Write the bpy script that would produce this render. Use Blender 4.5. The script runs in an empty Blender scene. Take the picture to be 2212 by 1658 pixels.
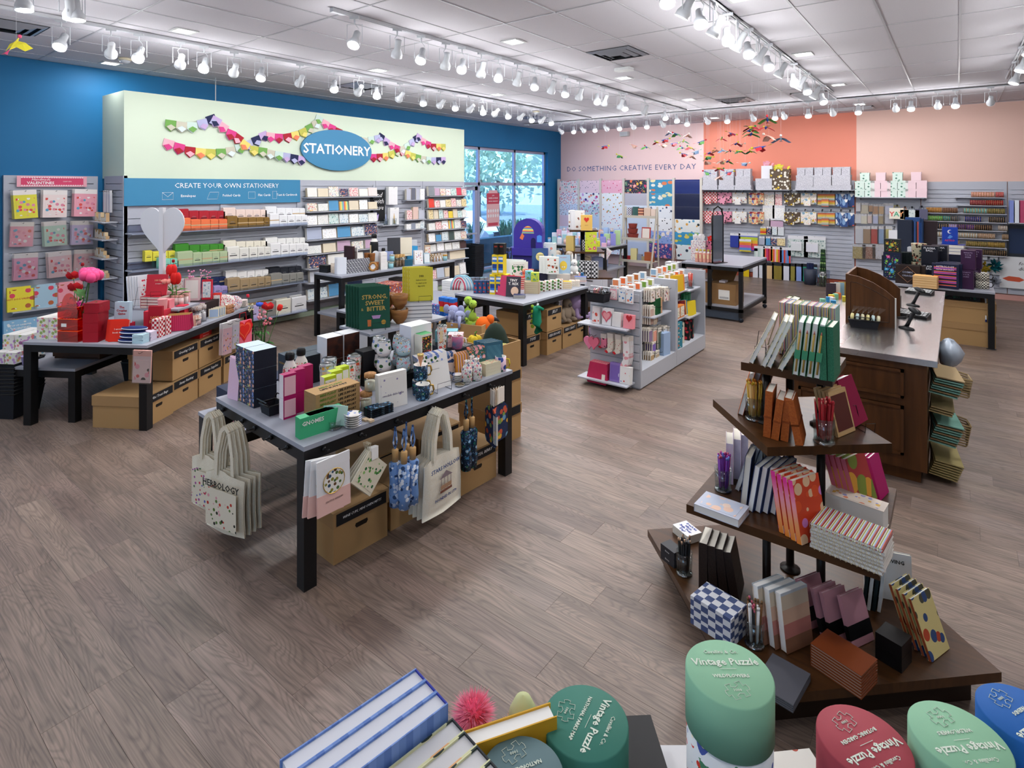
import bpy,math,random
from mathutils import Vector,Matrix,Euler
R=random.Random(7)
PI=math.pi
SC=bpy.context.scene
COL=SC.collection
# ---------------------------------------------------------------- camera
F,H0,CX,CH=1242.0,404.0,1106.0,2.18
NN=math.hypot(.791,.612);CC,SS=.791/NN,.612/NN
cam=bpy.data.cameras.new('camera');co=bpy.data.objects.new('camera',cam);COL.objects.link(co)
co.location=(0,0,CH);co.rotation_euler=(PI/2,0,math.atan2(SS,CC))
cam.sensor_width=36;cam.lens=F/2212*36
cam.shift_y=-(829-H0)/2212;cam.clip_start=.05;cam.clip_end=200
SC.camera=co
# ---------------------------------------------------------------- world, exposure
SC.view_settings.view_transform='Standard';SC.view_settings.look='None'
SC.view_settings.gamma=1;SC.view_settings.use_curve_mapping=False
SC.view_settings.exposure=EXPO=-1.05
wd=bpy.data.worlds.new('sky');SC.world=wd;wd.use_nodes=True
bg=wd.node_tree.nodes['Background'];bg.inputs[0].default_value=(.4,.68,1,1);bg.inputs[1].default_value=6
sl=bpy.data.lights.new('sun','SUN');sl.energy=22;sl.angle=.02;sl.color=(.85,.95,1);so=bpy.data.objects.new('sun',sl);COL.objects.link(so);so.rotation_euler=(.25,.72,0)
SPOT_W,FILL_W,CAN_W,WALL_W=42,8,26,22
SC.cycles.use_adaptive_sampling=True;SC.cycles.adaptive_threshold=.1;SC.cycles.adaptive_min_samples=16
SC.cycles.max_bounces=6;SC.cycles.diffuse_bounces=3;SC.cycles.glossy_bounces=3;SC.cycles.transparent_max_bounces=8
SC.cycles.transmission_bounces=6;SC.cycles.caustics_reflective=False;SC.cycles.caustics_refractive=False
SC.cycles.use_denoising=True;SC.cycles.sample_clamp_indirect=4
def W(px,py,z=0):
 d=F*(CH-z)/(py-H0);r=(px-CX)/F*d
 return(CC*r-SS*d,SS*r+CC*d)
def WX(px,py,X):
 k=(px-CX)/F;d=X/(CC*k-SS)
 return(SS*k*d+CC*d,CH-(py-H0)*d/F)
def WY(px,py,Y):
 k=(px-CX)/F;d=Y/(SS*k+CC)
 return(CC*k*d-SS*d,CH-(py-H0)*d/F)
def DEP(x,y):return-SS*x+CC*y
# ---------------------------------------------------------------- materials
def lin(h):
 h=h.lstrip('#')
 c=[int(h[i:i+2],16)/255 for i in(0,2,4)]
 return tuple(x/12.92 if x<=.04045 else((x+.055)/1.055)**2.4 for x in c)+(1,)
MC={}
def newmat(name):
 m=bpy.data.materials.new(name);m.use_nodes=True
 nt=m.node_tree;b=nt.nodes['Principled BSDF']
 b.inputs['Specular IOR Level'].default_value=.3
 return m,nt,b
def N(nt,t,**k):
 n=nt.nodes.new(t)
 for a,v in k.items():
  if a.startswith('i_'):n.inputs[int(a[2:])].default_value=v
  else:setattr(n,a,v)
 return n
def C(h,rough=.55,metal=0,spec=None):
 k=('c',h,rough,metal,spec)
 if k not in MC:
  m,nt,b=newmat('paint_'+h.strip('#'));b.inputs['Base Color'].default_value=lin(h)
  b.inputs['Roughness'].default_value=rough;b.inputs['Metallic'].default_value=metal
  if spec is not None:b.inputs['Specular IOR Level'].default_value=spec
  MC[k]=m
 return MC[k]
def ramp(nt,cols,interp='CONSTANT'):
 r=N(nt,'ShaderNodeValToRGB');e=r.color_ramp.elements;r.color_ramp.interpolation=interp
 n=len(cols)
 while len(e)<n:e.new(.5)
 for i,c in enumerate(cols):
  e[i].position=i/n if interp=='CONSTANT' else i/max(1,n-1);e[i].color=lin(c)
 return r
def coords(nt,rot=None,scale=None):
 t=N(nt,'ShaderNodeTexCoord');mp=N(nt,'ShaderNodeMapping');nt.links.new(t.outputs['Object'],mp.inputs[0])
 if rot:mp.inputs['Rotation'].default_value=rot
 if scale:mp.inputs['Scale'].default_value=scale
 return mp.outputs[0]
def blobs(base,cols,scale=40,thr=.35,rough=.5,sc3=None):
 """printed paper: scattered blots of several colours on a ground"""
 k=('b',base,tuple(cols),scale,thr,rough,sc3)
 if k in MC:return MC[k]
 m,nt,b=newmat('print_blots');L=nt.links.new
 v=N(nt,'ShaderNodeTexVoronoi');v.inputs['Scale'].default_value=scale;L(coords(nt,(.3,.2,.4),sc3),v.inputs['Vector'])
 lt=N(nt,'ShaderNodeMath',operation='LESS_THAN');L(v.outputs['Distance'],lt.inputs[0]);lt.inputs[1].default_value=thr
 sp=N(nt,'ShaderNodeSeparateColor');L(v.outputs['Color'],sp.inputs[0])
 r=ramp(nt,cols);L(sp.outputs[0],r.inputs[0])
 mx=N(nt,'ShaderNodeMix',data_type='RGBA');L(lt.outputs[0],mx.inputs[0]);mx.inputs[6].default_value=lin(base);L(r.outputs[0],mx.inputs[7])
 L(mx.outputs[2],b.inputs['Base Color']);b.inputs['Roughness'].default_value=rough
 MC[k]=m;return m
def floral(base,cols,scale=20,rough=.5):
 """printed flowers: petals round a pale eye, with small leaves between"""
 k=('f',base,tuple(cols),scale,rough)
 if k in MC:return MC[k]
 m,nt,b=newmat('print_flowers');L=nt.links.new;co_=coords(nt,(.3,.2,.4))
 ns=N(nt,'ShaderNodeTexNoise');ns.inputs['Scale'].default_value=scale*4;L(co_,ns.inputs['Vector'])
 v=N(nt,'ShaderNodeTexVoronoi');v.inputs['Scale'].default_value=scale;v.inputs['Randomness'].default_value=.8;L(co_,v.inputs['Vector'])
 ad=N(nt,'ShaderNodeMath',operation='MULTIPLY_ADD');L(ns.outputs[0],ad.inputs[0]);ad.inputs[1].default_value=.5;L(v.outputs['Distance'],ad.inputs[2])
 sp=N(nt,'ShaderNodeSeparateColor');L(v.outputs['Color'],sp.inputs[0]);r=ramp(nt,cols);L(sp.outputs[0],r.inputs[0])
 v2=N(nt,'ShaderNodeTexVoronoi');v2.inputs['Scale'].default_value=scale*2.7;L(co_,v2.inputs['Vector'])
 l2=N(nt,'ShaderNodeMath',operation='LESS_THAN',i_1=.3);L(v2.outputs['Distance'],l2.inputs[0])
 s2=N(nt,'ShaderNodeSeparateColor');L(v2.outputs['Color'],s2.inputs[0]);r2=ramp(nt,cols[::-1]);L(s2.outputs[1],r2.inputs[0])
 m0=N(nt,'ShaderNodeMix',data_type='RGBA');L(l2.outputs[0],m0.inputs[0]);m0.inputs[6].default_value=lin(base);L(r2.outputs[0],m0.inputs[7])
 l1=N(nt,'ShaderNodeMath',operation='LESS_THAN',i_1=.62);L(ad.outputs[0],l1.inputs[0])
 m1=N(nt,'ShaderNodeMix',data_type='RGBA');L(l1.outputs[0],m1.inputs[0]);L(m0.outputs[2],m1.inputs[6]);L(r.outputs[0],m1.inputs[7])
 l3=N(nt,'ShaderNodeMath',operation='LESS_THAN',i_1=.12);L(v.outputs['Distance'],l3.inputs[0])
 m2=N(nt,'ShaderNodeMix',data_type='RGBA');L(l3.outputs[0],m2.inputs[0]);L(m1.outputs[2],m2.inputs[6]);m2.inputs[7].default_value=lin('#f3e3c0')
 L(m2.outputs[2],b.inputs['Base Color']);b.inputs['Roughness'].default_value=rough
 MC[k]=m;return m
def stripes(cols,scale=10,axis=0,rough=.5,smooth=False,rot=None,off=0):
 k=('s',tuple(cols),scale,axis,rough,smooth,rot,off)
 if k in MC:return MC[k]
 m,nt,b=newmat('print_stripes');L=nt.links.new
 sp=N(nt,'ShaderNodeSeparateXYZ');L(coords(nt,rot),sp.inputs[0])
 mu=N(nt,'ShaderNodeMath',operation='MULTIPLY_ADD',i_1=scale,i_2=off);L(sp.outputs[axis],mu.inputs[0])
 fr=N(nt,'ShaderNodeMath',operation='FRACT');L(mu.outputs[0],fr.inputs[0])
 r=ramp(nt,cols,'LINEAR' if smooth else 'CONSTANT');L(fr.outputs[0]if not smooth else mu.outputs[0],r.inputs[0])
 L(r.outputs[0],b.inputs['Base Color']);b.inputs['Roughness'].default_value=rough
 MC[k]=m;return m
def checks(c1,c2,scale=30,rot=None,rough=.5):
 k=('k',c1,c2,scale,rot,rough)
 if k in MC:return MC[k]
 m,nt,b=newmat('print_checks');L=nt.links.new
 c=N(nt,'ShaderNodeTexChecker');c.inputs['Scale'].default_value=scale;c.inputs[1].default_value=lin(c1);c.inputs[2].default_value=lin(c2)
 t=coords(nt,rot);ad=N(nt,'ShaderNodeVectorMath',operation='ADD');L(t,ad.inputs[0]);ad.inputs[1].default_value=(.0113,.0071,.0093)
 L(ad.outputs[0],c.inputs[0]);L(c.outputs[0],b.inputs['Base Color']);b.inputs['Roughness'].default_value=rough
 MC[k]=m;return m
def grain(c1,c2,scale=(1,14,14),rough=.4,ns=2.2,name='wood',bump=0):
 k=('g',c1,c2,scale,rough,ns)
 if k in MC:return MC[k]
 m,nt,b=newmat(name);L=nt.links.new
 n=N(nt,'ShaderNodeTexNoise');n.inputs['Scale'].default_value=ns;n.inputs['Detail'].default_value=5;n.inputs['Distortion'].default_value=.6
 L(coords(nt,None,scale),n.inputs['Vector']);r=ramp(nt,[c1,c1,c2,c2],'LINEAR');L(n.outputs[0],r.inputs[0]);L(r.outputs[0],b.inputs['Base Color'])
 b.inputs['Roughness'].default_value=rough
 if bump:
  bp=N(nt,'ShaderNodeBump');bp.inputs['Strength'].default_value=bump;bp.inputs['Distance'].default_value=.002
  L(n.outputs[0],bp.inputs['Height']);L(bp.outputs[0],b.inputs['Normal'])
 MC[k]=m;return m
def clear(tint='#ffffff',gloss=.12,rough=.03,name='clear'):
 """thin clear glass or film"""
 k=('t',tint,gloss,rough)
 if k in MC:return MC[k]
 m,nt,b=newmat(name);L=nt.links.new;nt.nodes.remove(b)
 o=nt.nodes['Material Output'];t=N(nt,'ShaderNodeBsdfTransparent');t.inputs[0].default_value=lin(tint)
 g=N(nt,'ShaderNodeBsdfGlossy');g.inputs['Roughness'].default_value=rough
 mx=N(nt,'ShaderNodeMixShader');mx.inputs[0].default_value=gloss;L(t.outputs[0],mx.inputs[1]);L(g.outputs[0],mx.inputs[2]);L(mx.outputs[0],o.inputs[0])
 MC[k]=m;return m
def emit(col,s):
 k=('e',col,s)
 if k in MC:return MC[k]
 m,nt,b=newmat('lit');b.inputs['Emission Color'].default_value=lin(col);b.inputs['Emission Strength'].default_value=s
 b.inputs['Base Color'].default_value=lin('#ffffff')
 MC[k]=m;return m
 # ---------------------------------------------------------------- mesh builder
class B:
 def __init__(s):s.v=[];s.f=[];s.m=[];s.s=[]
 def add(s,vs,fs,mi=0,sm=False):
  o=len(s.v);s.v+=[tuple(v)for v in vs]
  for i,f in enumerate(fs):
   s.f.append([o+j for j in f]);s.m.append(mi[i]if isinstance(mi,(list,tuple))else mi);s.s.append(sm)
  return s
 def box(s,x0,y0,z0,x1,y1,z1,mi=0,M=None):
  """mi: int or (front -y, back, left -x, right, top, bottom)"""
  vs=[Vector((x,y,z))for z in(z0,z1)for y in(y0,y1)for x in(x0,x1)]
  if M:vs=[M@v for v in vs]
  return s.add(vs,[(0,1,5,4),(3,2,6,7),(2,0,4,6),(1,3,7,5),(4,5,7,6),(2,3,1,0)],mi)
 def cbox(s,cx,cy,z0,w,d,h,mi=0,M=None):return s.box(cx-w/2,cy-d/2,z0,cx+w/2,cy+d/2,z0+h,mi,M)
 def prism(s,pts,z0,z1,mi=0,M=None,side=None):
  n=len(pts);vs=[Vector((x,y,z0))for x,y in pts]+[Vector((x,y,z1))for x,y in pts]
  if M:vs=[M@v for v in vs]
  fs=[list(range(n))[::-1],list(range(n,2*n))]+[(i,(i+1)%n,n+(i+1)%n,n+i)for i in range(n)]
  sd=mi if side is None else side
  return s.add(vs,fs,[mi,mi]+[sd]*n)
 def face(s,pts,t,mi=0,M=None,side=None):
  """flat shape drawn in x,z and given thickness t towards -y"""
  Q=Matrix(((1,0,0,0),(0,0,-1,0),(0,1,0,0),(0,0,0,1)))
  return s.prism(pts,0,t,mi,(M@Q)if M else Q,side)
 def lathe(s,prof,n=14,mi=0,M=None,sm=True):
  vs=[];fs=[];ms=[]
  for r,z in prof:
   for i in range(n):
    a=2*PI*i/n;vs.append(Vector((r*math.cos(a),r*math.sin(a),z)))
  for j in range(len(prof)-1):
   for i in range(n):
    k=(i+1)%n;fs.append((j*n+i,j*n+k,(j+1)*n+k,(j+1)*n+i));ms.append(mi[j]if isinstance(mi,(list,tuple))else mi)
  if prof[0][0]>1e-5:fs.append(list(range(n))[::-1]);ms.append(ms[0])
  if prof[-1][0]>1e-5:fs.append(list(range((len(prof)-1)*n,len(prof)*n)));ms.append(ms[-2 if len(ms)>1 else 0])
  if M:vs=[M@v for v in vs]
  return s.add(vs,fs,ms,sm)
 def tube(s,pts,r,n=6,mi=0,closed=False):
  pts=[Vector(p)for p in pts];m=len(pts);vs=[]
  for i,p in enumerate(pts):
   a=pts[i-1]if(i or closed)else p;b=pts[(i+1)%m]if(i<m-1 or closed)else p
   t=(b-a).normalized();u=t.cross(Vector((0,0,1)))
   if u.length<.05:u=t.cross(Vector((1,0,0)))
   u.normalize();w=t.cross(u);rr=r[i]if isinstance(r,(list,tuple))else r
   vs+=[p+rr*(math.cos(2*PI*k/n)*u+math.sin(2*PI*k/n)*w)for k in range(n)]
  fs=[]
  for i in range(m if closed else m-1):
   for k in range(n):
    a,b_=i*n,((i+1)%m)*n;fs.append((a+k,a+(k+1)%n,b_+(k+1)%n,b_+k))
  if not closed:fs+=[list(range(n))[::-1],list(range((m-1)*n,m*n))]
  return s.add(vs,fs,mi,n>5)
 def ball(s,c,r,mi=0,n=10,m=7,M=None):
  r=r if isinstance(r,(tuple,list))else(r,r,r);vs=[];fs=[]
  for j in range(m+1):
   t=PI*j/m
   for i in range(n):
    a=2*PI*i/n;v=Vector((math.sin(t)*math.cos(a)*r[0],math.sin(t)*math.sin(a)*r[1],-math.cos(t)*r[2]))
    if M:v=M@v
    vs.append(v+Vector(c))
  for j in range(m):
   for i in range(n):
    k=(i+1)%n;fs.append((j*n+i,j*n+k,(j+1)*n+k,(j+1)*n+i))
  return s.add(vs,fs,mi,True)
 def mesh(s,name,mats):
  me=bpy.data.meshes.new(name);me.from_pydata(s.v,[],s.f)
  for m in(mats if isinstance(mats,(list,tuple))else[mats]):me.materials.append(m)
  me.polygons.foreach_set('material_index',s.m);me.polygons.foreach_set('use_smooth',s.s)
  me.validate();return me
def mx(loc=(0,0,0),rot=(0,0,0)):return Matrix.Translation(loc)@Euler(rot).to_matrix().to_4x4()
def link(name,data,parent=None,loc=(0,0,0),rot=0):
 o=bpy.data.objects.new(name,data);COL.objects.link(o)
 o.location=loc;o.rotation_euler=rot if isinstance(rot,(tuple,list))else(0,0,rot)
 if parent:o.parent=parent
 return o
def tag(o,label=None,cat=None,group=None,kind=None):
 if label:o['label']=label
 if cat:o['category']=cat
 if group:o['group']=group
 if kind:o['kind']=kind
 return o
def thing(name,label,cat,loc=(0,0,0),rot=0,group=None):return tag(link(name,None,None,loc,rot),label,cat,group)
def part(name,b,mats,parent,label=None,loc=(0,0,0),rot=0,kind=None):
 return tag(link(name,b.mesh(name,mats),parent,loc,rot),label,None,None,kind)
def solo(name,b,mats,label,cat,loc=(0,0,0),rot=0,group=None,kind=None):
 return tag(link(name,b.mesh(name,mats),None,loc,rot),label,cat,group,kind)
def struct(name,b,mats,parent=None,loc=(0,0,0),rot=0):
 o=link(name,b.mesh(name,mats),parent,loc,rot)
 if not parent:o['kind']='structure'
 return o
def dup(src,loc,rot=0,label=None,group=None,scale=None,parent=None):
 r=src.copy();COL.objects.link(r)
 if parent:r.parent=parent
 else:
  r.location=loc;r.rotation_euler=rot if isinstance(rot,(tuple,list))else(0,0,rot)
  if scale:r.scale=scale if isinstance(scale,(tuple,list))else(scale,)*3
  if label:r['label']=label
  if group:r['group']=group
 for c in list(src.children):
  if c.name.startswith('tmp'):continue
  dup(c,None,parent=r)
 return r
PROTO={}
def inst(key,build,loc,rot=0,label=None,group=None,scale=None):
 """the first use builds the thing, later uses copy it and its parts"""
 if key not in PROTO:
  r=build();PROTO[key]=r
  r.location=loc;r.rotation_euler=rot if isinstance(rot,(tuple,list))else(0,0,rot)
  if scale:r.scale=scale if isinstance(scale,(tuple,list))else(scale,)*3
  if label:r['label']=label
  if group:r['group']=group
  return r
 o=PROTO[key];keep=tuple(o.scale)
 r=dup(o,loc,rot,label,group,scale or(1,1,1))
 return r
TC={}
def textmesh(s,size=.05,bold=False,align='CENTER',ext=.0004,shear=0,res=1,space=1,w=1):
 k=(s,size,bold,align,ext,shear,space,w)
 if k in TC:return TC[k]
 c=bpy.data.curves.new('lettering','FONT');c.body=s;c.size=size;c.align_x=align;c.align_y='CENTER'
 c.resolution_u=res;c.extrude=ext;c.shear=shear;c.space_character=space
 if bold:c.offset=size*.018
 o=bpy.data.objects.new('lettering',c);COL.objects.link(o)
 dg=bpy.context.evaluated_depsgraph_get();me=bpy.data.meshes.new_from_object(o.evaluated_get(dg))
 bpy.data.objects.remove(o);me.name='lettering'
 if w!=1:
  for v in me.vertices:v.co.x*=w
 TC[k]=me;return me
def text(s,size,mat,parent,loc,rot=(PI/2,0,0),**k):
 me=textmesh(s,size,**k).copy();me.materials.clear();me.materials.append(mat)
 return link('lettering',me,parent,loc,rot)
ORD='first second third fourth fifth sixth seventh eighth ninth tenth eleventh twelfth thirteenth fourteenth fifteenth sixteenth seventeenth eighteenth nineteenth twentieth'.split()
def nth(i):return ORD[i]if i<20 else('twenty-'+ORD[i-20]if i<29 else 'thirtieth' if i==29 else 'thirty-'+ORD[i-30]if i<39 else 'fortieth' if i==39 else 'forty-'+ORD[i-40])
# === the room
WHITE=C('#e9ecec',.5);BLACK=C('#101012',.45);METB=C('#141416',.4);GREY=C('#b9bcc6',.45);CLR=clear()
LX,BY,RX,FY,CZ=-9.5,14.7,7.5,-4.5,3.84
b=B().box(LX-3,FY-1,-.06,RX+1,BY+.3,-.006);fl=struct('floor',b,C('#2e2825',.8))
def plankmat():
 m,nt,bs=newmat('vinyl_plank');L=nt.links.new
 t=N(nt,'ShaderNodeTexCoord');oi=N(nt,'ShaderNodeObjectInfo');g=N(nt,'ShaderNodeNewGeometry')
 rs=N(nt,'ShaderNodeMath',operation='ADD');L(oi.outputs['Random'],rs.inputs[0]);L(g.outputs['Random Per Island'],rs.inputs[1])
 rf=N(nt,'ShaderNodeMath',operation='FRACT');L(rs.outputs[0],rf.inputs[0])
 mu=N(nt,'ShaderNodeMath',operation='MULTIPLY',i_1=57.);L(rf.outputs[0],mu.inputs[0])
 cb=N(nt,'ShaderNodeCombineXYZ');L(mu.outputs[0],cb.inputs[0]);L(mu.outputs[0],cb.inputs[2])
 gp=N(nt,'ShaderNodeVectorMath',operation='ADD');L(g.outputs['Position'],gp.inputs[0]);L(cb.outputs[0],gp.inputs[1])
 sc=N(nt,'ShaderNodeVectorMath',operation='MULTIPLY');L(gp.outputs[0],sc.inputs[0]);sc.inputs[1].default_value=(.85,5.5,1)
 # cathedral grain: contours of a stretched noise field
 n1=N(nt,'ShaderNodeTexNoise');n1.inputs['Scale'].default_value=1.15;n1.inputs['Detail'].default_value=1.5;n1.inputs['Distortion'].default_value=.35;L(sc.outputs[0],n1.inputs['Vector'])
 k1=N(nt,'ShaderNodeMath',operation='MULTIPLY',i_1=27.);L(n1.outputs[0],k1.inputs[0])
 pp=N(nt,'ShaderNodeMath',operation='PINGPONG',i_1=.5);L(k1.outputs[0],pp.inputs[0])
 # fine pores
 s2=N(nt,'ShaderNodeVectorMath',operation='MULTIPLY');L(gp.outputs[0],s2.inputs[0]);s2.inputs[1].default_value=(3,130,1)
 n2=N(nt,'ShaderNodeTexNoise');n2.inputs['Scale'].default_value=1;n2.inputs['Detail'].default_value=3;L(s2.outputs[0],n2.inputs['Vector'])
 s3=N(nt,'ShaderNodeVectorMath',operation='MULTIPLY');L(gp.outputs[0],s3.inputs[0]);s3.inputs[1].default_value=(1.7,6,1)
 n3=N(nt,'ShaderNodeTexNoise');n3.inputs['Scale'].default_value=1;n3.inputs['Detail'].default_value=4;L(s3.outputs[0],n3.inputs['Vector'])
 base=ramp(nt,['#77655a','#7c6a5f','#857367','#79675c','#84736a','#725f56'],'LINEAR');L(rf.outputs[0],base.inputs[0])
 a1=N(nt,'ShaderNodeMapRange');L(pp.outputs[0],a1.inputs[0]);a1.inputs[1].default_value=0;a1.inputs[2].default_value=.3;a1.inputs[3].default_value=.72;a1.inputs[4].default_value=1.03
 a2=N(nt,'ShaderNodeMapRange');L(n2.outputs[0],a2.inputs[0]);a2.inputs[1].default_value=.3;a2.inputs[2].default_value=.6;a2.inputs[3].default_value=.66;a2.inputs[4].default_value=1.08
 a3=N(nt,'ShaderNodeMapRange');L(n3.outputs[0],a3.inputs[0]);a3.inputs[1].default_value=.3;a3.inputs[2].default_value=.62;a3.inputs[3].default_value=.68;a3.inputs[4].default_value=1.12
 p1=N(nt,'ShaderNodeMath',operation='MULTIPLY');L(a1.outputs[0],p1.inputs[0]);L(a2.outputs[0],p1.inputs[1])
 p2=N(nt,'ShaderNodeMath',operation='MULTIPLY');L(p1.outputs[0],p2.inputs[0]);L(a3.outputs[0],p2.inputs[1])
 vm=N(nt,'ShaderNodeVectorMath',operation='SCALE');L(base.outputs[0],vm.inputs[0]);L(p2.outputs[0],vm.inputs['Scale'])
 L(vm.outputs[0],bs.inputs['Base Color']);bs.inputs['Roughness'].default_value=.42;bs.inputs['Specular IOR Level'].default_value=.45
 rr=N(nt,'ShaderNodeMapRange');L(n2.outputs[0],rr.inputs[0]);rr.inputs[3].default_value=.52;rr.inputs[4].default_value=.36;L(rr.outputs[0],bs.inputs['Roughness'])
 bp=N(nt,'ShaderNodeBump');bp.inputs['Strength'].default_value=.25;bp.inputs['Distance'].default_value=.001;L(p1.outputs[0],bp.inputs['Height']);L(bp.outputs[0],bs.inputs['Normal'])
 return m
PM=plankmat();PW,PL=.178,1.22
pieces=[]
for j in range(int((BY-FY)/PW)+1):
 y=FY+j*PW;off=R.random()*PL
 for i in range(int((RX-LX)/PL)+2):
  x=LX-off+i*PL;x0,x1=max(x,LX),min(x+PL,RX)
  if x1-x0<.05:continue
  xm,ym=(x0+x1)/2,y+PW/2;d=DEP(xm,ym);r=CC*xm+SS*ym
  seen=d>.8 and abs(r/d)<.95 and F*CH/d<1700
  pieces.append((seen,d,x0,x1,y,min(y+PW,BY)))
near=sorted([p for p in pieces if p[0]],key=lambda p:p[1])[:298];ns_=set(near);pmesh={}
for p in near:
 k=round(p[3]-p[2],3)
 if k not in pmesh:
  w=k/2-.0003;h=PW/2-.0003;bb=B();e=.0006
  bb.add([(-w,-h,-.005),(w,-h,-.005),(w,h,-.005),(-w,h,-.005),(-w,-h,-e),(w,-h,-e),(w,h,-e),(-w,h,-e),(-w+e,-h+e,0),(w-e,-h+e,0),(w-e,h-e,0),(-w+e,h-e,0)],[(8,9,10,11),(4,5,9,8),(5,6,10,9),(6,7,11,10),(7,4,8,11),(0,1,5,4),(1,2,6,5),(2,3,7,6),(3,0,4,7)])
  pmesh[k]=bb.mesh('plank',PM)
 link('plank',pmesh[k],fl,((p[2]+p[3])/2,(p[4]+p[5])/2,0))
bb=B()
for p in pieces:
 if p not in ns_:bb.box(p[2]+.0006,p[4]+.0006,-.005,p[3]-.0006,p[5]-.0006,0)
tag(struct('more_planks',bb,PM,fl),kind='stuff')
# ---- ceiling: lay-in tiles 0.61 x 1.22 in a white grid
cl=struct('ceiling',B().box(LX-.2,FY,CZ+.02,RX,BY+.2,CZ+.08),C('#cfcfd2',.8))
tm_,nt,bs=newmat('ceiling_tile');n=N(nt,'ShaderNodeTexNoise');n.inputs['Scale'].default_value=90;nt.links.new(coords(nt),n.inputs['Vector'])
r=ramp(nt,['#dbd8e0','#e4e2e8'],'LINEAR');nt.links.new(n.outputs[0],r.inputs[0]);nt.links.new(r.outputs[0],bs.inputs['Base Color']);bs.inputs['Roughness'].default_value=.9
TW,TL=.61,1.22;TX0,TY0=-1.5-.305-20*TW,2.705-.61-6*TL+.05
tiles=[]
for i in range(36):
 for j in range(20):
  x,y=TX0+i*TW,TY0+j*TL;x0,x1,y0,y1=max(x,LX),min(x+TW,RX),max(y,FY),min(y+TL,BY)
  if x1-x0<.05 or y1-y0<.05:continue
  xm,ym=(x0+x1)/2,(y0+y1)/2;d=DEP(xm,ym);rr_=CC*xm+SS*ym
  tiles.append((d>1 and abs(rr_/d)<.98 and F*(CZ-CH)/d<450,d,x0,x1,y0,y1))
nt_=sorted([t for t in tiles if t[0]],key=lambda t:t[1])[:298];st_=set(nt_);tmesh={}
for t in nt_:
 k=(round(t[3]-t[2],3),round(t[5]-t[4],3))
 if k not in tmesh:
  w,h=k[0]/2-.007,k[1]/2-.007
  tmesh[k]=B().box(-w,-h,0,w,h,.014).mesh('tile',tm_)
 link('tile',tmesh[k],cl,((t[2]+t[3])/2,(t[4]+t[5])/2,CZ+.002+R.random()*.003))
bb=B()
for t in tiles:
 if t not in st_:bb.box(t[2]+.007,t[4]+.007,CZ+.003,t[3]-.007,t[5]-.007,CZ+.016)
tag(struct('more_tiles',bb,tm_,cl),kind='stuff')
bb=B();gm=C('#c4c4ca',.4)
for i in range(36):
 x=TX0+i*TW
 if LX<x<RX:bb.box(x-.009,FY,CZ-.002,x+.009,BY,CZ+.004)
for j in range(20):
 y=TY0+j*TL
 if FY<y<BY:bb.box(LX,y-.009,CZ-.001,RX,y+.009,CZ+.004)
part('grid',bb,gm,cl)
# ---- walls
BLUE=C('#17699b',.6);GREEN=C('#d9e7d3',.6);CORAL=C('#de8772',.6);PINK=C('#e6c1b4',.6);PINK2=C('#efd0d0',.6)
b=B();T=.2;wy0,wy1,wz1=9.9,14.0,3.2
nz,ny0,ny1=3.0,-3.9,.9
for x0,y0,z0,y1,z1 in((0,FY,0,ny0,CZ),(0,ny0,nz,ny1,CZ),(0,ny0,0,ny1,.3),(0,ny1,0,wy0,CZ),(0,wy0,wz1,wy1,CZ),(0,wy1,0,BY,CZ)):
 b.box(LX-T,y0,z0,LX,y1,z1)
struct('wall_left',b,BLUE)
b=B().box(LX,BY,0,-5.146,BY+T,CZ,0).box(-5.146,BY,0,-1.754,BY+T,CZ,1).box(-1.754,BY,0,RX,BY+T,CZ,2)
struct('wall_back',b,[PINK2,CORAL,PINK])
struct('wall_right',B().box(RX,FY,0,RX+T,BY,CZ),C('#e6dcd4',.6))
b=B();T=.2
for x0,x1 in((LX,-1.2),(1.2,RX)):b.box(x0,FY-T,0,x1,FY,CZ)
b.box(LX,FY-T,3.1,RX,FY,CZ);struct('wall_front',b,C('#e6dcd4',.6))
b=B()
for x0,x1 in((-1.2,1.2),):
 for x in(x0,(x0+x1)/2,x1-.06):b.box(x,FY-.12,0,x+.06,FY-.06,3.1)
 b.box(x0,FY-.12,0,x1,FY-.06,.1);b.box(x0,FY-.12,2.2,x1,FY-.06,2.26)
struct('window_3',b,C('#8a8f98',.4))
b=B()
for y in(ny0,-1.5,ny1-.06):b.box(LX-.12,y,.3,LX-.06,y+.06,nz)
struct('window_2',b,C('#8a8f98',.4))
# protruding stationery wall
SX,SY0,SY1,SZ=-8.7,2.86,9.5,3.46
sw=struct('wall_left_partition',B().box(LX,SY0+.01,2.3,SX,SY1,SZ,0).box(LX,SY0+.04,.02,SX-.05,SY1-.005,2.3,0),GREEN)
struct('baseboard_left',B().box(SX-.03,SY0+.03,0,SX+.012,SY1+.005,.07),C('#b8c9b4',.5))
bb=B().tube([(-8.9,4.15,SZ),(-8.9,4.15,CZ)],.008)
solo('ceiling_stay',bb,C('#c9ced2',.3),'thin metal rod bracing top of stationery wall to ceiling','rod')
struct('baseboard_back',B().box(-5.2,BY-.05,0,-.9,BY-.001,.1,0).box(-.9,BY-.05,0,3,BY-.001,.1,1),[C('#a5503c',.5),C('#c99890',.5)])
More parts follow.
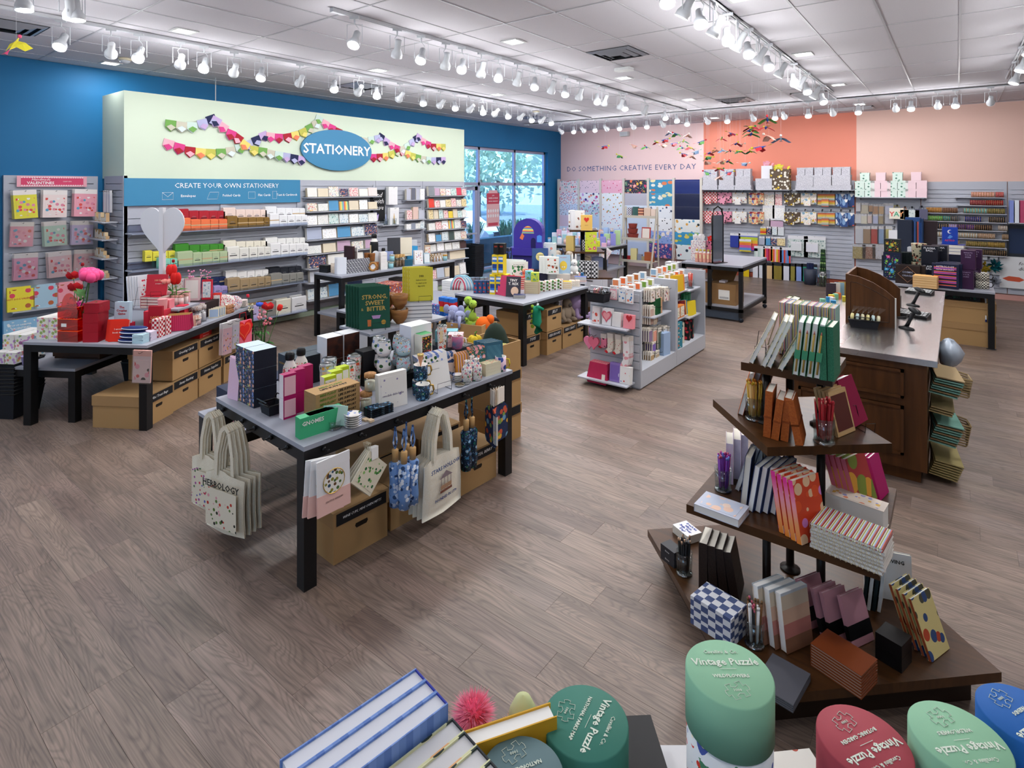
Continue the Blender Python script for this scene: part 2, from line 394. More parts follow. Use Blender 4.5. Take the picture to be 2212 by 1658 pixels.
# ---- slatwall panels, each board its own
def slatwall(label,L,z0,z1,loc,rot,n=24,skip=None,e=(0,0),top=.1):
 r=thing('slatwall_panel',label,'slatwall',loc,rot);g=C('#b4b8c4',.4);p=(z1-z0-top)/n
 part('frame',B().box(0,.022,z0,L,.05,z1).box(0,0,z0,.05,.022,z1).box(L-.05,0,z0,L,.022,z1).box(.05,.001,z1-top,L-.05,.022,z1),g,r)
 me=B().prism([(0,.0),(0,.022),(p-.018,.022),(p-.018,.006),(p-.01,.006),(p-.01,0)],0,L-.1,0,Matrix(((0,0,1,.05),(0,1,0,0),(1,0,0,0),(0,0,0,1)))).mesh('slat',g)
 for i in range(n):
  if skip and skip[0]<=i<skip[1]:continue
  link('slat',me,r,(0,0,z0+i*p))
 return r
Rz=PI/2
def SW(px):return WX(px,400,SX)[0]
yA,yB,yC,yD=SY0,5.44,7.02,8.23
slatwall('grey slatwall behind the coloured envelope packs',1.31,.1,2.3,(SX,yA+.01,0),Rz,skip=(20,24))
slatwall('grey slatwall behind the white and brown envelope packs',1.26,.1,2.3,(SX,yA+1.32,0),Rz,skip=(20,24))
slatwall('grey slatwall behind the shelves of pastel note cards',yC-yB,.1,2.3,(SX,yB,0),Rz)
slatwall('grey slatwall behind the black send with love sign',yD-yC-.01,.1,2.3,(SX,yC+.01,0),Rz)
slatwall('grey slatwall beside the door with seven card shelves',SY1-yD-.01,.1,2.3,(SX,yD+.01,0),Rz)
slatwall('pale slatwall on blue wall under the valentines banner',1.0,.1,2.33,(LX+.05,1.8,0),Rz)
slatwall('narrow slatwall set across the corner beside the stationery wall',.7,.1,2.33,(LX+.1,2.86,0),0)
zb=2.33
slatwall('grey slatwall behind the gift bags under the coral wall',1.68,.12,zb,(-5.14,BY-.05,0),0,n=23,top=.16)
slatwall('grey slatwall behind the plaid gift bags',1.66,.12,zb,(-3.45,BY-.05,0),0,n=23,top=.16)
slatwall('grey slatwall behind the gift tags and tote bags',1.16,.12,zb-.04,(-1.76,BY-.05,0),0,n=23,top=.16)
slatwall('grey slatwall behind the rows of ribbon spools',1.35,.12,zb-.04,(-.585,BY-.05,0),0,n=23,top=.16)
slatwall('grey slatwall at far end beside the fish calendar',1.4,.12,zb-.04,(.78,BY-.05,0),0,n=23,top=.16)
# ---- shop window and door in the blue wall
FR=C('#a9acc4',.35,.3);win=thing('window_frame','','',(0,0,0));win.name='window_1'
for k in('label','category'):
 if k in win:del win[k]
win['kind']='structure'
x0,x1=LX-.17,LX-.1;b=B()
ym=[wy0,11.0,12.5,wy1-.06]
for y in ym:b.box(x0,y,0,x1,y+.07,wz1)
b.box(x0,wy0,wz1-.07,x1,wy1,wz1).box(x0,wy0,2.22,x1,wy1,2.30).box(x0,11.0,.03,x1,wy1,.12)
part('frame',b,FR,win)
G=clear('#e8f4ff',.06,.02,'window_glass')
for y0,y1,z0,z1 in((ym[0],ym[1],2.3,3.13),(ym[1],ym[2],2.3,3.13),(ym[2],ym[3],2.3,3.13),(ym[1],ym[2],.12,2.22),(ym[2],ym[3],.12,2.22)):
 part('pane',B().box(LX-.14,y0+.07,z0,LX-.134,y1,z1),G,win)
part('sill',B().box(LX-.1,11.0,0,LX,wy1,.06),C('#3f6f8c',.5),win)
dr=link('door_1',None);dr['kind']='structure'
b=B()
for y in(wy0+.03,10.86):b.box(x0+.01,y,.02,x1+.02,y+.1,2.2)
b.box(x0+.01,wy0,2.1,x1+.02,10.96,2.2).box(x0+.01,wy0,.02,x1+.02,10.96,.25)
part('frame',b,FR,dr);part('pane',B().box(LX-.14,wy0+.1,.25,LX-.134,10.88,2.1),G,dr)
part('push_bar',B().box(LX-.06,wy0+.05,1.0,LX-.04,10.9,1.04),C('#c9cbd6',.3,.6),dr)
part('closer',B().box(LX-.08,10.1,2.12,LX-.02,10.5,2.18).tube([(LX-.05,10.2,2.15),(LX-.02,10.75,2.2)],.01),C('#c9cbd6',.3,.6),dr)
text('PAPER',.13,C('#e8eef8'),dr,(LX-.13,10.45,1.5),(PI/2,0,-PI/2),bold=True)
text('6',.3,C('#6d8aa0'),win,(LX-.13,10.35,2.6),(PI/2,0,-PI/2),bold=True)
# === ceiling lights
LW=C('#dfe3e8',.35);LENS=emit('#ffffff',14);TRK=C('#dcdfe4',.4)
def track(label,p0,p1):
 d=Vector(p1)-Vector(p0);L=d.length;r=thing('lighting_track',label,'track',(p0[0],p0[1],CZ-.002),math.atan2(d.y,d.x))
 part('rail',B().box(0,-.018,-.03,L,-.006,0).box(0,.006,-.03,L,.018,0).box(0,-.018,-.012,L,.018,0),TRK,r)
 part('end_cap',B().cbox(-.05,0,-.04,.14,.05,.038),TRK,r)
def head():
 r=link('track_spotlight',None);r['category']='spotlight'
 part('adapter',B().cbox(0,0,-.05,.09,.03,.03).tube([(0,0,-.03),(0,0,-.1)],.008),LW,r)
 part('yoke',B().tube([(-.075,0,-.27),(-.075,0,-.1),(.075,0,-.1),(.075,0,-.27)],.0045,5),LW,r)
 a=link('lamp_head',B().lathe([(.018,-.13),(.032,-.125),(.034,-.03),(.05,.0),(.058,.02),(.058,.06),(.053,.06),(.053,.05)],16).mesh('lamp_head',LW),r,(0,0,-.26),(0,0,0))
 tag(part('lens',B().lathe([(.0,.058),(.05,.0575)],16),LENS,a))
 part('cable',B().tube([(.0,0,-.09),(.03,.02,-.13),(.02,.03,-.17),(.0,.02,-.19)],.004,4),LW,r)
 return r
NS=[0]
HPROTO={}
def spot(x,y,aim,label,group,lit=True,w=None):
 """a head under the track at (x, y), turned so that its lens looks to the point aim; local axis of the lamp is +z"""
 v=Vector(aim)-Vector((x,y,CZ-.26));az=math.atan2(v.y,v.x);el=math.atan2(math.hypot(v.x,v.y),-v.z)
 if 'h' not in HPROTO:r=HPROTO['h']=head()
 else:r=dup(HPROTO['h'],(0,0,0))
 r.location=(x,y,CZ-.002);r.rotation_euler=(0,0,az+PI/2);tag(r,label,'spotlight',group)
 lh=[c for c in r.children if c.name.startswith('lamp_head')][0]
 lh.rotation_euler=(PI-el,0,0)
 if lit:
  l=bpy.data.lights.get('track_lamp_%s'%(w or 0))or bpy.data.lights.new('track_lamp_%s'%(w or 0),'SPOT')
  l.energy=w or SPOT_W;l.spot_size=math.radians(88);l.spot_blend=.9;l.shadow_soft_size=.05;l.color=(1,.985,.97)
  o=bpy.data.objects.new('beam',l);COL.objects.link(o);o.parent=lh;o.location=(0,0,.075);o.rotation_euler=(PI,0,0)
  if lit==1:
   g=bpy.data.lights.get('added_fill_lamp')or bpy.data.lights.new('added_fill_lamp','POINT');g.energy=FILL_W;g.shadow_soft_size=.05  # extra point lamp added at the head to brighten the ceiling
   o=bpy.data.objects.new('added_fill',g);COL.objects.link(o);o.parent=lh;o.location=(0,0,.12)
 NS[0]+=1;return r
 # rows read off the photograph: pixel column of each lens along its track line
def colY(px,X):
 k=(px-CX)/F;d=X/(CC*k-SS);return SS*k*d+CC*d
def colX(px,Y):
 k=(px-CX)/F;d=Y/(SS*k+CC);return CC*k*d-SS*d
T1,T2,T3,T4,T5=-6.9,-4.57,-1.7,12.2,.6
track('white ceiling track running parallel to the stationery wall',(T1,1.0),(T1,12.0))
track('white ceiling track down the middle of the shop above the tables',(T2,3.3),(T2,12.0))
track('white ceiling track above the sales counter, closely set with spotlights',(T3,.6),(T3,11.3))
track('white ceiling track running along the coral back wall',(-8.9,T4),(5,T4))
track('white ceiling track beyond the counter at edge of the view',(T5,1.5),(T5,11.5))
track('short white ceiling track above the valentines slatwall',(-5.6,-.8),(-5.6,1.6))
i=0
for px,k in((132,1),(240,0),(300,1),(390,0),(441,1),(506,0),(564,1),(648,0),(722,1),(775,0),(814,2),(864,0),(914,1),(952,0),(983,1),(1016,0),(1043,1),(1070,0),(1097,1),(1125,0),(1148,1),(1170,0),(1190,1)):
 y=colY(px,T1);aim=(T1+2.2,y-1.7,0)if k else(SX,y+.5,2.6)
 spot(T1,y,aim,lit=k==1 or 2,label=('lit spotlight, %s' if k else 'spotlight turned to the wall, %s')%nth(i)+' along the track by the stationery wall',group='spotlights by the stationery wall',w=SPOT_W*.75 if k==1 else WALL_W);i+=1
i=0
for px,k in((766,1),(858,0),(910,1),(963,0),(998,1),(1040,0),(1077,1),(1118,0),(1155,1),(1192,0),(1221,1),(1252,0),(1290,1),(1306,0),(1341,0),(1350,1),(1393,0),(1437,1),(1462,1)):
 y=colY(px,T2);aim=(T2+1.4,y-2.2,0)if k else(T2-2.2,y+1.2,0)
 spot(T2,y,aim,lit=k==1 or 2,label=('lit spotlight, %s' if k else 'spotlight turned away, %s')%nth(i)+' along the middle track',group='spotlights on the middle track');i+=1
i=0
for px,k in((1441,1),(1480,2),(1513,1),(1545,2),(1572,1),(1594,2),(1617,1),(1640,2),(1660,1),(1686,2),(1715,1),(1728,2),(1743,1),(1760,2),(1778,1)):
 y=colY(px,T3);aim=(T3+1.1,y-2.2,.3)if k==1 else(T3-1.8,y-.2,.6)
 spot(T3,y,aim,'spotlight, %s along the track above the counter'%nth(i),'spotlights above the counter');i+=1
i=0
for px,k in((1212,0),(1239,1),(1260,0),(1285,1),(1310,0),(1338,1),(1368,0),(1397,1),(1432,0),(1484,1),(1528,0),(1571,1),(1627,0),(1674,1),(1694,0),(1746,1),(1799,0),(1854,1),(1935,0),(1968,1),(2026,0),(2064,1),(2140,0)):
 x=colX(px,T4);aim=(x*.75,T4-2.6,0)if k else(x,BY,2.4)
 spot(x,T4,aim,lit=k==1 or 2,label=('lit spotlight, %s' if k else 'spotlight turned to the back wall, %s')%nth(i)+' along the back wall track',group='spotlights by the back wall',w=SPOT_W if k==1 else WALL_W);i+=1
i=0
for y in(5.1,6.0,6.9,7.9,8.9,9.9):
 spot(T5,y,(T5-1.2,y-.6,.2),'lit spotlight, %s in the row beyond the counter'%nth(i),'spotlights beyond the counter');i+=1
for j,(px,py,k)in enumerate(((55,14,1),(178,22,0),(228,4,1))):
 x,y=W(px,py,CZ-.3);spot(-5.6,y,(-5.2,y+.2,0)if k else(-7.5,y+.8,0),['big lit spotlight beside the yellow paper bird','unlit spotlight facing sideways near the yellow paper bird','lit spotlight at the top edge above the blue wall'][j],'spotlights above the valentines display')
 # recessed square lamps
k=0
cans=[(-6.5,2.7),(-8.97,2.8),(-6.5,5.3),(-4,5.2),(-6.52,8),(-4,7.95),(-6.53,10.7),(-4.02,10.7),(-1.52,7.9),(-1.52,10.6),(-4.6,13.9),(-1.54,13.4)]
ghost=[(-4,2.5),(-1.5,2.5),(-1.5,5.2),(1,2.5),(1,5.2),(1,7.9),(1,10.6),(-6.5,0),(-4,0),(-1.5,0),(1,0),(3.5,2.5),(3.5,5.2),(3.5,7.9),(3.5,10.6),(-6.5,-2.6),(-4,-2.6),(-1.5,-2.6),(1,-2.6)]
for x,y in cans+ghost:
 def mk():
  r=link('recessed_light',None);r['category']='ceiling light'
  part('trim_ring',B().box(-.11,-.11,-.008,.11,-.085,0).box(-.11,.085,-.008,.11,.11,0).box(-.11,-.085,-.008,-.085,.085,0).box(.085,-.085,-.008,.11,.085,0),WHITE,r)
  part('diffuser',B().box(-.085,-.085,-.004,.085,.085,0),emit('#ffffff',9),r)
  l=bpy.data.lights.new('recessed_lamp','AREA');l.size=.16;l.energy=CAN_W;l.color=(1,.99,1)
  o=bpy.data.objects.new('recessed_lamp',l);COL.objects.link(o);o.parent=r;o.location=(0,0,-.015)
  return r
 inst('can',mk,(x,y,CZ-.001),0,'small square recessed ceiling light, %s counted away from the stationery wall corner'%nth(k),'recessed ceiling lights');k+=1
 # air diffusers and small ceiling fittings
def diffuser(x,y,s,label):
 r=thing('ceiling_vent',label,'vent',(x,y,CZ));g=C('#aab0ba',.3,.5)
 part('backing',B().cbox(0,0,-.004,s,s,.003),C('#22252b'),r)
 for i,q in enumerate((.98,.7,.42)):
  h=s*q/2;t=s*.09;z=-.012-.012*i;b=B()
  o=[(-h,-h),(h,-h),(h,h),(-h,h)];n_=[(u*(h-t)/h,v*(h-t)/h)for u,v in o]
  vs=[(u,v,z+.01)for u,v in o]+[(u,v,z-.012)for u,v in n_]
  b.add(vs,[(a,(a+1)%4,4+(a+1)%4,4+a)for a in range(4)]);part('vane',b,g,r)
def grille(x,y,w,d,label):
 r=thing('return_grille',label,'vent',(x,y,CZ));g=C('#c8cbd2',.4)
 part('backing',B().cbox(0,0,-.004,w,d,.003),C('#3a3d44'),r)
 part('frame',B().box(-w/2,-d/2,-.015,w/2,-d/2+.03,0).box(-w/2,d/2-.03,-.015,w/2,d/2,0).box(-w/2,-d/2,-.015,-w/2+.03,d/2,0).box(w/2-.03,-d/2,-.015,w/2,d/2,0),g,r)
 me=B().box(-w/2+.03,-.006,-.012,w/2-.03,.006,-.006).mesh('slat',g)
 for i in range(int(d/.04)-1):link('slat',me,r,(0,-d/2+.04+i*.04,0))
diffuser(-3.33,6.45,.58,'large square ceiling air diffuser near the middle of the ceiling')
diffuser(-3.35,11.3,.58,'square ceiling air diffuser above the hanging birds')
diffuser(-7.75,5.95,.58,'square ceiling air diffuser above the stationery wall')
diffuser(-7.73,1.5,.58,'square ceiling air diffuser beside the yellow paper bird')
diffuser(-8.0,11.2,.58,'square ceiling air diffuser near the blue corner')
grille(-2.06,11.7,.58,1.18,'long return air grille at the end of the counter track')
grille(-1.9,14.0,1.1,.5,'return air grille close above the coral wall')
for j,(px,py,lb)in enumerate(((1348,147,'flat white wireless box on ceiling below the big diffuser'),(800,190,''),(1146,245,''))):
 if lb:
  x,y=W(px,py,CZ);solo('access_point',B().prism([(-.1,-.08),(.1,-.08),(.12,-.06),(.12,.06),(.1,.08),(-.1,.08),(-.12,.06),(-.12,-.06)],-.04,0),WHITE,lb,'access point',(x,y,CZ))
for px,py,lb in((270,126,'round cream smoke detector between the lit spotlights by the wall'),(1158,240,'round cream smoke detector far along the stationery track')):
 x,y=W(px,py,CZ);r=thing('smoke_detector',lb,'smoke detector',(x,y,CZ))
 part('base',B().lathe([(.075,0),(.075,-.025),(.06,-.03)],16),C('#e6dcc0',.5),r);part('dome',B().lathe([(.06,-.03),(.055,-.05),(.03,-.065),(0,-.068)],16),C('#d5dae4',.3),r)
x,z=WY(1353,290,BY);r=thing('wall_speaker','small white loudspeaker high on the pale pink back wall','speaker',(x,BY-.12,z))
part('body',B().box(-.12,-.05,-.06,.12,.08,.06),WHITE,r);part('front_grille',B().box(-.11,-.055,-.05,.11,-.05,.05),C('#c6c8cf'),r);part('bracket',B().box(-.02,.06,-.02,.02,.119,.02),WHITE,r)
# === tables and fixtures
TOPG=C('#9ea2ae',.35)
def table(label,w,d,h,loc,rot,leg=.075,name='display_table',top=.025,feet=False,knobs=()):
 """black steel frame with a grey top; local origin at the floor, front edge on -y"""
 r=thing(name,label,'table',loc,rot)
 part('top',B().box(0,0,h-top,w,d,h),TOPG,r)
 z1=h-top;a=.065;m=METB
 part('frame',B().box(leg,.005,z1-a,w-leg,.05,z1).box(leg,d-.05,z1-a,w-leg,d-.005,z1).box(.005,leg,z1-a,.05,d-leg,z1).box(w-.05,leg,z1-a,w-.005,d-leg,z1),m,r)
 for x in(.004,w-leg-.004):
  for y in(.004,d-leg-.004):
   part('leg',B().box(x,y,0,x+leg,y+leg,z1),m,r)
   if feet:part('foot',B().lathe([(.055,0),(.055,.006),(.03,.012)],14,0,mx((x+leg/2,y+leg/2,0))),C('#3a3a3e',.3,.5),r)
 return r
 # A: valentines table, turned 32 degrees
RA=math.radians(32);TAl=(-6.76,1.42)
tabA=table('black framed table with grey top carrying the red and pink valentines display',1.22,1.75,.765,(*TAl,0),RA)
def A_(u,v,z=0.765):c,s=math.cos(RA),math.sin(RA);return(TAl[0]+c*u-s*v,TAl[1]+s*u+c*v,z)
x,y,_=A_(-.62,.1);tabA2=table('low black framed table with grey top beside the valentines table',1.05,1.35,.5,(x,y,0),RA,leg=.07)
# B: gift table in the middle
RB=math.radians(-3.0);TB=W(466,858,.785)
tabB=table('black framed table with grey top crowded with mugs, tumblers and boxes',1.12,1.72,.785,(*TB,0),RB,leg=.075)
def B_(u,v,z=.785):c,s=math.cos(RB),math.sin(RB);return(TB[0]+c*u-s*v,TB[1]+s*u+c*v,z)
x,y,_=B_(-.61,.12);tabB2=table('lower black framed table against the side of the crowded gift table',.6,1.3,.5,(x,y,0),RB,leg=.07)
# C: kids' table
TCx,TCy=-5.3,5.6
tabC=table('black framed table with grey top carrying dinosaur books and toys',1.14,1.56,.765,(TCx,TCy,0),0)
# D: tall riser table and its low neighbour
tabD=table('tall black framed table of candles and gifts before the card shelves',.66,2.3,.93,(-7.46,4.89,0),0,leg=.06)
part('shelf',B().box(.02,.02,.33,.64,2.28,.36),TOPG,tabD)
tabD2=table('low grey topped table in front of the tall gift table',1.15,1.9,.5,(-6.72,4.75,0),0,leg=.07)
# E: wheeled wrapping table near the back wall
tabE=thing('wrapping_table','black wheeled work table with grey top and bottom shelf near the gift bags','table',(-3.72,9.55,0),0)
ew,ed=1.0,1.5
part('top',B().box(0,0,.88,ew,ed,.91),TOPG,tabE)
part('frame',B().box(.0,.0,.82,ew,.05,.88).box(0,ed-.05,.82,ew,ed,.88).box(0,.05,.82,.05,ed-.05,.88).box(ew-.05,.05,.82,ew,ed-.05,.88).box(0,0,.16,ew,.05,.21).box(ew-.05,.05,.16,ew,ed,.21),METB,tabE)
part('bottom_shelf',B().box(.03,.03,.21,ew-.03,ed-.03,.235),C('#9a9ba4',.4),tabE)
part('skirt',B().box(.06,.02,.03,ew-.06,.05,.16),C('#3a4350',.5),tabE)
for x in(0,ew-.06):
 for y in(0,ed-.06):
  part('leg',B().box(x,y,.08,x+.06,y+.06,.88),METB,tabE)
  part('caster',B().lathe([(.0,-.02),(.035,-.02),(.035,.02),(0,.02)],12,0,mx((x+.03,y+.03,.036),(PI/2,0,.5))),C('#1d2430',.3),tabE)
part('centre_post',B().box(.44,.0,.16,.5,.05,.88),METB,tabE)
# G: far table right of the counter
TG=W(2150,632,.77)
tabG=table('black framed table with grey top holding astrology games behind the counter',1.5,1.1,.77,(TG[0]-1.5,TG[1],0),0,leg=.07,feet=True)
# H: blue white table and cabinet near the window corner
HX,HY=W(1185,590,.45)
tabH=table('black framed table with grey top crowded with pastel gadgets near the corner',1.55,1.0,.93,(-7.3,10.6,0),0,leg=.06)
part('middle_shelf',B().box(.02,.02,.42,1.53,.98,.45),TOPG,tabH)
cb=thing('drawer_cabinet','long white drawer cabinet under the pastel gadget table','cabinet',(-7.35,10.35,0))
part('body',B().box(0,.02,.05,1.65,.24,.36).box(.03,.04,0,1.62,.22,.05),C('#d8dbe6',.4),cb)
for i in range(3):
 d_=part('drawer',B().box(.01+i*.55,0,.07,.54+i*.55,.02,.34),C('#dfe2ec',.4),cb)
 part('handle',B().box(.2+i*.55,-.02,.25,.34+i*.55,0,.262),BLACK,d_)
 # gondola, two bays, grey
GX0,GX1,GY0,GY1,GZ=-3.3,-2.68,5.72,7.72,1.06;GM=C('#b7bac2',.4);gmid=6.72
for q,(y0,y1)in enumerate(((GY0,gmid-.004),(gmid+.004,GY1))):
 g=thing('gondola_shelf',['grey slatted display gondola bay with socks and valentine gifts on its end','grey slatted display gondola bay with books and card games'][q],'shelving',(0,0,0))
 part('base',B().box(GX0,y0,.02,GX1,y1,.2).box(GX0+.02,y0+.02,0,GX1-.02,y1-.02,.02),GM,g)
 e=.03;xc=(GX0+GX1)/2
 if q==0:part('end_panel',B().box(GX0,y0,.2,GX1,y0+e,GZ),GM,g)
 part('end_panel',B().box(GX0,y1-e,.2,GX1,y1,GZ),GM,g)
 if q==1:part('end_panel',B().box(GX0,y0,.2,GX1,y0+e,GZ),GM,g)
 part('cap',B().box(xc-.13,y0+e,GZ-.09,xc+.13,y1-e,GZ-.07),GM,g)
 for i in range(9):
  z=.2+i*.088
  part('slat',B().box(xc-.125,y0+e,z+.006,xc+.125,y1-e,z+.082),GM,g)
 part('core',B().box(xc-.11,y0+e,.2,xc+.11,y1-e,GZ-.09),C('#70737c',.5),g)
 if q==0:
  for i in range(9):
   z=.22+i*.09;part('slat',B().box(GX0+.012,y0-.014,z+.004,GX1-.012,y0,z+.084),GM,g)
   # ladder shelf beside the wrap
LXx,LYy=W(1395,580,0);ld=thing('ladder_shelf','pale wooden leaning ladder shelf with red tins before the wrapping paper','shelf',(-5.9,11.4,0))
lm=C('#c9c2b4',.5);LH=1.75;lw=.75
for x in(0,lw):
 part('rail',B().tube([(x,-.02,0),(x,.42,LH)],.022,4),lm,ld);part('rear_leg',B().tube([(x,.5,0),(x,.42,LH)],.02,4),lm,ld)
for i,z in enumerate((.55,1.02,1.5)):
 yf=-.02+.44*z/LH;part('shelf',B().box(.01,yf-.03,z,lw-.01,.47,z+.02).box(.0,yf-.05,z,lw,yf-.03,z+.055),lm,ld)
 # sales counter
CX0,CX1,CY0,CY1,CHt=-1.12,-.11,5.12,8.62,.93
WD=grain('#4a2d17','#5d3a1e',(6,6,.6),.35,3,'dark_stained_wood')
ct=thing('sales_counter','dark wood sales counter with a brushed steel top','counter',(0,0,0))
part('body',B().box(CX0,CY0+.03,.1,CX1-.06,CY1,CHt-.045).box(CX0+.05,CY0+.08,0,CX1-.1,CY1-.05,.1),WD,ct)
st,nt,bs=newmat('brushed_steel');bs.inputs['Metallic'].default_value=1;bs.inputs['Base Color'].default_value=(.62,.6,.6,1)
n=N(nt,'ShaderNodeTexNoise');n.inputs['Scale'].default_value=6;n.inputs['Detail'].default_value=4;nt.links.new(coords(nt,None,(1,.12,1)),n.inputs['Vector'])
mr=N(nt,'ShaderNodeMapRange');nt.links.new(n.outputs[0],mr.inputs[0]);mr.inputs[3].default_value=.16;mr.inputs[4].default_value=.34;nt.links.new(mr.outputs[0],bs.inputs['Roughness'])
part('worktop',B().box(CX0-.03,CY0,CHt-.045,CX1,CY1,CHt),st,ct)
for z0,z1 in((.62,.83),(.2,.56)):
 p_=part('panel',B().box(CX0+.1,CY0+.018,z0,CX1-.2,CY0+.03,z1),WD,ct)
 b=B();x0,x1=CX0+.1,CX1-.2
 for a in((x0,z0,x1,z0+.02),(x0,z1-.02,x1,z1),(x0,z0,x0+.02,z1),(x1-.02,z0,x1,z1)):b.box(a[0],CY0+.002,a[1],a[2],CY0+.03,a[3])
 part('moulding',b,WD,p_)
 # curved privacy hood on the counter
hd=thing('counter_hood','dark wood hood with curved top standing on the sales counter','counter hood',(-.815,6.1,CHt))
prof=[(0,0),(.56,0),(.56,.3),(.46,.37),(.32,.44),(.16,.49),(0,.51)]
part('side_panel',B().face(prof,.03),WD,hd,loc=(0,.03,0));part('side_panel',B().face(prof,.03),WD,hd,loc=(0,.95,0))
part('back_panel',B().box(0,.03,0,.03,.92,.51),WD,hd)
inn=[(.06,.05),(.5,.05),(.5,.28),(.4,.33),(.28,.38),(.14,.425),(.06,.43)]
b=B()
for i in range(len(inn)):
 a,c_=inn[i],inn[(i+1)%len(inn)];b.tube([(a[0],0,a[1]),(c_[0],0,c_[1])],.003,4)
part('groove',b,C('#2c190c'),hd)
part('edge_trim',B().box(.56,0,0,.575,.03,.3),C('#e4e2dd'),hd)
hd.scale=(.68,.66,.88)
# tower of dark tiers
TCc=(-.645,3.143);WT=grain('#3a2413','#4c3018',(1,10,1),.3,3,'dark_tier_wood')
tw=thing('tiered_display','four tiered dark wood notebook display with tiers turned corner over side','display stand',(*TCc,0))
def sq(s,a):return[(s/2*math.sqrt(2)*math.cos(a+PI/4+k*PI/2),s/2*math.sqrt(2)*math.sin(a+PI/4+k*PI/2))for k in range(4)]
TZ=[.17,.632,1.018,1.316];TS=[1.12,.8,.585,.4];TR=[PI/4-.02,0,PI/4-.06,.0]
part('plinth',B().prism(sq(.98,TR[0]),0,TZ[0]-.05),C('#24150b',.5),tw)
for z,s,a in zip(TZ,TS,TR):part('tier',B().prism(sq(s,a),z-.04,z),WT,tw)
for x,y in((-.1,-.12),(.12,.0),(-.05,.15)):
 for z0,z1 in zip(TZ[:-1],TZ[1:]):
  part('post',B().lathe([(.05,z0),(.05,z0+.008),(.024,z0+.012),(.02,z0+.03),(.02,z1-.04)],12,0,mx((x,y,0))),C('#1a1412',.35),tw)
def TQ(px,py,t):x,y=W(px,py,TZ[t]);return(x,y,TZ[t])
# near display table in front of the photographer
def CM(r,d):return(CC*r-SS*d,SS*r+CC*d)
nr=thing('puzzle_display_table','dark display table at the front holding puzzle tubes and hardback books','table',(*CM(0,.1),0),math.atan2(SS,CC))
part('top',B().box(-.55,0,1.2,1.05,.8,1.23),WT,nr)
for x in(-.5,.95):
 for y in(.03,.7):part('leg',B().box(x,y,0,x+.06,y+.06,1.2),METB,nr)
 # === kinds of goods
FC=math.atan2(SS,CC)
PAGE=C('#efeade',.8);PAGEW=C('#f4f4f2',.8);INK=C('#17181c',.6);GOLD=C('#c9a34f',.35,.7);WIRE=C('#17171a',.35,.4);STEEL=C('#c4c8cc',.2,.9);CARD=C('#a8865c',.75);KRAFT=C('#b08d5f',.75)
KINDS={}
def kind(f):KINDS[f.__name__]=f;return f
def G(kd,args,loc,rot=0,label=None,cat=None,group=None,scale=None):
 def mk():
  r=KINDS[kd](*args)
  return r
 r=inst(kd+repr([a.name if hasattr(a,'name')else a for a in args]),mk,loc,rot,label,group,scale);r['category']=cat or r.get('category',kd)
 if r['category']=='box':
  for w in('storage','carton','puzzle','tin','kit','riser','block','cube','set','boxed'):
   if w in(label or ''):r['category']={'storage':'storage box','boxed':'boxed item','cube':'cube box','set':'box set','block':'riser'}.get(w,w);break
 r.name=r['category'].replace(' ','_').replace('/','_');return r
def root(name,cat=None):
 r=link(name,None);r['category']=cat or name.replace('_',' ');return r
def ttl(r,t,y,w):
 """t: (words, size, colour, x, z[, bold]) or a list of those, on the face y"""
 for q in(t if isinstance(t,list)else[t]):
  s,sz,col,x,z=q[:5];text(s,sz,C(col)if isinstance(col,str)else col,r,(x,y,z),bold=len(q)>5)
@kind
def book(w,h,t,cover,title=None,page=None,front=None,name='book',spine=None):
 r=root(name);c=.002;k=.003
 cv=part('cover',B().box(-w/2,-t/2,0,w/2,-t/2+c,h,0).box(-w/2,t/2-c,0,w/2,t/2,h,0).box(-w/2,-t/2+c,0,-w/2+c,t/2-c,h,1),[cover,spine or cover],r)
 part('pages',B().box(-w/2+c,-t/2+c,k,w/2-k,t/2-c,h-k),page or PAGE,r)
 if front:part('cover_art',B().box(-w*.38,-t/2-.0008,h*.12,w*.38,-t/2,h*.88),front,r)
 if title:ttl(r,title,-t/2-.0014,w)
 return r
@kind
def flatbook(w,d,t,cover,page=None,name='book',top=None):
 r=root(name);c=.002
 part('cover',B().box(-w/2,-d/2,0,w/2,d/2,c,0).box(-w/2,-d/2,t-c,w/2,d/2,t,0).box(-w/2,-d/2,c,-w/2+c,d/2,t-c,0),cover,r)
 part('pages',B().box(-w/2+c,-d/2+.003,c,w/2-.003,d/2-.003,t-c),page or PAGE,r)
 if top:part('cover_art',B().box(-w*.4,-d*.4,t,w*.4,d*.4,t+.0008),top,r)
 return r
@kind
def pack(w,d,h,mat,title=None,front=None,name='box',side=None,top=None,lidh=0):
 """closed carton with printed front"""
 r=root(name)
 part('body',B().box(-w/2,-d/2,0,w/2,d/2,h,(0,0,1,1,2,0)),[mat,side or mat,top or mat],r)
 if lidh:part('lid',B().box(-w/2-.004,-d/2-.004,h-lidh,w/2+.004,d/2+.004,h+.003),top or mat,r)
 if front:part('front_print',B().box(-w*.42,-d/2-.0012,h*.1,w*.42,-d/2,h*.9),front,r)
 if title:ttl(r,title,-d/2-.002,w)
 return r
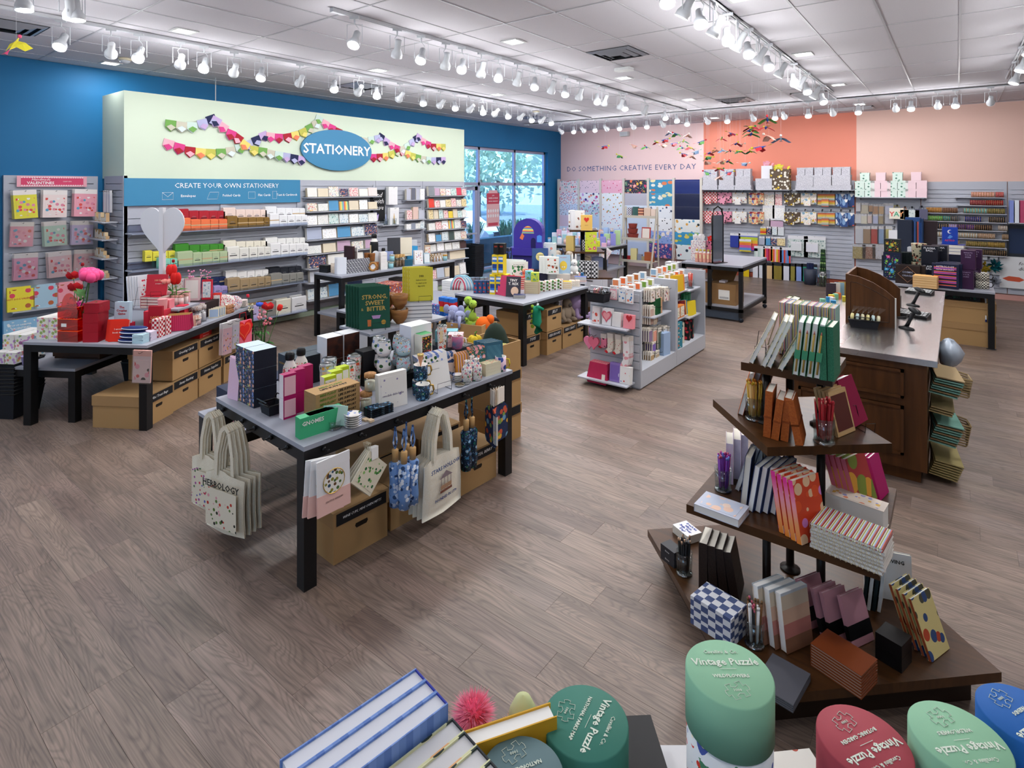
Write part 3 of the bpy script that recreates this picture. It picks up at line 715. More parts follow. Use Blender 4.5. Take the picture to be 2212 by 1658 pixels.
@kind
def envpack(w,h,d,col,band,lean=0):
 """banded pack of envelopes or cards"""
 m=C(col,.6);r=root('stationery_pack','stationery pack')
 v=.012
 part('body',B().add([(-w/2,-d/2,0),(w/2,-d/2,0),(w/2,d/2,0),(-w/2,d/2,0),(-w/2+.002,-d/2,h-v),(w/2-.002,-d/2,h-v),(w/2-.002,d/2,h),(-w/2+.002,d/2,h),(-w/2+.003,-d/2+.02,h),(w/2-.003,-d/2+.02,h)],[(0,1,5,4),(1,2,6,9,5),(2,3,7,6),(3,0,4,8,7),(4,5,9,8),(8,9,6,7),(3,2,1,0)]),m,r)
 if band:part('paper_band',B().box(-w/2-.001,-d/2-.001,h*.42,w/2+.001,d/2+.001,h*.42+.016),stripes(['#c9ac84','#d8bf9a','#b99a70'],60,0),r)
 else:
  part('label',B().box(-w*.3,-d/2-.001,h*.36,w*.3,-d/2,h*.42,0).box(-w*.22,-d/2-.001,h*.5,w*.22,-d/2,h*.515,1).box(-w*.16,-d/2-.001,h*.53,w*.16,-d/2,h*.545,1).box(-w*.2,-d/2-.001,h*.16,w*.2,-d/2,h*.17,1),[INK,C('#85858a')],r)
 return r
@kind
def cards(w,h,d,front,stock='#ece6da',name='card_box',label=None):
 r=root(name,'greeting cards');m=C(stock,.7)
 part('card_stack',B().box(-w/2,-d/2+.003,0,w/2,d/2,h),m,r)
 part('front_card',B().box(-w/2-.001,-d/2,0,w/2+.001,-d/2+.003,h+.004,(0,1,1,1,1,1)),[front,m],r)
 return r
@kind
def tumbler(rad,h,mat,tag_=True,lid=True):
 r=root('tumbler')
 part('body',B().lathe([(rad*.8,0),(rad*.82,.004),(rad,h*.93),(rad,h*.95)],16),mat,r)
 if lid:
  part('rim',B().lathe([(rad*1.01,h*.94),(rad*1.03,h*.955),(rad*1.0,h*.97)],16),STEEL,r)
  part('lid',B().lathe([(rad*1.0,h*.97),(rad*.9,h),(rad*.3,h),(rad*.28,h*.99)],16),clear('#eef2f4',.3,.05),r)
 if tag_:part('hang_tag',B().box(-rad*.3,-rad*1.06,h*.35,rad*.3,-rad*1.04,h*.8),C('#f3dcae'),r)
 return r
@kind
def winecup(mat,low):
 r=root('wine_cup','cup')
 part('body',B().lathe([(.026,0),(.036,.008),(.043,.03),(.0435,.055),(.036,.1),(.0365,.104)],16,[1,1,0,0,0]),[mat,C(low,.3)],r)
 part('lid',B().lathe([(.037,.104),(.036,.111),(.02,.112),(.018,.108)],16),clear('#eef2f4',.35,.05),r)
 return r
@kind
def flask(rad,h,mat,cap):
 r=root('water_bottle','bottle')
 part('body',B().lathe([(rad*.95,0),(rad,.01),(rad,h*.62),(rad*.9,h*.72),(rad*.55,h*.82),(rad*.52,h*.86)],16,[0,0,0,1,1]),[mat,C('#f1eee8',.35)],r)
 part('cap',B().lathe([(rad*.62,h*.85),(rad*.66,h*.87),(rad*.66,h*.95),(rad*.5,h)],14),C(cap,.4),r)
 part('hang_tag',B().box(-.013,-rad-.004,h*.3,.013,-rad-.002,h*.6),C('#f3dcae'),r)
 return r
@kind
def mug(rad,h,mat,hand,inner='#f5f2ec'):
 r=root('mug');hm=C(hand,.25,.6 if hand=='#c9a34f' else 0)
 part('body',B().lathe([(rad*.93,0),(rad,.006),(rad,h),(rad*.93,h),(rad*.9,h*.12),(0,h*.1)],16,[0,0,1,1,1]),[mat,C(inner,.3)],r)
 part('handle',B().tube([(rad*.97,0,h*.82),(rad*1.5,0,h*.8),(rad*1.65,0,h*.5),(rad*1.45,0,h*.22),(rad*.97,0,h*.18)],.006,6),hm,r)
 return r
@kind
def plate(rad,mat,n=18,name='plate'):
 r=root(name);part('dish',B().lathe([(rad*.55,0),(rad*.62,.002),(rad,.012),(rad,.0145),(rad*.6,.006),(0,.006)],n,[1,1,1,0,0]),[mat,C('#e9e6e0',.3)],r);return r
@kind
def jar(rad,h,fill,cap,body=None):
 r=root('jar_candle','candle')
 part('wax',B().lathe([(rad*.92,.006),(rad*.92,h*.55),(0,h*.55)],14),C(fill,.5),r)
 part('glass',B().lathe([(rad,0),(rad,h*.8),(rad*.97,h*.8)],16),body or clear('#f4f8f8',.18),r)
 part('stopper',B().lathe([(rad*1.02,h*.78),(rad*1.04,h*.8),(rad*1.04,h),(0,h)],16),grain(cap,'#8a5f38',(40,40,40),.8),r)
 return r
@kind
def vase(mat,rad=.036,h=.15):
 r=root('bottle_vase','vase');part('body',B().lathe([(rad*.8,0),(rad,.008),(rad,h*.55),(rad*.8,h*.72),(rad*.45,h*.82),(rad*.42,h*.93),(rad*.52,h),(rad*.42,h*.99),(rad*.38,h*.8)],16),mat,r);return r
@kind
def bowl(rad,h):
 r=root('wooden_bowl','bowl');part('body',B().lathe([(rad*.4,0),(rad*.45,.006),(rad*.85,h*.35),(rad,h*.75),(rad,h),(rad*.93,h),(rad*.9,h*.7),(0,h*.3)],18),grain('#7a4d28','#a8743f',(3,3,16),.45),r)
 part('filling',B().lathe([(rad*.9,h*.82),(0,h*.84)],14),C('#e6d9b8',.6),r);return r
@kind
def easel(w,h,d=.09):
 r=root('wire_easel','display stand');x=w/2
 part('front_hoop',B().tube([(-x,-d*.5,.0),(-x,-d*.55,h*.5),(x,-d*.55,h*.5),(x,-d*.5,0)],.0018,4),WIRE,r)
 part('back_frame',B().tube([(-x,-d*.5,.003),(-x,d*.4,.003),(-x*.5,d*.55,h),(x*.5,d*.55,h),(x,d*.4,.003),(x,-d*.5,.003)],.0018,4),WIRE,r);return r
@kind
def carton(w,d,h,words,lid=.09,side='x'):
 """archive box with lift-off lid, black label strip and hand hole on its +x face"""
 r=root('storage_box','box')
 part('body',B().box(-w/2,-d/2,0,w/2,d/2,h-.01),KRAFT,r)
 part('lid',B().box(-w/2-.006,-d/2-.006,h-lid,w/2+.006,d/2+.006,h),CARD,r)
 lb=part('label_strip',B().box(w/2+.006,-d*.46,h-lid+.008,w/2+.0085,d*.46,h-.012),INK,r)
 if words:text(words,min(.05,d*1.35/max(4,len(words))),C('#f2f2f2'),lb,(w/2+.009,0,h-lid/2),(PI/2,0,PI/2),shear=.3)
 part('hand_hole',B().face([(-.045,.0),(-.035,-.014),(.035,-.014),(.045,0),(.04,.014),(-.04,.014)],.002,0,mx((w/2-.001,0,h-lid-.045),(0,0,PI/2))),C('#1c130b'),r)
 return r
@kind
def tote(w,h,print_,lines=(),d=.03,n=1,cloth='#efe7d4'):
 """canvas bag hanging flat by its handles from a hook at the origin, front on -y"""
 r=root('tote_bag','tote bag');m=grain(cloth,'#e3dac4',(60,60,60),.9,3,'canvas');z1=-.27;z0=z1-h;vs=[];nx,nz=7,9
 for s in(-1,1):
  for j in range(nz):
   for i in range(nx):
    u=i/(nx-1)*2-1;v=j/(nz-1);e=(1-u*u)*(.35+.65*math.sin(v*PI))*d
    pinch=1-.06*(1-v)*(v<.99)+.03*math.sin(v*5+u*2)
    vs.append((u*w/2*(1-.05*v),s*(e+.004)+.012*math.sin(u*4+v*3)*v,z1-(1-v)*h*(1-.03*abs(u))-.03*u*u*v))
 f=[];o=nx*nz
 for k in(0,o):
  for j in range(nz-1):
   for i in range(nx-1):
    a=k+j*nx+i;q=(a,a+1,a+nx+1,a+nx);f.append(q if k==0 else q[::-1])
 ring=[i for i in range(nx)]+[j*nx+nx-1 for j in range(1,nz)]
 for j in range(nz-1):
  for i in(0,nx-1):
   a=j*nx+i;f.append((a,a+nx,o+a+nx,o+a))
 for i in range(nx-1):f.append((i,i+1,o+i+1,o+i))
 part('body',B().add(vs,f,0,True),m,r)
 for s in(-1,1):
  b=B();p=[(-w*.22,s*.012,z1-.03),(-w*.2,s*.012,z1+.1),(-.035,s*.008,-.03),(0,s*.006,0),(.035,s*.008,-.03),(w*.2,s*.012,z1+.1),(w*.22,s*.012,z1-.03)]
  for a,c in zip(p[:-1],p[1:]):
   a,c=Vector(a),Vector(c);t=(c-a).normalized();nrm=Vector((t.z,0,-t.x))*.013;th=Vector((0,.0015,0))
   b.add([a-nrm-th,a+nrm-th,c+nrm-th,c-nrm-th,a-nrm+th,a+nrm+th,c+nrm+th,c-nrm+th],[(0,1,2,3),(7,6,5,4),(0,3,7,4),(1,5,6,2)])
  part('handle',b,m,r)
 if print_:
  y=-d-.014;part('print',B().box(-w*.4,y,z1-h*.88,w*.4,y+.001,z1-h*.27),print_,r)
 for s_,sz,col,zz in lines:text(s_,sz,C(col),r,(0,-d-.016,z1-h*zz),bold=True)
 return r
@kind
def hangcard(w,h,front,head='#f4f1ee',n=3,d=.006,gap=.006,bag=False,hook=True,title=None,art=None):
 """cards or bagged goods hanging one before another on a peg; origin at the peg, front on -y"""
 r=root('hanging_pack','hanging pack');m=C(head,.6);hk=.02
 if hook:part('peg',B().tube([(0,.0,.0),(0,-.02-n*(d+gap)-.03,0),(0,-.02-n*(d+gap)-.045,.012)],.0025,4).cbox(0,-.004,-.02,.03,.008,.035),WIRE,r)
 for i in range(n):
  y=-.012-(n-i)*(d+gap)if False else-.015-i*(d+gap);sh=(i-n+1)*.004
  last=i==n-1
  pk=part('pack',B().box(-w/2+sh,y-d,-h+.0,w/2+sh,y,-h*.0+.015+hk*0,(0,1,1,1,1,1)).box(-w/2+sh-.0005,y-d-.0008,-h*.13,w/2+sh+.0005,y+.0003,.016,1),[front,m],r)
  if last and art:part('picture',B().box(-w*.4,y-d-.002,-h*.9,w*.4,y-d,-h*.25),art,pk)
  if last and title:ttl(pk,title,y-d-.003,w)
  if last and bag:part('clear_bag',B().box(-w*.54,y-d-.006,-h*1.03,w*.54,y-d-.004,.02),clear('#ffffff',.16,.15),pk)
 return r
@kind
def giftbag(w,h,d,mat,hang=False,handle='#f1f1f1'):
 """paper carrier; stands on z=0, or hangs from a peg when hang"""
 r=root('gift_bag','gift bag');o=-h-.05 if hang else 0
 part('body',B().box(-w/2,-d/2,o,w/2,d/2,o+h),mat,r)
 if hang:part('peg',B().tube([(0,hang,0),(0,-d/2-.02,0)],.003,4).cbox(0,hang-.012,-.02,.03,.01,.04),WIRE,r)
 for s in(-1,1):part('handle',B().tube([(-w*.2,s*d/2,o+h),(-w*.15,s*d/2,o+h+.05),(w*.15,s*d/2,o+h+.05),(w*.2,s*d/2,o+h)],.002,4),C(handle),r)
 return r
@kind
def glass(rad=.037,h=.1):
 r=root('glass_cup','glass');part('wall',B().lathe([(rad*.9,.012),(rad,h),(rad*.96,h),(rad*.86,.014)],18),clear('#f2f6f6',.14),r)
 part('base',B().lathe([(rad*.96,0),(rad,.006),(rad*.9,.014),(0,.014)],18),clear('#dfe8ea',.35,.05),r);return r
@kind
def pen(mat,tip,L=.17,rad=.0043):
 r=root('pencil');part('barrel',B().lathe([(rad*.3,0),(rad,.012),(rad,L-.012)],7),C(mat,.4),r);part('end',B().lathe([(rad*1.08,L-.012),(rad*1.08,L)],7),C(tip,.35,.2),r);return r
def cup_of_pens(loc,n,cols,tips,what,where,L=.19,rad=.045,seed=1,gh=.115):
 G('glass',(rad,gh),loc,0,'clear glass tumbler holding '+where,'glass');q=random.Random(seed)
 for i in range(n):
  a=q.random()*2*PI;rr=rad*.72*math.sqrt(q.random());tx,ty=q.uniform(-.13,.13),q.uniform(-.1,.1)
  b_=(rr*math.cos(a),rr*math.sin(a));tx,ty=-b_[1]*4.2*.8,b_[0]*4.2*.8
  G('pen',(cols[i%len(cols)],tips[i%len(tips)],L),(loc[0]+b_[0]*.75,loc[1]+b_[1]*.75,loc[2]+.016),(tx*.7,ty*.7,0),what,'pencil',what,scale=(1,1,q.uniform(.93,1.04)))
def ribbonwrap():pass
@kind
def plush(col,shape,col2='#f2efe8'):
 """soft toys, sitting on z=0 and facing -y"""
 m=grain(col,col2 if shape=='avocado2' else col,(30,30,30),.95,6,'plush');m2=C(col2,.9);r=root('plush_toy','soft toy');bl=B();b2=B()
 if shape=='elephant':
  bl.ball((0,0,.07),(.07,.06,.075)).ball((0,-.02,.17),(.055,.055,.055));hd_=B()
  bl.tube([(0,-.065,.17),(0,-.1,.14),(0,-.11,.1),(0,-.1,.07)],[.02,.017,.013,.009],8)
  for s in(-1,1):bl.ball((s*.075,.0,.18),(.035,.012,.045)).ball((s*.06,-.05,.03),(.028,.05,.025)).ball((s*.07,-.03,.1),(.018,.05,.02),0,8,6)
  b2.box(-.02,-.066,.06,.02,-.064,.11)
 elif shape=='dino':
  bl.ball((0,0,.07),(.065,.065,.07)).tube([(0,-.01,.1),(0,-.03,.17),(0,-.02,.24)],[.045,.032,.03],10).ball((0,-.04,.265),(.038,.05,.036))
  for s in(-1,1):bl.ball((s*.05,-.05,.025),(.025,.04,.025)).ball((s*.055,.0,.12),(.014,.03,.014),0,8,6)
  b2.lathe([(.026,0),(0,.004)],12,0,mx((0,-.067,.07),(PI/2,0,0)))
 elif shape=='avocado':
  bl.lathe([(0,0),(.1,.02),(.13,.1),(.12,.2),(.085,.3),(.05,.35),(0,.37)],20)
  b2.lathe([(.1,0),(.0,.004)],16,0,mx((0,-.125,.12),(PI/2,0,0)))
 elif shape=='octopus':
  bl.ball((0,0,.2),(.12,.11,.12),0,14,9)
  for i in range(8):a=i*PI/4;bl.tube([(.05*math.cos(a),.05*math.sin(a),.12),(.12*math.cos(a),.12*math.sin(a),.05),(.17*math.cos(a),.17*math.sin(a),.03),(.21*math.cos(a+.2),.21*math.sin(a+.2),.05)],[.035,.03,.022,.012],8)
  b2.ball((.03,-.1,.2),.008).ball((-.03,-.1,.2),.008)
 elif shape=='puppy':
  bl.ball((0,0,.07),(.06,.055,.075)).ball((0,-.015,.17),(.052,.052,.05)).ball((0,-.065,.155),(.024,.03,.022))
  for s in(-1,1):bl.ball((s*.05,-.06,.02),(.022,.045,.022)).ball((s*.065,-.03,.08),(.018,.02,.04),0,8,6)
  for s in(-1,1):b2.ball((s*.055,0,.165),(.014,.02,.045),0,8,6)
  b2.ball((0,-.095,.16),.009)
 elif shape=='gorilla':
  bl.ball((0,0,.12),(.12,.1,.13),0,12,8).ball((0,-.03,.28),(.08,.075,.08))
  for s in(-1,1):bl.tube([(s*.1,0,.2),(s*.16,-.05,.1),(s*.15,-.1,.02)],[.045,.04,.035],8).ball((s*.08,-.1,.03),(.04,.07,.035))
  b2.ball((0,-.09,.26),(.045,.03,.035))
 elif shape=='toucan':
  bl.ball((0,0,.08),(.085,.07,.08),0,12,8).ball((.05,-.04,.13),(.045,.04,.045));b2.tube([(.08,-.05,.13),(.12,-.07,.12),(.14,-.08,.1)],[.02,.014,.004],8)
 elif shape=='bunny':
  bl.ball((0,0,.06),(.05,.05,.06)).ball((0,-.01,.14),(.04,.04,.04))
  for s in(-1,1):bl.ball((s*.02,0,.2),(.012,.01,.045),0,8,6).ball((s*.035,-.04,.02),(.02,.035,.02))
  b2.ball((0,-.05,.14),.006)
 elif shape=='pepper':
  for i in range(4):a=i*PI/2+.5;bl.ball((.03*math.cos(a),.03*math.sin(a),.05),(.035,.035,.05))
  b2.tube([(0,0,.09),(0,0,.12),(.02,0,.135)],[.015,.008,.006],8)
 elif shape=='seahorse':
  bl.tube([(0,0,.02),(.03,-.02,.05),(.0,-.02,.12),(.01,-.01,.2),(0,-.02,.26)],[.015,.035,.045,.04,.035],10).tube([(0,-.02,.26),(0,-.09,.25)],[.025,.012],8)
  for i in range(5):b2.ball((0,.03,.08+i*.045),(.01,.02,.018),0,8,5)
 part('body',bl,m,r);part('face' if shape in('octopus','bunny','gorilla')else 'trim',b2,C(col2,.8),r)
 if shape in('elephant','dino','puppy'):
  e=B()
  zz,yy,xx={'elephant':(.185,-.068,.025),'dino':(.275,-.075,.022),'puppy':(.185,-.058,.02)}[shape]
  for s in(-1,1):e.ball((s*xx,yy,zz),.005,0,6,4)
  part('eyes',e,INK,r,kind='stuff')
 return r
def leafp(b,p,a,L,w,mi=0,droop=.3):
 """a bent leaf of six triangles"""
 p=Vector(p);d=Vector((math.cos(a),math.sin(a),.6)).normalized();s=Vector((-math.sin(a),math.cos(a),0))*w
 q=p+d*L*.5;e=p+d*L-Vector((0,0,L*droop));b.add([p,q+s,q-s,e,q-Vector((0,0,w*.4))],[(0,4,1),(0,2,4),(1,4,3),(4,2,3)],mi)
def flower(loc,rot,kind_,col,h,label,col2='#5b8a3a',s=1.0,eye='#e0b64a'):
 r=thing('artificial_flower',label,'flower',loc,rot);b=B().tube([(0,0,0),(0,.01,h*.5),(0,0,h)],.003*s,5);part('stem',b,C(col2),r);pm=C(col,.7)
 if kind_=='poppy':
  for i in range(6):
   a=i*PI/3;b=B();c=Vector((math.cos(a),math.sin(a),0));t=Vector((-math.sin(a),math.cos(a),0));k=.045*s
   b.add([Vector((0,0,h)),Vector((0,0,h))+c*k*.7+t*k*.6+Vector((0,0,k*.35)),Vector((0,0,h))+c*k*.7-t*k*.6+Vector((0,0,k*.35)),Vector((0,0,h))+c*k*1.0+t*k*.5+Vector((0,0,k*.9)),Vector((0,0,h))+c*k*1.0-t*k*.5+Vector((0,0,k*.9)),Vector((0,0,h))+c*k*.9+Vector((0,0,k*1.25))],[(0,1,2),(1,3,4,2),(3,5,4)],0,True);part('petal',b,pm,r)
  part('centre',B().ball((0,0,h+.012),(.014*s,.014*s,.012),0,8,5),C(eye),r)
 elif kind_=='tulip':
  for i in range(5):
   a=i*2*PI/5;part('petal',B().ball((.014*s*math.cos(a),.014*s*math.sin(a),h+.025*s),(.016*s,.016*s,.035*s),0,8,6),pm,r)
 elif kind_=='peony':
  q=random.Random(3)
  for i in range(14):
   a=i*2.4;k=.012+.028*(i/14);part('petal',B().ball((k*s*math.cos(a),k*s*math.sin(a),h+(.03-k*.3)*s),(.022*s,.022*s,.026*s),0,7,5),pm,r)
 elif kind_=='spray':
  q=random.Random(5)
  for i in range(10):part('blossom',B().ball((q.uniform(-.03,.03)*s,q.uniform(-.03,.03)*s,h+q.uniform(-.05,.03)),.011*s,0,7,5),pm,r)
 b=B();leafp(b,(0,0,h*.35),.6,.1*s,.018*s);part('leaf',b,C(col2),r);b=B();leafp(b,(0,0,h*.5),3.4,.1*s,.018*s);part('leaf',b,C(col2),r)
 return r
def basket(loc,label,w=.4,d=.28,h=.2,rot=0,group=None):
 def mk():
  r=root('wire_basket','basket');
  part('mesh_body',B().prism([(-w*.42,-d*.42),(w*.42,-d*.42),(w*.42,d*.42),(-w*.42,d*.42)],0,.004).add([(-w*.42,-d*.42,0),(w*.42,-d*.42,0),(w*.42,d*.42,0),(-w*.42,d*.42,0),(-w/2,-d/2,h),(w/2,-d/2,h),(w/2,d/2,h),(-w/2,d/2,h)],[(0,1,5,4),(1,2,6,5),(2,3,7,6),(3,0,4,7)]),C('#1b1d24',.7),r)
  part('rim',B().tube([(-w/2,-d/2,h),(w/2,-d/2,h),(w/2,d/2,h),(-w/2,d/2,h)],.006,6,0,True),METB,r)
  for s in(-1,1):part('handle',B().tube([(-.07,s*d/2,h),(-.06,s*(d/2+.015),h+.03),(.06,s*(d/2+.015),h+.03),(.07,s*d/2,h)],.004,5),METB,r)
  return r
 return inst(('basket',w,d,h),mk,loc,rot,label,group)
def wshelf(label,L,d,loc,rot=0,lip=False):
 r=thing('shelf',label,'shelf',loc,rot);part('board',B().box(0,-d,-.014,L,0,0),C('#b7bac4',.4),r)
 for x in(.03,L-.05):part('bracket',B().face([(0,0),(0,-.06),(-.0,-.06)],.01,0,mx((x,0,-.014)))if False else B().prism([(0,0),(-d*.7,0),(0,-.06)],0,.01,0,Matrix(((0,0,1,x),(1,0,0,0),(0,1,0,-.014),(0,0,0,1)))),C('#a3a6b0',.4),r)
 if lip:part('clear_lip',B().box(0,-d-.003,-.014,L,-d,.035),clear('#f4f8ff',.1),r)
 return r
 # printed papers used for card fronts
ART=[blobs('#f4efe6',['#d98a8a','#8fb3a0','#e0b96a','#7a8fb5'],60,.4),blobs('#f6f4f0',['#b9c9d8','#a8bfae'],80,.3),floral('#f2e9df',['#d97f78','#e8b04f','#7d9b6b','#c95f6c'],32),C('#f3f0ea'),stripes(['#e46a5e','#f0b44c','#f1e28a','#8cc39a','#7bb0d6'],9,0),blobs('#ffffff',['#9db6cc','#c9b4a0'],50,.25),floral('#e9f0f3',['#9cc0d4','#5f8fae','#e2e8e4'],36),blobs('#f7ddd9',['#c2465a','#e58a93'],45,.4),C('#e9dcc3'),blobs('#f2f2f0',['#333333','#777777'],35,.2),stripes(['#f2d5d5','#f7efe9'],40,0),blobs('#cfe3df',['#f2f2ea','#4f8f88'],40,.35),C('#5b9bc8'),floral('#26345c',['#d98a6a','#e8d9b0','#7f9ac4'],30),blobs('#f0e0b0',['#c98f3f','#7c5a2a'],50,.35),C('#c9a9c2'),blobs('#fdfdfd',['#d9626c'],28,.3),C('#dfe5ea')]
# === stationery wall
# ---- STATIONERY sign and header board
def onL(px,py,dx=0):y,z=WX(px,py,SX+dx);return(SX+dx,y,z)
sg=thing('stationery_sign','blue oval STATIONERY sign on pale green wall','sign',(SX+.04,6.16,2.83),Rz)
b=B().face([(.73*math.cos(2*PI*i/48),.36*math.sin(2*PI*i/48))for i in range(48)],.03);part('oval_board',b,C('#3f84ae',.5),sg,loc=(0,.015,0))
text('STATIONERY',.235,C('#ffffff'),sg,(0,-.018,0),bold=True)
for x in(-.4,.4):part('spacer',B().box(x-.02,.015,-.02,x+.02,.04,.02),WHITE,sg)
hb=thing('header_board','long blue header board reading CREATE YOUR OWN STATIONERY','sign',(SX+.012,4.165,2.115),Rz)
part('board',B().box(-1.3,-.006,-.185,1.27,0,.185),C('#4089b3',.45),hb)
text('CREATE YOUR OWN STATIONERY',.1,C('#ffffff'),hb,(.1,-.008,.085));yy=-.008
wh=C('#f2f6f8')
for x,s in((-.5,'Envelopes'),(.12,'Folded Cards'),(.64,'Flat Cards'),(1.03,'Text & Cardstock')):text(s,.05,wh,hb,(x,yy,-.06),bold=True)
def outline(pts,closed=True):return B().tube([(x,yy,z)for x,z in pts],.003,4,0,closed)
ic=part('envelope_icon',outline([(-.84,-.11),(-.7,-.11),(-.7,-.01),(-.84,-.01)]).tube([(-.84,yy,-.01),(-.77,yy,-.07),(-.7,yy,-.01)],.003,4),wh,hb)
part('folded_icon',outline([(-.24,-.11),(-.09,-.11),(-.07,-.01),(-.2,-.01)]),wh,hb);part('flat_icon',outline([(.38,-.11),(.49,-.11),(.49,-.01),(.38,-.01)]),wh,hb);part('sheet_icon',outline([(.78,-.12),(.85,-.12),(.85,0),(.78,0)]),wh,hb)
# ---- envelope bunting: each pennant hangs on the wall by itself
pal={'g':'#73a855','t':'#cfccba','m':'#cfe4dc','l':'#b9bcdf','n':'#20264e','v':'#c9aedb','p':'#f0b3c3','h':'#d8428a','r':'#a81f30','y':'#e8d878','o':'#c4c25a','c':'#ee8460','w':'#dfeef0'}
flap={'g':'t','t':'w','m':'g','l':'v','n':'l','v':'n','p':'h','h':'r','r':'p','y':'c','o':'y'}
cname={'g':'leaf green','t':'taupe','m':'mint','l':'periwinkle','n':'navy','v':'lilac','p':'blush pink','h':'hot pink','r':'red','y':'yellow','o':'olive yellow'}
cnt={}
def swag(points,seq,where):
 n=len(seq);seg=[0]
 for a,c in zip(points[:-1],points[1:]):seg.append(seg[-1]+math.hypot(c[0]-a[0],c[1]-a[1]))
 yz=[WX(px,py,SX)for px,py in points]
 ds=[0]
 for a,c in zip(yz[:-1],yz[1:]):ds.append(ds[-1]+math.hypot(c[0]-a[0],c[1]-a[1]))
 for i,ch in enumerate(seq):
  t=ds[-1]*(i+.5)/n;k=max(j for j in range(len(ds)-1)if ds[j]<=t);u=(t-ds[k])/(ds[k+1]-ds[k])
  y=yz[k][0]+u*(yz[k+1][0]-yz[k][0]);z=yz[k][1]+u*(yz[k+1][1]-yz[k][1]);a=math.atan2(yz[k+1][1]-yz[k][1],yz[k+1][0]-yz[k][0])
  cnt[(ch,where)]=cnt.get((ch,where),0)+1
  def mk(c=ch):
   r=root('paper_pennant','bunting');w=.142;h=w*1.15
   part('envelope',B().face([(-w/2,0),(-w/2,-h*.62),(0,-h),(w/2,-h*.62),(w/2,0)],.006),C(pal[c],.7),r)
   part('flap',B().face([(-w*.43,-h*.6),(0,-h*.38),(w*.43,-h*.6),(0,-h*.93)],.006,0,mx((0,-.006,0),(-.1,0,0))),C(pal[flap[c]],.7),r)
   return r
  inst(('pen',ch),mk,(SX+.012+.007*(i%2)+(.02 if where=='upper' else .0),y,z),(0,-a*.75,Rz),'%s envelope pennant, %s of its colour along the %s swag'%(cname[ch],nth(cnt[(ch,where)]-1),where),'envelope bunting')
def cr(*p):return[(220+x/2.765,180+y/2.765)for x,y in p]
swag(cr((375,215),(480,232),(540,232),(600,212),(655,183),(720,232),(770,280),(815,305),(860,350),(905,375),(960,385),(1010,400),(1110,418),(1210,440)),'gtmlnvphryogtmlnv','upper')
swag(cr((370,325),(460,358),(520,378),(590,388),(650,392),(710,390),(770,378),(820,360),(870,340),(920,312),(960,288),(1040,300),(1090,302),(1140,290),(1185,275),(1225,250),(1265,222),(1300,196),(1350,232),(1400,262),(1440,285),(1485,303),(1525,315),(1570,325),(1630,312),(1668,300),(1710,338),(1745,360),(1800,392),(1845,412),(1905,432),(1970,442),(2050,440)),'phryogtmlnvphryogtmphryogtmlnvphryogtmlnv','long middle')
swag(cr((1600,422),(1655,420),(1692,415),(1728,402),(1762,388),(1800,370),(1850,328),(1885,298),(1915,325),(1945,345),(1975,360),(2050,362)),'hryogtmlnvphryo','short far')
# ---- tiered clear shelves of envelope packs
SHd=.24
lips={}
for i,(pa,pb)in enumerate((((488,494),(661,484)),((488,566),(663,548)),((488,630),(651,612)),((509,690),(676,676)))):
 za=WX(*pa,SX+SHd)[1];zb_=WX(*pb,SX+SHd)[1];lips[i]=(za+zb_)/2
 sh_=wshelf(['top','second','third','lowest'][i]+' clear fronted shelf of envelope packs',2.55,SHd,(SX,yA+.02,lips[i]if i<3 else max(.14,lips[i])),Rz,lip=True)
 if i<3:part('step',B().box(0.02,-.115,0,2.53,-.002,.098),clear('#e8ecf4',.15),sh_)
PXS=5.82
prow=[(0,0,[('#d6308a','hot pink',[135,250,355],'01',.13),('#a9202f','red',[330,495,620,750,855,950],'00000',.17),('#f3ddd3','blush',[925,1085,1205,1300,1395,1475],'00000',.17),('#f1f2f4','white',[1450,1600,1710,1795,1885,1955],'00011',.17)]),(0,1,[('#f3a8c8','light pink',[20,145,280,380],'011',.13),('#ef7a4c','orange',[360,520,645,765,870,980],'11111',.15),('#86662f','bronze',[975,1110,1240,1340,1435,1510],'01110',.15),('#f4f5f8','bright white',[1510,1630,1735,1830,1910,1985],'10000',.16)]),(1,0,[('#ecdf4e','yellow',[-60,40,150,235,330],'0000',.12),('#3f8a2c','green',[320,500,635,755,865,950],'10011',.17),('#efe9d8','cream',[925,1090,1210,1310,1400,1480],'00000',.17),('#f2f2ef','ivory',[1455,1610,1715,1805,1885,1955],'00000',.17)]),(1,1,[('#8fd8c0','mint',[120,200,265,365],'000',.12),('#b7c9a0','sage',[350,545,660,790,880,990],'10101',.17),('#efeee6','off-white',[975,1130,1250,1360,1445,1525],'00000',.18),('#f4f4f4','chalk white',[1515,1650,1755,1845,1935,2000],'00000',.18)]),(2,0,[('#1d2c58','navy',[560,680,770,880,965],'0001',.13),('#f4f4f4','plain white',[955,1100,1225,1325,1420,1505],'00000',.17),('#20232c','black',[1490,1640,1745,1835,1910],'0000',.15)]),(2,1,[('#a99bd0','lavender',[810,900,990],'00',.1),('#a68f6d','kraft',[975,1140,1255,1360,1450,1530],'00000',.17),('#8b8a84','grey',[1520,1665,1760,1850,1935],'1000',.16)]),(3,0,[('#b49a72','kraft sheet',[1160,1360],'0',.24),('#8a6630','bronze sheet',[1375,1560],'0',.24),('#efead9','cream sheet',[1570,1750],'0',.24),('#f4f4f4','white sheet',[1770,1930],'0',.25)]),(3,1,[('#c4b6e0','lavender sheet',[1210,1390],'0',.22),('#8f8d87','grey sheet',[1390,1600],'0',.24),('#f0ebd8','pale cream sheet',[1600,1790],'0',.24),('#f1f1f3','bright white sheet',[1800,1985],'0',.24)])]
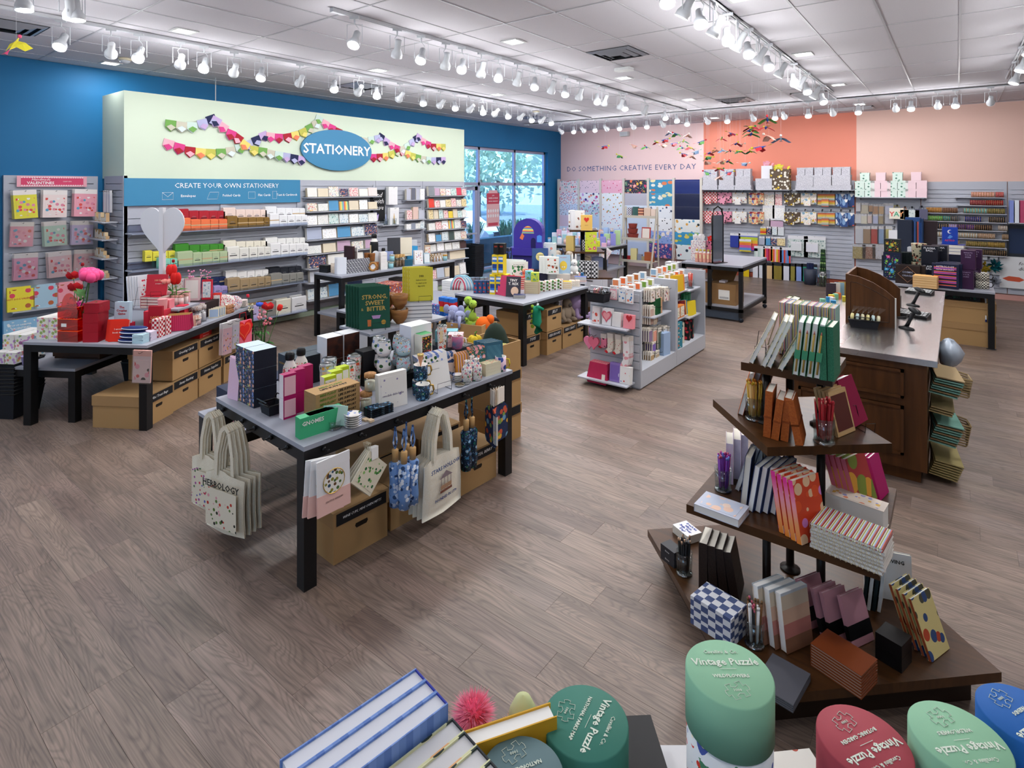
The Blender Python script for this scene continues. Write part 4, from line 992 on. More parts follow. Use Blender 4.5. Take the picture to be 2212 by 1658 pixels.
for sh,fr,groups in prow:
 dx=.19 if fr else .075;z=lips[sh]+(.001 if fr or sh==3 else .1)
 if sh==3:z=max(.14,lips[3])
 for col,nm,xs,bands,h0 in groups:
  for i in range(len(xs)-1):
   ya=WX(320+xs[i]/PXS,500,SX+dx)[0];yb=WX(320+xs[i+1]/PXS,500,SX+dx)[0]
   w=round((yb-ya)*.97,2);h=round(h0*(1.2 if i==0 else 1.06-.03*i),3)
   ya=max(ya,yA+.05);yb=max(yb,ya+.05)
   if sh==3:h=h0
   G('envpack',(w,h,.09 if sh<3 else .03,col,bands[i]=='1'),(SX+dx,(ya+yb)/2,z),(0,0,Rz),'%s%s %s pack, %s from the heart sign, %s'%('banded ' if bands[i]=='1' else '',nm,'paper' if sh==3 else 'envelope',nth(i),('front' if fr else 'back')+' row of '+['top','second','third','lowest'][sh]+' shelf'),'stationery pack',nm+' stationery packs')
   # ---- card shelves
def cardrow(y0,y1,z,n,pal_,where,d=.17,hh=(.1,.15),seed=0,rise=.0,X=SX,rot=Rz,sh=True,stocks=('#e9e3d6','#d9d3c6','#c9b79a','#f0efec'),nm='note card box',lean=-.12):
 q=random.Random(seed)
 if sh:wshelf('grey shelf holding the %s'%where,y1-y0-.02,d,(X,y0+.01,z),rot)
 st=(y1-y0-.06)/n
 for i in range(n):
  w=st*q.uniform(.82,.96);h=q.uniform(*hh);y=y0+.03+st*(i+.5);a=pal_[i%len(pal_)]
  a=ART[a]if isinstance(a,int)else C(a)
  G('cards',(round(w,2),round(h,2),.06,a,q.choice(stocks)),(X+d*.58,y,z+.004),(lean,0,rot),'%s, %s from the near end of the %s'%(nm,nth(i),where),'greeting cards',where)
  # pastel section 650-790
for i,(py,n,p_)in enumerate(((425.4,7,[3,8,0,13,7,3,10]),(455.6,7,[2,1,12,4,8,5,8]),(484.4,7,[5,1,11,6,5,6,1]),(515,5,['#b4bcd2',5,12,6,13]),(545,5,[1,8,15,0,15]))):
 z=WX(720,py,SX+.17)[1];cardrow(yB+.02,yC-.02,z,n,p_,['topmost','second','third','fourth','fifth'][i]+' pastel card shelf',seed=i+3,hh=(.12,.17)if i!=3 else(.16,.21))
for i,(py,p_)in enumerate(((579,[13,3,3]),(609,['#d8dae2',3]),(646,[6,12,'#1f2c4c']))):
 z=WX(690,py,SX+.2)[1];cardrow(yB+.02,yC-.35,max(z,.14),len(p_),p_,['sixth','seventh','lowest'][i]+' boxed set shelf',seed=i+13,hh=(.17,.2),d=.22)
 # far section 904-1003
for i,(py,n,p_)in enumerate(((422.8,7,['#8a8f96',15,2,16,11,'#d4485e',7]),(448,7,['#e0473a',7,3,14,7,0,14]),(472.5,8,[14,8,11,7,'#edd04a',8,11,1]),(496,6,[1,7,16,4,9,13]),(521,6,[5,12,6,'#4c5a58',9,2]),(542,5,[1,5,1,9,'#4a3636']),(564,2,[3,8]),(600,5,[7,'#c6d0e0',8,8,5]))):
 z=WX(958,py,SX+.17)[1];cardrow(yD+.03,SY1-.02,z,n,p_,['topmost','second','third','fourth','fifth','sixth','seventh','lowest'][i]+' card shelf beside the door',seed=i+23,hh=(.13,.19)if i<6 else(.14,.24))
 # middle section: black sign, hanging pads and small shelves
bs_=thing('chalk_sign','black chalk style sign reading send with love','sign',(SX+.02,(WX(800,440,SX)[0]+WX(828,440,SX)[0])/2,1.83),Rz)
w_=.17;part('board',B().box(-w_,-.01,-.3,w_,0,.3),INK,bs_)
for s,z in(('send',.2),('with',.08),('love',-.04)):text(s,.13,C('#f3f3f3'),bs_,(.02 if s!='send' else-.03,-.012,z),shear=.35)
part('envelope_drawing',B().face([(-.13,-.26),(.0,-.28),(.02,-.16),(-.1,-.1)],.002,0,mx((0,-.012,0))),C('#c4aee0'),bs_);part('navy_flap',B().face([(-.13,-.19),(-.1,-.08),(.02,-.16),(-.06,-.2)],.002,0,mx((0,-.015,0))),C('#28305c'),bs_)
for i,(px,py)in enumerate(((843,405),(846,450))):
 x,y,z=onL(px,py,.02);G('hangcard',(.22,.33,C('#f2f2f4'),'#f6f6f6',3,.02,.004),(x,y,z),(0,0,Rz),['upper','lower'][i]+' white paper pad hanging beside the black sign','paper pad')
ym0,ym1=WX(866,430,SX)[0],yD-.03
for i,(py,n,p_,hh)in enumerate(((432,4,['#c3c6d4','#6c6f7c','#c3c6d4',5],(.2,.24)),(475,3,[7,'#e8c9bd','#c3c6d4'],(.12,.24)),(496,4,[5,'#8f96a5',1,6],(.1,.13)))):
 z=WX(880,py,SX+.17)[1];cardrow(ym0,ym1,z,n,p_,['upper','middle','lower'][i]+' short shelf of stationery accessories',seed=50+i,hh=hh,nm='boxed accessory',lean=0)
wshelf('short grey shelf of pens below the black sign',.5,.17,(SX,yC+.05,WX(812,488,SX+.17)[1]),Rz);wz=WX(812,488,SX+.17)[1]
for i,(c1,c2,nm)in enumerate((('#9aa6c9','#cfd6e8','blue pens'),('#c9a34f','#e0795c','gold pens'))):
 lx,ly=SX+.1,yC+.17+i*.2;G('glass',(.05,.12),(lx,ly,wz),0,['clear','gold'][i]+' cup of %s below the black sign'%nm,'cup')
 for k in range(6):G('pen',(c1,c2,.2),(lx+.02*math.cos(k),ly+.02*math.sin(k),wz+.016),(.1*math.sin(k),-.1*math.cos(k),0),nm+' standing in the cup below the black sign','pencil',nm)
 # white stools of stock under the tall table side
 # ---- valentines slatwall on the blue wall
bn=thing('valentines_banner','pink scalloped banner reading Handmade VALENTINES','sign',(LX+.095,WX(110,392,LX)[0],WX(110,392,LX)[1]),Rz)
part('board',B().box(-.37,-.004,-.07,.37,0,.07),C('#f2aebc',.5),bn)
sc_=[(-.34,-.05),(.34,-.05),(.34,.05),(-.34,.05)]
part('field',B().box(-.33,-.006,-.05,.33,-.004,.05),C('#d9486f',.5),bn)
b=B()
for i in range(26):x=-.32+i*.0256;b.lathe([(.012,-.0075),(0,-.008)],8,0,mx((x,0,.052),(PI/2,0,0)))if False else b.face([(x-.011,.05),(x,.061),(x+.011,.05),(x,.042)],.0075);b.face([(x-.011,-.05),(x,-.061),(x+.011,-.05),(x,-.042)],.0075)
part('scallops',b,C('#fbeaee'),bn,kind='stuff')
text('Handmade',.045,C('#ffffff'),bn,(-.13,-.009,.025),shear=.4);text('VALENTINES',.05,C('#ffffff'),bn,(-.13,-.009,-.02),bold=True);text('CRAFT KITS',.018,C('#ffffff'),bn,(.15,-.009,.0))
vs_=[(50,413,55,58,'#e3dc4b','mini book valentine kits on yellow card',4),(116,413,56,56,'#f4e2df','sweet box valentine kits on cream card',4),(182,411,52,56,'#f0a9b8','cookie valentine kits on pink card, fanned',4),(47,482,54,50,'#f0a6b9','snail valentine kits on pink card',2),(115,480,52,50,'#bfe0cf','pizza valentine kits on mint card',4),(176,479,50,48,'#cfc0e6','gift box valentine kits on lilac card',3),(54,549,56,54,'#f1a9c4','ice cream valentine kits on bright pink card',3),(125,545,54,52,'#f2cdcf','lolly valentine kits on pale pink card',4),(184,541,52,44,'#f0c3c6','ribbon valentine kits on striped card',2)]
vart=[blobs(c,['#e0564f','#5aa4c4','#f3f0ee','#e58fa6'],22,.42)for*_,c,_,_ in vs_]
for i,(px,py,w,h,c,lb,n)in enumerate(vs_):
 y,z=WX(px,py,LX+.1);d=DEP(LX+.1,y);k=d/F;ww=abs(WX(px+w/2,py,LX+.15)[0]-WX(px-w/2,py,LX+.15)[0])*.93
 G('hangcard',(round(ww,3),round(h*k,3),C(c),'#f6efec',n,.006,.012,i>2,True,None,vart[i]),(LX+.1,y,z),(0,(R.random()-.5)*.12,Rz),'hanging '+lb,'craft kit','valentine craft kits')
wshelf('grey shelf of boxed valentines under the hanging kits',.95,.2,(LX+.1,1.84,WX(80,668,LX+.3)[1]),Rz);vz=WX(80,668,LX+.3)[1]
for i,(px,w,c,lb,tt)in enumerate(((48,50,'#e8d83f','yellow boxed hot dog valentines','HOT DOG VALENTINES'),(98,52,'#a9c9dc','pale blue boxed phone valentines',None),(150,50,'#f0a3ae','pink boxed locket valentines',None))):
 y=WX(px,640,LX+.25)[0];G('pack',(.29,.05,.3,C(c),[(tt,.028,'#c24a3c',0,.15,1)]if tt else None,blobs(c,['#b5623a','#f5f2ee','#d9485f'],14,.4)),(LX+.24,y,vz),(-.08,0,Rz),lb+' on the shelf of the valentines slatwall','card box')
y=WX(45,700,LX+.25)[0];wshelf('lower grey shelf of the valentines slatwall',.95,.2,(LX+.1,1.84,.27),Rz)
G('pack',(.33,.06,.26,C('#8fbfe0'),[('POP UP HAMSTER',.026,'#f6f6f6',0,.19,1),('VALENTINES',.034,'#f6f6f6',0,.15,1)],blobs('#8fbfe0',['#f0f0f0','#e58a9b'],20,.3)),(LX+.24,y,.27),(-.08,0,Rz),'sky blue boxed pop up hamster valentines on the lower shelf','card box')
# corner tower of small shelves with wooden stamps
cx0=LX+.12
for i,z in enumerate((1.72,1.49,1.24,.98)):
 wshelf('small corner shelf of wooden stamps, %s from the top'%nth(i),.5,.18,(cx0+.05,2.84,z),0)
 for k in range(9):
  h=R.choice((.04,.06,.09,.12));G('pack',(.04,.04,h,C(['#d9b98b','#e3cba2','#c9a57a'][k%3]),None,C('#f3efe6')),(cx0+.1+k*.048,2.74,z),0,'wooden rubber stamp, %s on the %s corner shelf'%(nth(k),nth(i)),'stamp','wooden stamps')
for i in range(3):
 G('hangcard',(.06,.28,C('#e8e9f2'),'#f4f4f6',2,.01),(cx0+.2+i*.1,2.83,2.12),0,'white bagged tool hanging at the top of the corner, %s'%nth(i),'craft tool','bagged craft tools')
 # === the crowded gift table (B)
ZB=.785;FL1=floral('#f4f1ea',['#e2623e','#d9434f','#e88aa0','#f0a040','#4c7a4a'],30,.35);FL2=floral('#c9dfee',['#e88aa0','#f2c14e','#6f9fd0','#4f7f5a','#f3efe6'],42,.35)
FLN=floral('#1c2a48',['#6f8fd0','#d9925a','#8fa96a','#e0b0a0','#33508a'],34,.45);FLBLUE=blobs('#f2efee',['#8fa4dc','#6f86c4','#2f5a35'],34,.42,.25);DKB=floral('#0d2238',['#27537f','#3f7fa8','#1a5a50','#7fa8c8'],36,.25)
CORK='#b88a58'
def b(kd,args,px,py,label,cat=None,rot=RB,z=ZB,group=None,scale=None,dz=0):
 x,y=W(px,py,z);return G(kd,args,(x,y,z+dz),rot,label,cat,group,scale)
FR3=(0,0,FC)
# pink striped pads leaning at the back corner
for i in range(4):x,y,z=B_(.06+i*.022,.085-i*.008);G('book',(.1,.26,.012,stripes(['#e3b9d8','#f0d3e6'],110,2),None),(x,y,z),(-.08,0,RB+.2),'pink pinstriped notepad, %s of four leaning beside the navy floral boxes'%nth(i),'notepad','pink striped notepads')
# navy floral boxes, two columns of three
for c in range(2):
 for k in range(3):
  x,y,z=B_(.3-.13*c+.02,.15+.0*c);G('pack',(.125,.15,.118,FLN,None,None,'box',C('#1b2430'),C('#c6d9e6')),(x,y,z+k*.12),RB,'navy floral cube box, %s of the %s stack'%(['bottom','middle','top'][k],['near','outer'][c]),'box','navy floral cube boxes')
  # flasks and tumblers
for i,(u,v)in enumerate(((.41,.38),(.45,.28))):x,y,z=B_(u,v);G('flask',(.04,.29,FL1,'#15161a'),(x,y,z),FC,'white floral water bottle with black cap, %s one'%['rear','front'][i],'bottle','floral water bottles',scale=1.12)
for i,(u,v,f,nm)in enumerate(((.46,.56,FL2,'pale blue floral tumbler behind'),(.53,.5,FL2,'pale blue floral tumbler in front'),(.52,.72,FL1,'red floral tumbler behind'),(.6,.62,FL1,'red floral tumbler in front'))):
 x,y,z=B_(u,v);G('tumbler',(.043,.2 if i%2==0 else .19,f),(x,y,z),FC,nm+' beside the white flasks','tumbler','floral tumblers',scale=1.15)
 # wine cups in two layers on a black box
x,y,z=B_(.66,.93);G('pack',(.34,.28,.1,C('#17181b',.35)),(x,y,z),RB,'glossy black riser box under the stacked wine cups','box')
for lay in range(2):
 for i,(u,v,m,lo,nm)in enumerate(((.56,.9,FLBLUE,'#f0e6e6','hydrangea'),(.67,.86,FLBLUE,'#f0e6e6','hydrangea'),(.76,.96,FL2,'#bfe0ea','blue floral'),(.64,1.02,FL2,'#bfe0ea','blue floral'))):
  x,y,z=B_(u,v);G('winecup',(m,lo),(x,y,z+.101+lay*.113),FC,'%s wine cup, %s layer, %s in its layer'%(nm,['lower','upper'][lay],nth(i)),'cup','stacked wine cups',scale=(1.2,1.2,1.0))
  # navy gift cartons and fire pit cartons along the far side
for i in range(2):x,y,z=B_(.06+.12*i,.58);G('pack',(.115,.3,.2,C('#1c2836',.45),[('RESERVE',.02,'#a58a4a',0,.14)],None,'box',C('#191c22',.4),C('#2a3a48',.4)),(x,y,z),RB,'long navy and gold carton, %s of the pair at the table edge'%['outer','inner'][i],'box','navy gift cartons')
for i in range(2):
 for k in range(2):x,y,z=B_(.26,.83-i*.14);G('pack',(.13,.13,.16,C('#e9eaee'),None,None,'box',grain('#101014','#4a2416',(9,9,14),.4,1.4),C('#eceef2')),(x,y,z+k*.161),RB,'white topped fire bowl carton, %s, %s stack'%(['lower','upper'][k],['front','rear'][i]),'box','fire bowl cartons')
for k,(u,v)in enumerate(((.42,.72),(.42,.86),(.52,.82))):x,y,z=B_(u,v);G('pack',(.1,.12,.14+.05*k,C('#16171a'),None,None,'box',C('#1b1b1f',.4)),(x,y,z),RB,'black glossy carton behind the tumblers, %s'%nth(k),'box','black cartons')
# magenta and lime tea infuser boxes
MG,LM=C('#a8125f',.45),C('#b9cf28',.45)
for k in range(2):
 for i in range(3):
  x,y,z=B_(.6+i*.035,.3-i*.075);G('pack',(.085,.05,.125+.015*(k==1),MG,None,C('#e9b6c4')if i==2 else None,'box',C('#efe6ea')if i==2 else MG),(x,y,z+k*.126),RB+PI/2,'magenta boxed tea infuser, %s, %s in its layer'%(['lower layer','upper layer'][k],nth(i)),'box','magenta tea infuser boxes')
for i in range(3):
 x,y,z=B_(.74-i*.035,.38+i*.07);G('pack',(.085,.05,.22 if i else .21,LM,[('Tea FROG',.016,'#20262a',0,.17)]if i==0 else None,C('#f0f2ea'),'box',C('#eef0e6')),(x,y,z),RB+PI/2,'lime green boxed frog tea infuser, %s in the row'%nth(i),'box','lime tea infuser boxes')
 # brown long cartons
for k in range(7):
 x,y,z=B_(.87,.33);r=G('pack',(.3,.13,.026,KRAFT,[('MINI PLANT',.02,'#6d8a3a',-.07,.013,1),('LIFE SUPPORT',.02,'#2b2620',.06,.013,1)],None,'box',C('#9c7a50')),(x,y,z+k*.0265),RB+PI/2,'kraft plant kit carton, %s from the bottom'%nth(k),'box','kraft plant kit cartons')
for i,(s_,cl_)in enumerate((('MINI PLANT','#6d8a3a'),('LIFE SUPPORT','#2b2620'))):
 x,y,z=B_(.84+i*.04,.33)
 top=[o for o in bpy.data.objects if o.get('label')=='kraft plant kit carton, seventh from the bottom'][0];text(s_,.03,C(cl_),top,(0,.02-i*.035,.0275),(0,0,0),bold=True)
for i in range(2):x,y,z=B_(1.0-i*.0,.14+i*.056);G('pack',(.21,.06,.115,C('#43b27c',.45),[('GNOMES',.032,'#f5f5f0',-.03,.08,1)]if i==0 else None,None,'box',C('#3aa872')),(x,y,z),RB+PI/2-.06,'green boxed gnome game, %s one'%['front','rear'][i],'box','gnome game boxes')
# small gnome figures printed: red hats on the front box
# mint earring cards
x,y=W(722,925,ZB);G('glass',(.04,.05),(x,y,ZB),0,'low clear dish holding the mint earring cards','dish')
for i in range(5):G('pack',(.07,.004,.11,C(['#a5d5cb','#bfe0d2','#94c9c2'][i%3])),(x-.03+i*.012,y+.0+i*.006,ZB+.015),(-.12,.05*i-.1,FC+.1),'mint earring card, %s in the clear dish'%nth(i),'card','mint earring cards')
for k in range(6):x,y=W(762,921,ZB);G('plate',(.05,FLBLUE),(x,y,ZB+k*.0125),0,'small blue flowered round plate, %s from the bottom of the stack'%nth(k),'plate','round flowered plates')
for k in range(5):
 x,y=W(818,893,ZB);G('pack',(.16,.085,.007,C('#111318',.3),None,None,'tray',C('#111318',.3),DKB),(x,y,ZB+k*.011),RB+PI/2-.05,'blue flowered rectangular tray, %s from the bottom of the stack'%nth(k),'tray','rectangular trays')
for i in range(2):x,y=W(790+i*6,908,ZB);G('pack',(.035,.03,.012,C('#d8bfa0')),(x+i*.02,y,ZB),RB,'tiny packet of clips beside the round plates, %s'%['front','rear'][i],'packet','clip packets')
# yarn scarves
for i,(u,v,c_)in enumerate(((.74,.5,'#c8d24a'),(.78,.42,'#d9734f'),(.82,.52,'#e0a9bb'),(.84,.46,'#c9cf3f'),(.72,.42,'#c95f3f'))):
 x,y,z=B_(u,v);r=thing('rolled_scarf','%s knotted silk scarf'%['chartreuse','coral','dusty pink','lime yellow','rust'][i]+' behind the kraft cartons','scarf',(x,y,z+.03),i*1.3)
 q=B();
 for k in range(3):q.tube([((.05-k*.013)*math.cos(t),(.045-k*.012)*math.sin(t),.03+k*.022+.01*math.sin(3*t))for t in[j*PI/5 for j in range(10)]],.017,6,0,True)
 part('fabric',q,C(c_,.8),r,kind='stuff')
for i,(px,py,zz)in enumerate(((750,838,.11),(757,880,0))):
 x,y,z=B_(.93-.0*i,.56-.03*i);G('jar',(.036,.11,'#efe6cf',CORK),(x,y,ZB+zz),0,'cork topped succulent candle jar, %s'%['stacked on top','at the bottom'][i],'candle','cork topped candle jars')
x,y,z=B_(1.02,.66);G('pack',(.2,.045,.22,C('#efece6'),[('swedish dishcloths',.02,'#7b6f8c',0,.085)],blobs('#efece6',['#8f86b0','#a79fc0'],26,.22),'box',C('#e6e2da')),(x,y,z),(-.06,0,RB+PI/2-.15),'cream boxed dishcloths printed with lavender','box')
# navy mugs
for i,(u,v,zz)in enumerate(((1.06,.88,0),(.98,.92,0),(.98,.93,.1))):
 x,y,z=B_(u,v);G('mug',(.041,.1,DKB,'#c9a34f'),(x,y,z+zz),FC+.5,'navy floral mug with gold handle, %s'%['standing in front','lower of the stacked pair','upper of the stacked pair holding pencils'][i],'mug','navy floral mugs',scale=(1.15,1.15,1))
x,y,z=B_(.98,.93)
for i in range(12):a=i*2.4;G('pen',('#c98f6a','#e6c87a',.16),(x+.02*math.cos(a),y+.02*math.sin(a),z+.115),(.25*math.sin(a),-.25*math.cos(a),0),'copper pencil with gold bow in the stacked navy mug','pencil','copper pencils')
# white notepads on a wire easel
x,y,z=B_(1.02,1.07);G('easel',(.12,.13,.1),(x,y,z),(0,0,RB+PI/2-.1),'black wire easel holding the white notepads','display stand')
for i in range(6):x,y,z=B_(.965-i*.013+.03,1.07+i*.004-.01);G('pack',(.25,.008,.235,C('#efedea'),None,None,'notepad',C('#f4f3f1')),(x,y,z),(-.26,0,RB+PI/2-.1),'white lined notepad with blue flowered header, %s on the easel'%nth(i),'notepad','flowered header notepads')
for o in[o for o in bpy.data.objects if str(o.get('label','')).startswith('white lined notepad')]:part('header',B().box(-.125,-.0055,.18,.125,.0055,.237),FLBLUE,o)
# white tall cartons with the wildflower vase
x,y,z=B_(.79,1.12);G('pack',(.12,.11,.16,C('#eeeef2')),(x,y,z),RB+PI/2,'plain white carton, base of the wildflower box pile','box')
x,y,z=B_(.7,1.12);G('pack',(.19,.13,.4,C('#efeff3'),None,None,'box',C('#e3e3ec'),C('#f4f4f6')),(x,y,z),RB+PI/2,'tall plain white carton behind the wildflower box','box')
x,y,z=B_(.81,1.1);G('pack',(.1,.075,.19,C('#efeadb'),[('WILDFLOWERS',.0125,'#252a22',0,.17,1)],floral('#141a14',['#e0567a','#e8b830','#4f9a4a','#e07840'],44,.4),'box',C('#efeadb'),C('#3f9a5a')),(x,y,z+.16),RB+PI/2,'cream wildflowers box standing on the white carton','box')
# notebooks in rows
NB=[(.9,1.27,blobs('#f0ddd3',['#3f5a8c','#7c94bd','#2f4a7a'],28,.42),'blush bird patterned notebook',.18,3),(.97,1.36,stripes(['#d9a036','#7a2a35','#e9cfd0','#c77d2a'],45,0),'gold and burgundy striped card set',.17,4),(1.0,1.47,floral('#3a5f55',['#e8836a','#f0a0a8','#e8c14a','#8fb0d8'],26),'coral flowered boxed notes',.2,3)]
for u,v,m,nm,h,n in NB:
 for i in range(n):x,y,z=B_(u-i*.02,v+i*.012);G('book',(.14,h,.014,m,None),(x,y,z),(-.14,0,RB+PI/2-.2),nm+', %s in its row'%nth(i),'notebook',nm+'s')
TEAL=stripes(['#3f6f85','#47788c'],24,0,.5,False,(0,.6,0))
for i in range(4):x,y,z=B_(1.02-i*.032,1.62+i*.0);G('book',(.16,.215,.024,C('#37647a'),None,PAGE,TEAL if i==0 else None),(x,y,z),(-.12,0,RB+PI/2-.35),'teal hardback book with leaf pattern, %s in the leaning row'%nth(i),'book','teal hardback books')
VS=floral('#f1eee8',['#e58a9a','#33508a','#c9492f','#5f9a6a'],40,.35)
for i,(u,v)in enumerate(((1.05,1.3),(1.07,1.38),(1.0,1.4))):x,y,z=B_(u,v);G('vase',(VS,.038,.155),(x,y,z),0,'white flower painted bottle vase, %s'%['beside the notepads','in front','behind the other two'][i],'vase','flower painted vases')
for k in range(4):x,y,z=B_(.985,1.27);G('plate',(.035,FLBLUE),(x,y,z+k*.0125),0,'tiny round ring dish, %s from the bottom'%nth(k),'plate','ring dishes')
for i in range(2):x,y,z=B_(1.07,1.21+i*.06);r=G('plate',(.036,C(['#5a5038','#2f3440'][i],.25)),(x,y,z),0,'small petal shaped glass tray, %s'%['ochre','smoky'][i],'tray')
for k in range(4):x,y,z=B_(1.04,1.55);G('pack',(.15,.085,.022,C('#e3dcc0'),None,None,'box',C('#d9d0b0'),floral('#d8d0ac',['#d98f7a','#8fae8a'],40)),(x,y,z+k*.0225),RB+PI/2-.1,'cream boxed soap set, %s from the bottom'%nth(k),'box','cream boxed soap sets')
TUL=blobs('#e9c9d8',['#1f3f8c','#e8923f','#2f5a46'],24,.45,.3)
for i,(u,v,zz)in enumerate(((1.07,1.66),(.97,1.68)))if False else enumerate(((1.06,1.65,0),(.96,1.66,0))):x,y,z=B_(u,v);G('mug',(.042,.11,TUL,'#d8c22f'),(x,y,z),.6,'tulip patterned mug with yellow handle, %s'%['at the table corner','behind the corner mug'][i],'mug','tulip mugs')
for i in range(2):x,y,z=B_(.86,1.66);G('mug',(.05,.075,floral('#f2ece6',['#d94a3a','#8a2030'],30,.3),'#d94a3a'),(x,y,z+i*.08),2.4,'red and white cafe bowl mug, %s'%['lower','upper'][i],'mug','red cafe mugs')
# behind: tin tumbler, picture mug, boxes on a second level
x,y,z=B_(.52,1.6);G('pack',(.36,.22,.12,C('#20242c')),(x,y,z),RB,'low dark riser block at the far end of the gift table','riser')
for i,(u,v,kd,ar,lb,ct_)in enumerate(((.6,1.47,'tumbler',(.04,.19,FL1),'red floral steel tumbler beside the picture mug','tumbler'),(.62,1.6,'pack',(.12,.1,.1,floral('#e8c8ce',['#a8455a','#e08a98','#6a7a5a'],30)),'pink flowered keepsake box behind the picture mug','box'),(.68,1.56,'mug',(.043,.1,grain('#3f6a8c','#c9507a',(9,9,16),.3,1.6),'#f0ede8'),'white mug with painted landscape','mug'),(.45,1.66,'pack',(.18,.1,.09,C('#6fb6c4')),'turquoise cloth bundle tied with string','bundle'),(.4,1.5,'jar',(.035,.16,'#c9352f',CORK),'red topped spice jar behind the red floral tumbler','jar'))):
 x,y,z=B_(u,v);G(kd,ar,(x,y,z+.12),RB+.7,lb,ct_)
 # riser with cookery books and wooden bowls
x,y,z=B_(.02,.92);rs=thing('table_riser','small grey topped riser on black legs carrying the cookbooks','riser',(x,y,z),RB)
part('top',B().box(0,0,.29,.4,.76,.31),TOPG,rs)
for u in(0,.37):
 for v in(0,.73):part('leg',B().box(u,v,0,u+.03,v+.03,.29),METB,rs)
ZR=ZB+.311
GRN=C('#1d5140',.45)
for i in range(6):x,y,z=B_(.3-i*.036,1.05+i*.0);G('book',(.23,.32,.03,GRN,[('STRONG,',.046,'#c9a85a',0,.24,1),('SWEET',.046,'#c9a85a',0,.195,1),('BITTER',.046,'#c9a85a',.01,.15,1),('&',.03,'#c9a85a',-.095,.15)]if i==0 else None,PAGE),(x,y,ZR),(-.08,0,RB+PI/2-.45),'dark green cocktail hardback, %s in the leaning row'%nth(i),'book','green cocktail books')
dg=[o for o in bpy.data.objects if o.get('label')=='dark green cocktail hardback, first in the leaning row'][0]
part('bowl_drawing',B().face([(-.035,.1),(-.025,.075),(.025,.075),(.035,.1)],.001,0,mx((.01,-.0155,0))),C('#b98fc0'),dg);part('sun_drawing',B().face([(.065+.018*math.cos(t),.045+.018*math.sin(t))for t in[k*PI/6 for k in range(12)]],.001,0,mx((0,-.0155,0))),C('#b98f3a'),dg);part('glass_drawing',B().face([(-.055,.02),(-.03,.02),(-.028,.07),(-.057,.07)],.001,0,mx((0,-.0155,0))),C('#c96f3a'),dg)
x,y,z=B_(.34,1.05);G('easel',(.1,.12,.09),(x,y,ZR),(0,0,RB+PI/2-.45),'black wire easel in front of the green cocktail books','display stand')
for i,(u,v,zz)in enumerate(((.31,1.28,0),(.2,1.24,0),(.31,1.28,.115),(.2,1.24,.115))):x,y,z=B_(u,v);G('bowl',(.068,.115),(x,y,ZR+zz),i,'acacia wood candle bowl, %s'%['lower front','lower rear','upper front','upper rear'][i],'bowl','wooden candle bowls')
YEL=C('#d9cf45',.45)
for k in range(5):x,y,z=B_(.29,1.47);G('flatbook',(.25,.2,.03,C('#8a8d96'),PAGEW),(x,y,ZR+k*.031-.0),RB+.9,'white edged hardback lying flat, %s from the bottom under the yellow book'%nth(k),'book','flat lying hardbacks')
for i in range(4):x,y,z=B_(.35-i*.03,1.47);G('book',(.19,.27,.026,YEL,[('100',.026,'#2a2a18',0,.2,1),('baked treats',.017,'#6a6a3a',0,.17),('to start your',.017,'#2a2a18',0,.145),('day with',.017,'#2a2a18',0,.12)]if i==0 else None,PAGEW,None,'book',stripes(['#e8e2d8','#c9803f','#e2d64a'],30,2)),(x,y,ZR+.156),(-.06,0,RB+PI/2-.6),'yellow baking book, %s in the standing row'%nth(i),'book','yellow baking books')
x,y,z=B_(.39,1.47);G('easel',(.1,.1,.08),(x,y,ZR+.156),(0,0,RB+PI/2-.6),'black wire easel in front of the yellow baking books','display stand')
# small wire rack and the things on the lower side table
x,y,z=B_(.53,.12);basket((x,y,z),'small black wire tray beside the magenta boxes',.12,.1,.06,RB)
def B2(u,v):c,s=math.cos(RB),math.sin(RB);return(tabB2.location.x+c*u-s*v,tabB2.location.y+s*u+c*v,.5)
for i in range(3):
 for k in range(3):x,y,z=B2(.13+i*.0,.2+i*.17);G('pack',(.2,.16,.055,C('#182440',.4)),(x,y,z+k*.056),RB,'flat navy box on the lower side table, %s in layer %s'%(nth(i),['one','two','three'][k]),'box','flat navy boxes')
for i in range(2):x,y,z=B2(.36,.12+i*.14);G('pack',(.16,.1,.16,stripes(['#c9305a','#e0567a'],40,2)),(x,y,z),RB,'pink striped box under the edge of the gift table, %s'%['front','rear'][i],'box','pink striped boxes')
# ---- hooks and goods hanging from the rails
def hookB(side,t,h=.0):
 """black peg screwed to the table rail: side 0 = short rail (-y), 1 = long rail (+x)"""
 if side==0:x,y,z=B_(t,-.03,.735);rt=RB
 else:x,y,z=B_(1.12+.03,t,.735);rt=RB+PI/2
 r=thing('rail_hook','black hook, %s on the %s rail of the gift table'%(nth(NH[side]),['narrow','long'][side]),'hook',(x,y,z),rt,'rail hooks');NH[side]+=1
 part('disc',B().lathe([(.014,0),(.014,.008),(.006,.012)],10,0,mx((0,.03,0),(PI/2,0,0))),METB,r);part('peg',B().tube([(0,.03,0),(0,-.015,0),(0,-.022,.012)],.004,5),METB,r)
 return(x,y,z),rt
NH=[0,0]
HERB=blobs('#e9e1cd',['#c9402f','#5a7a3a','#e0a0a8','#3a3a30'],30,.3,.9);FLW=blobs('#e9e1cd',['#a95aa0','#c9405a','#5f7f5a','#6a6ab0'],34,.3,.9)
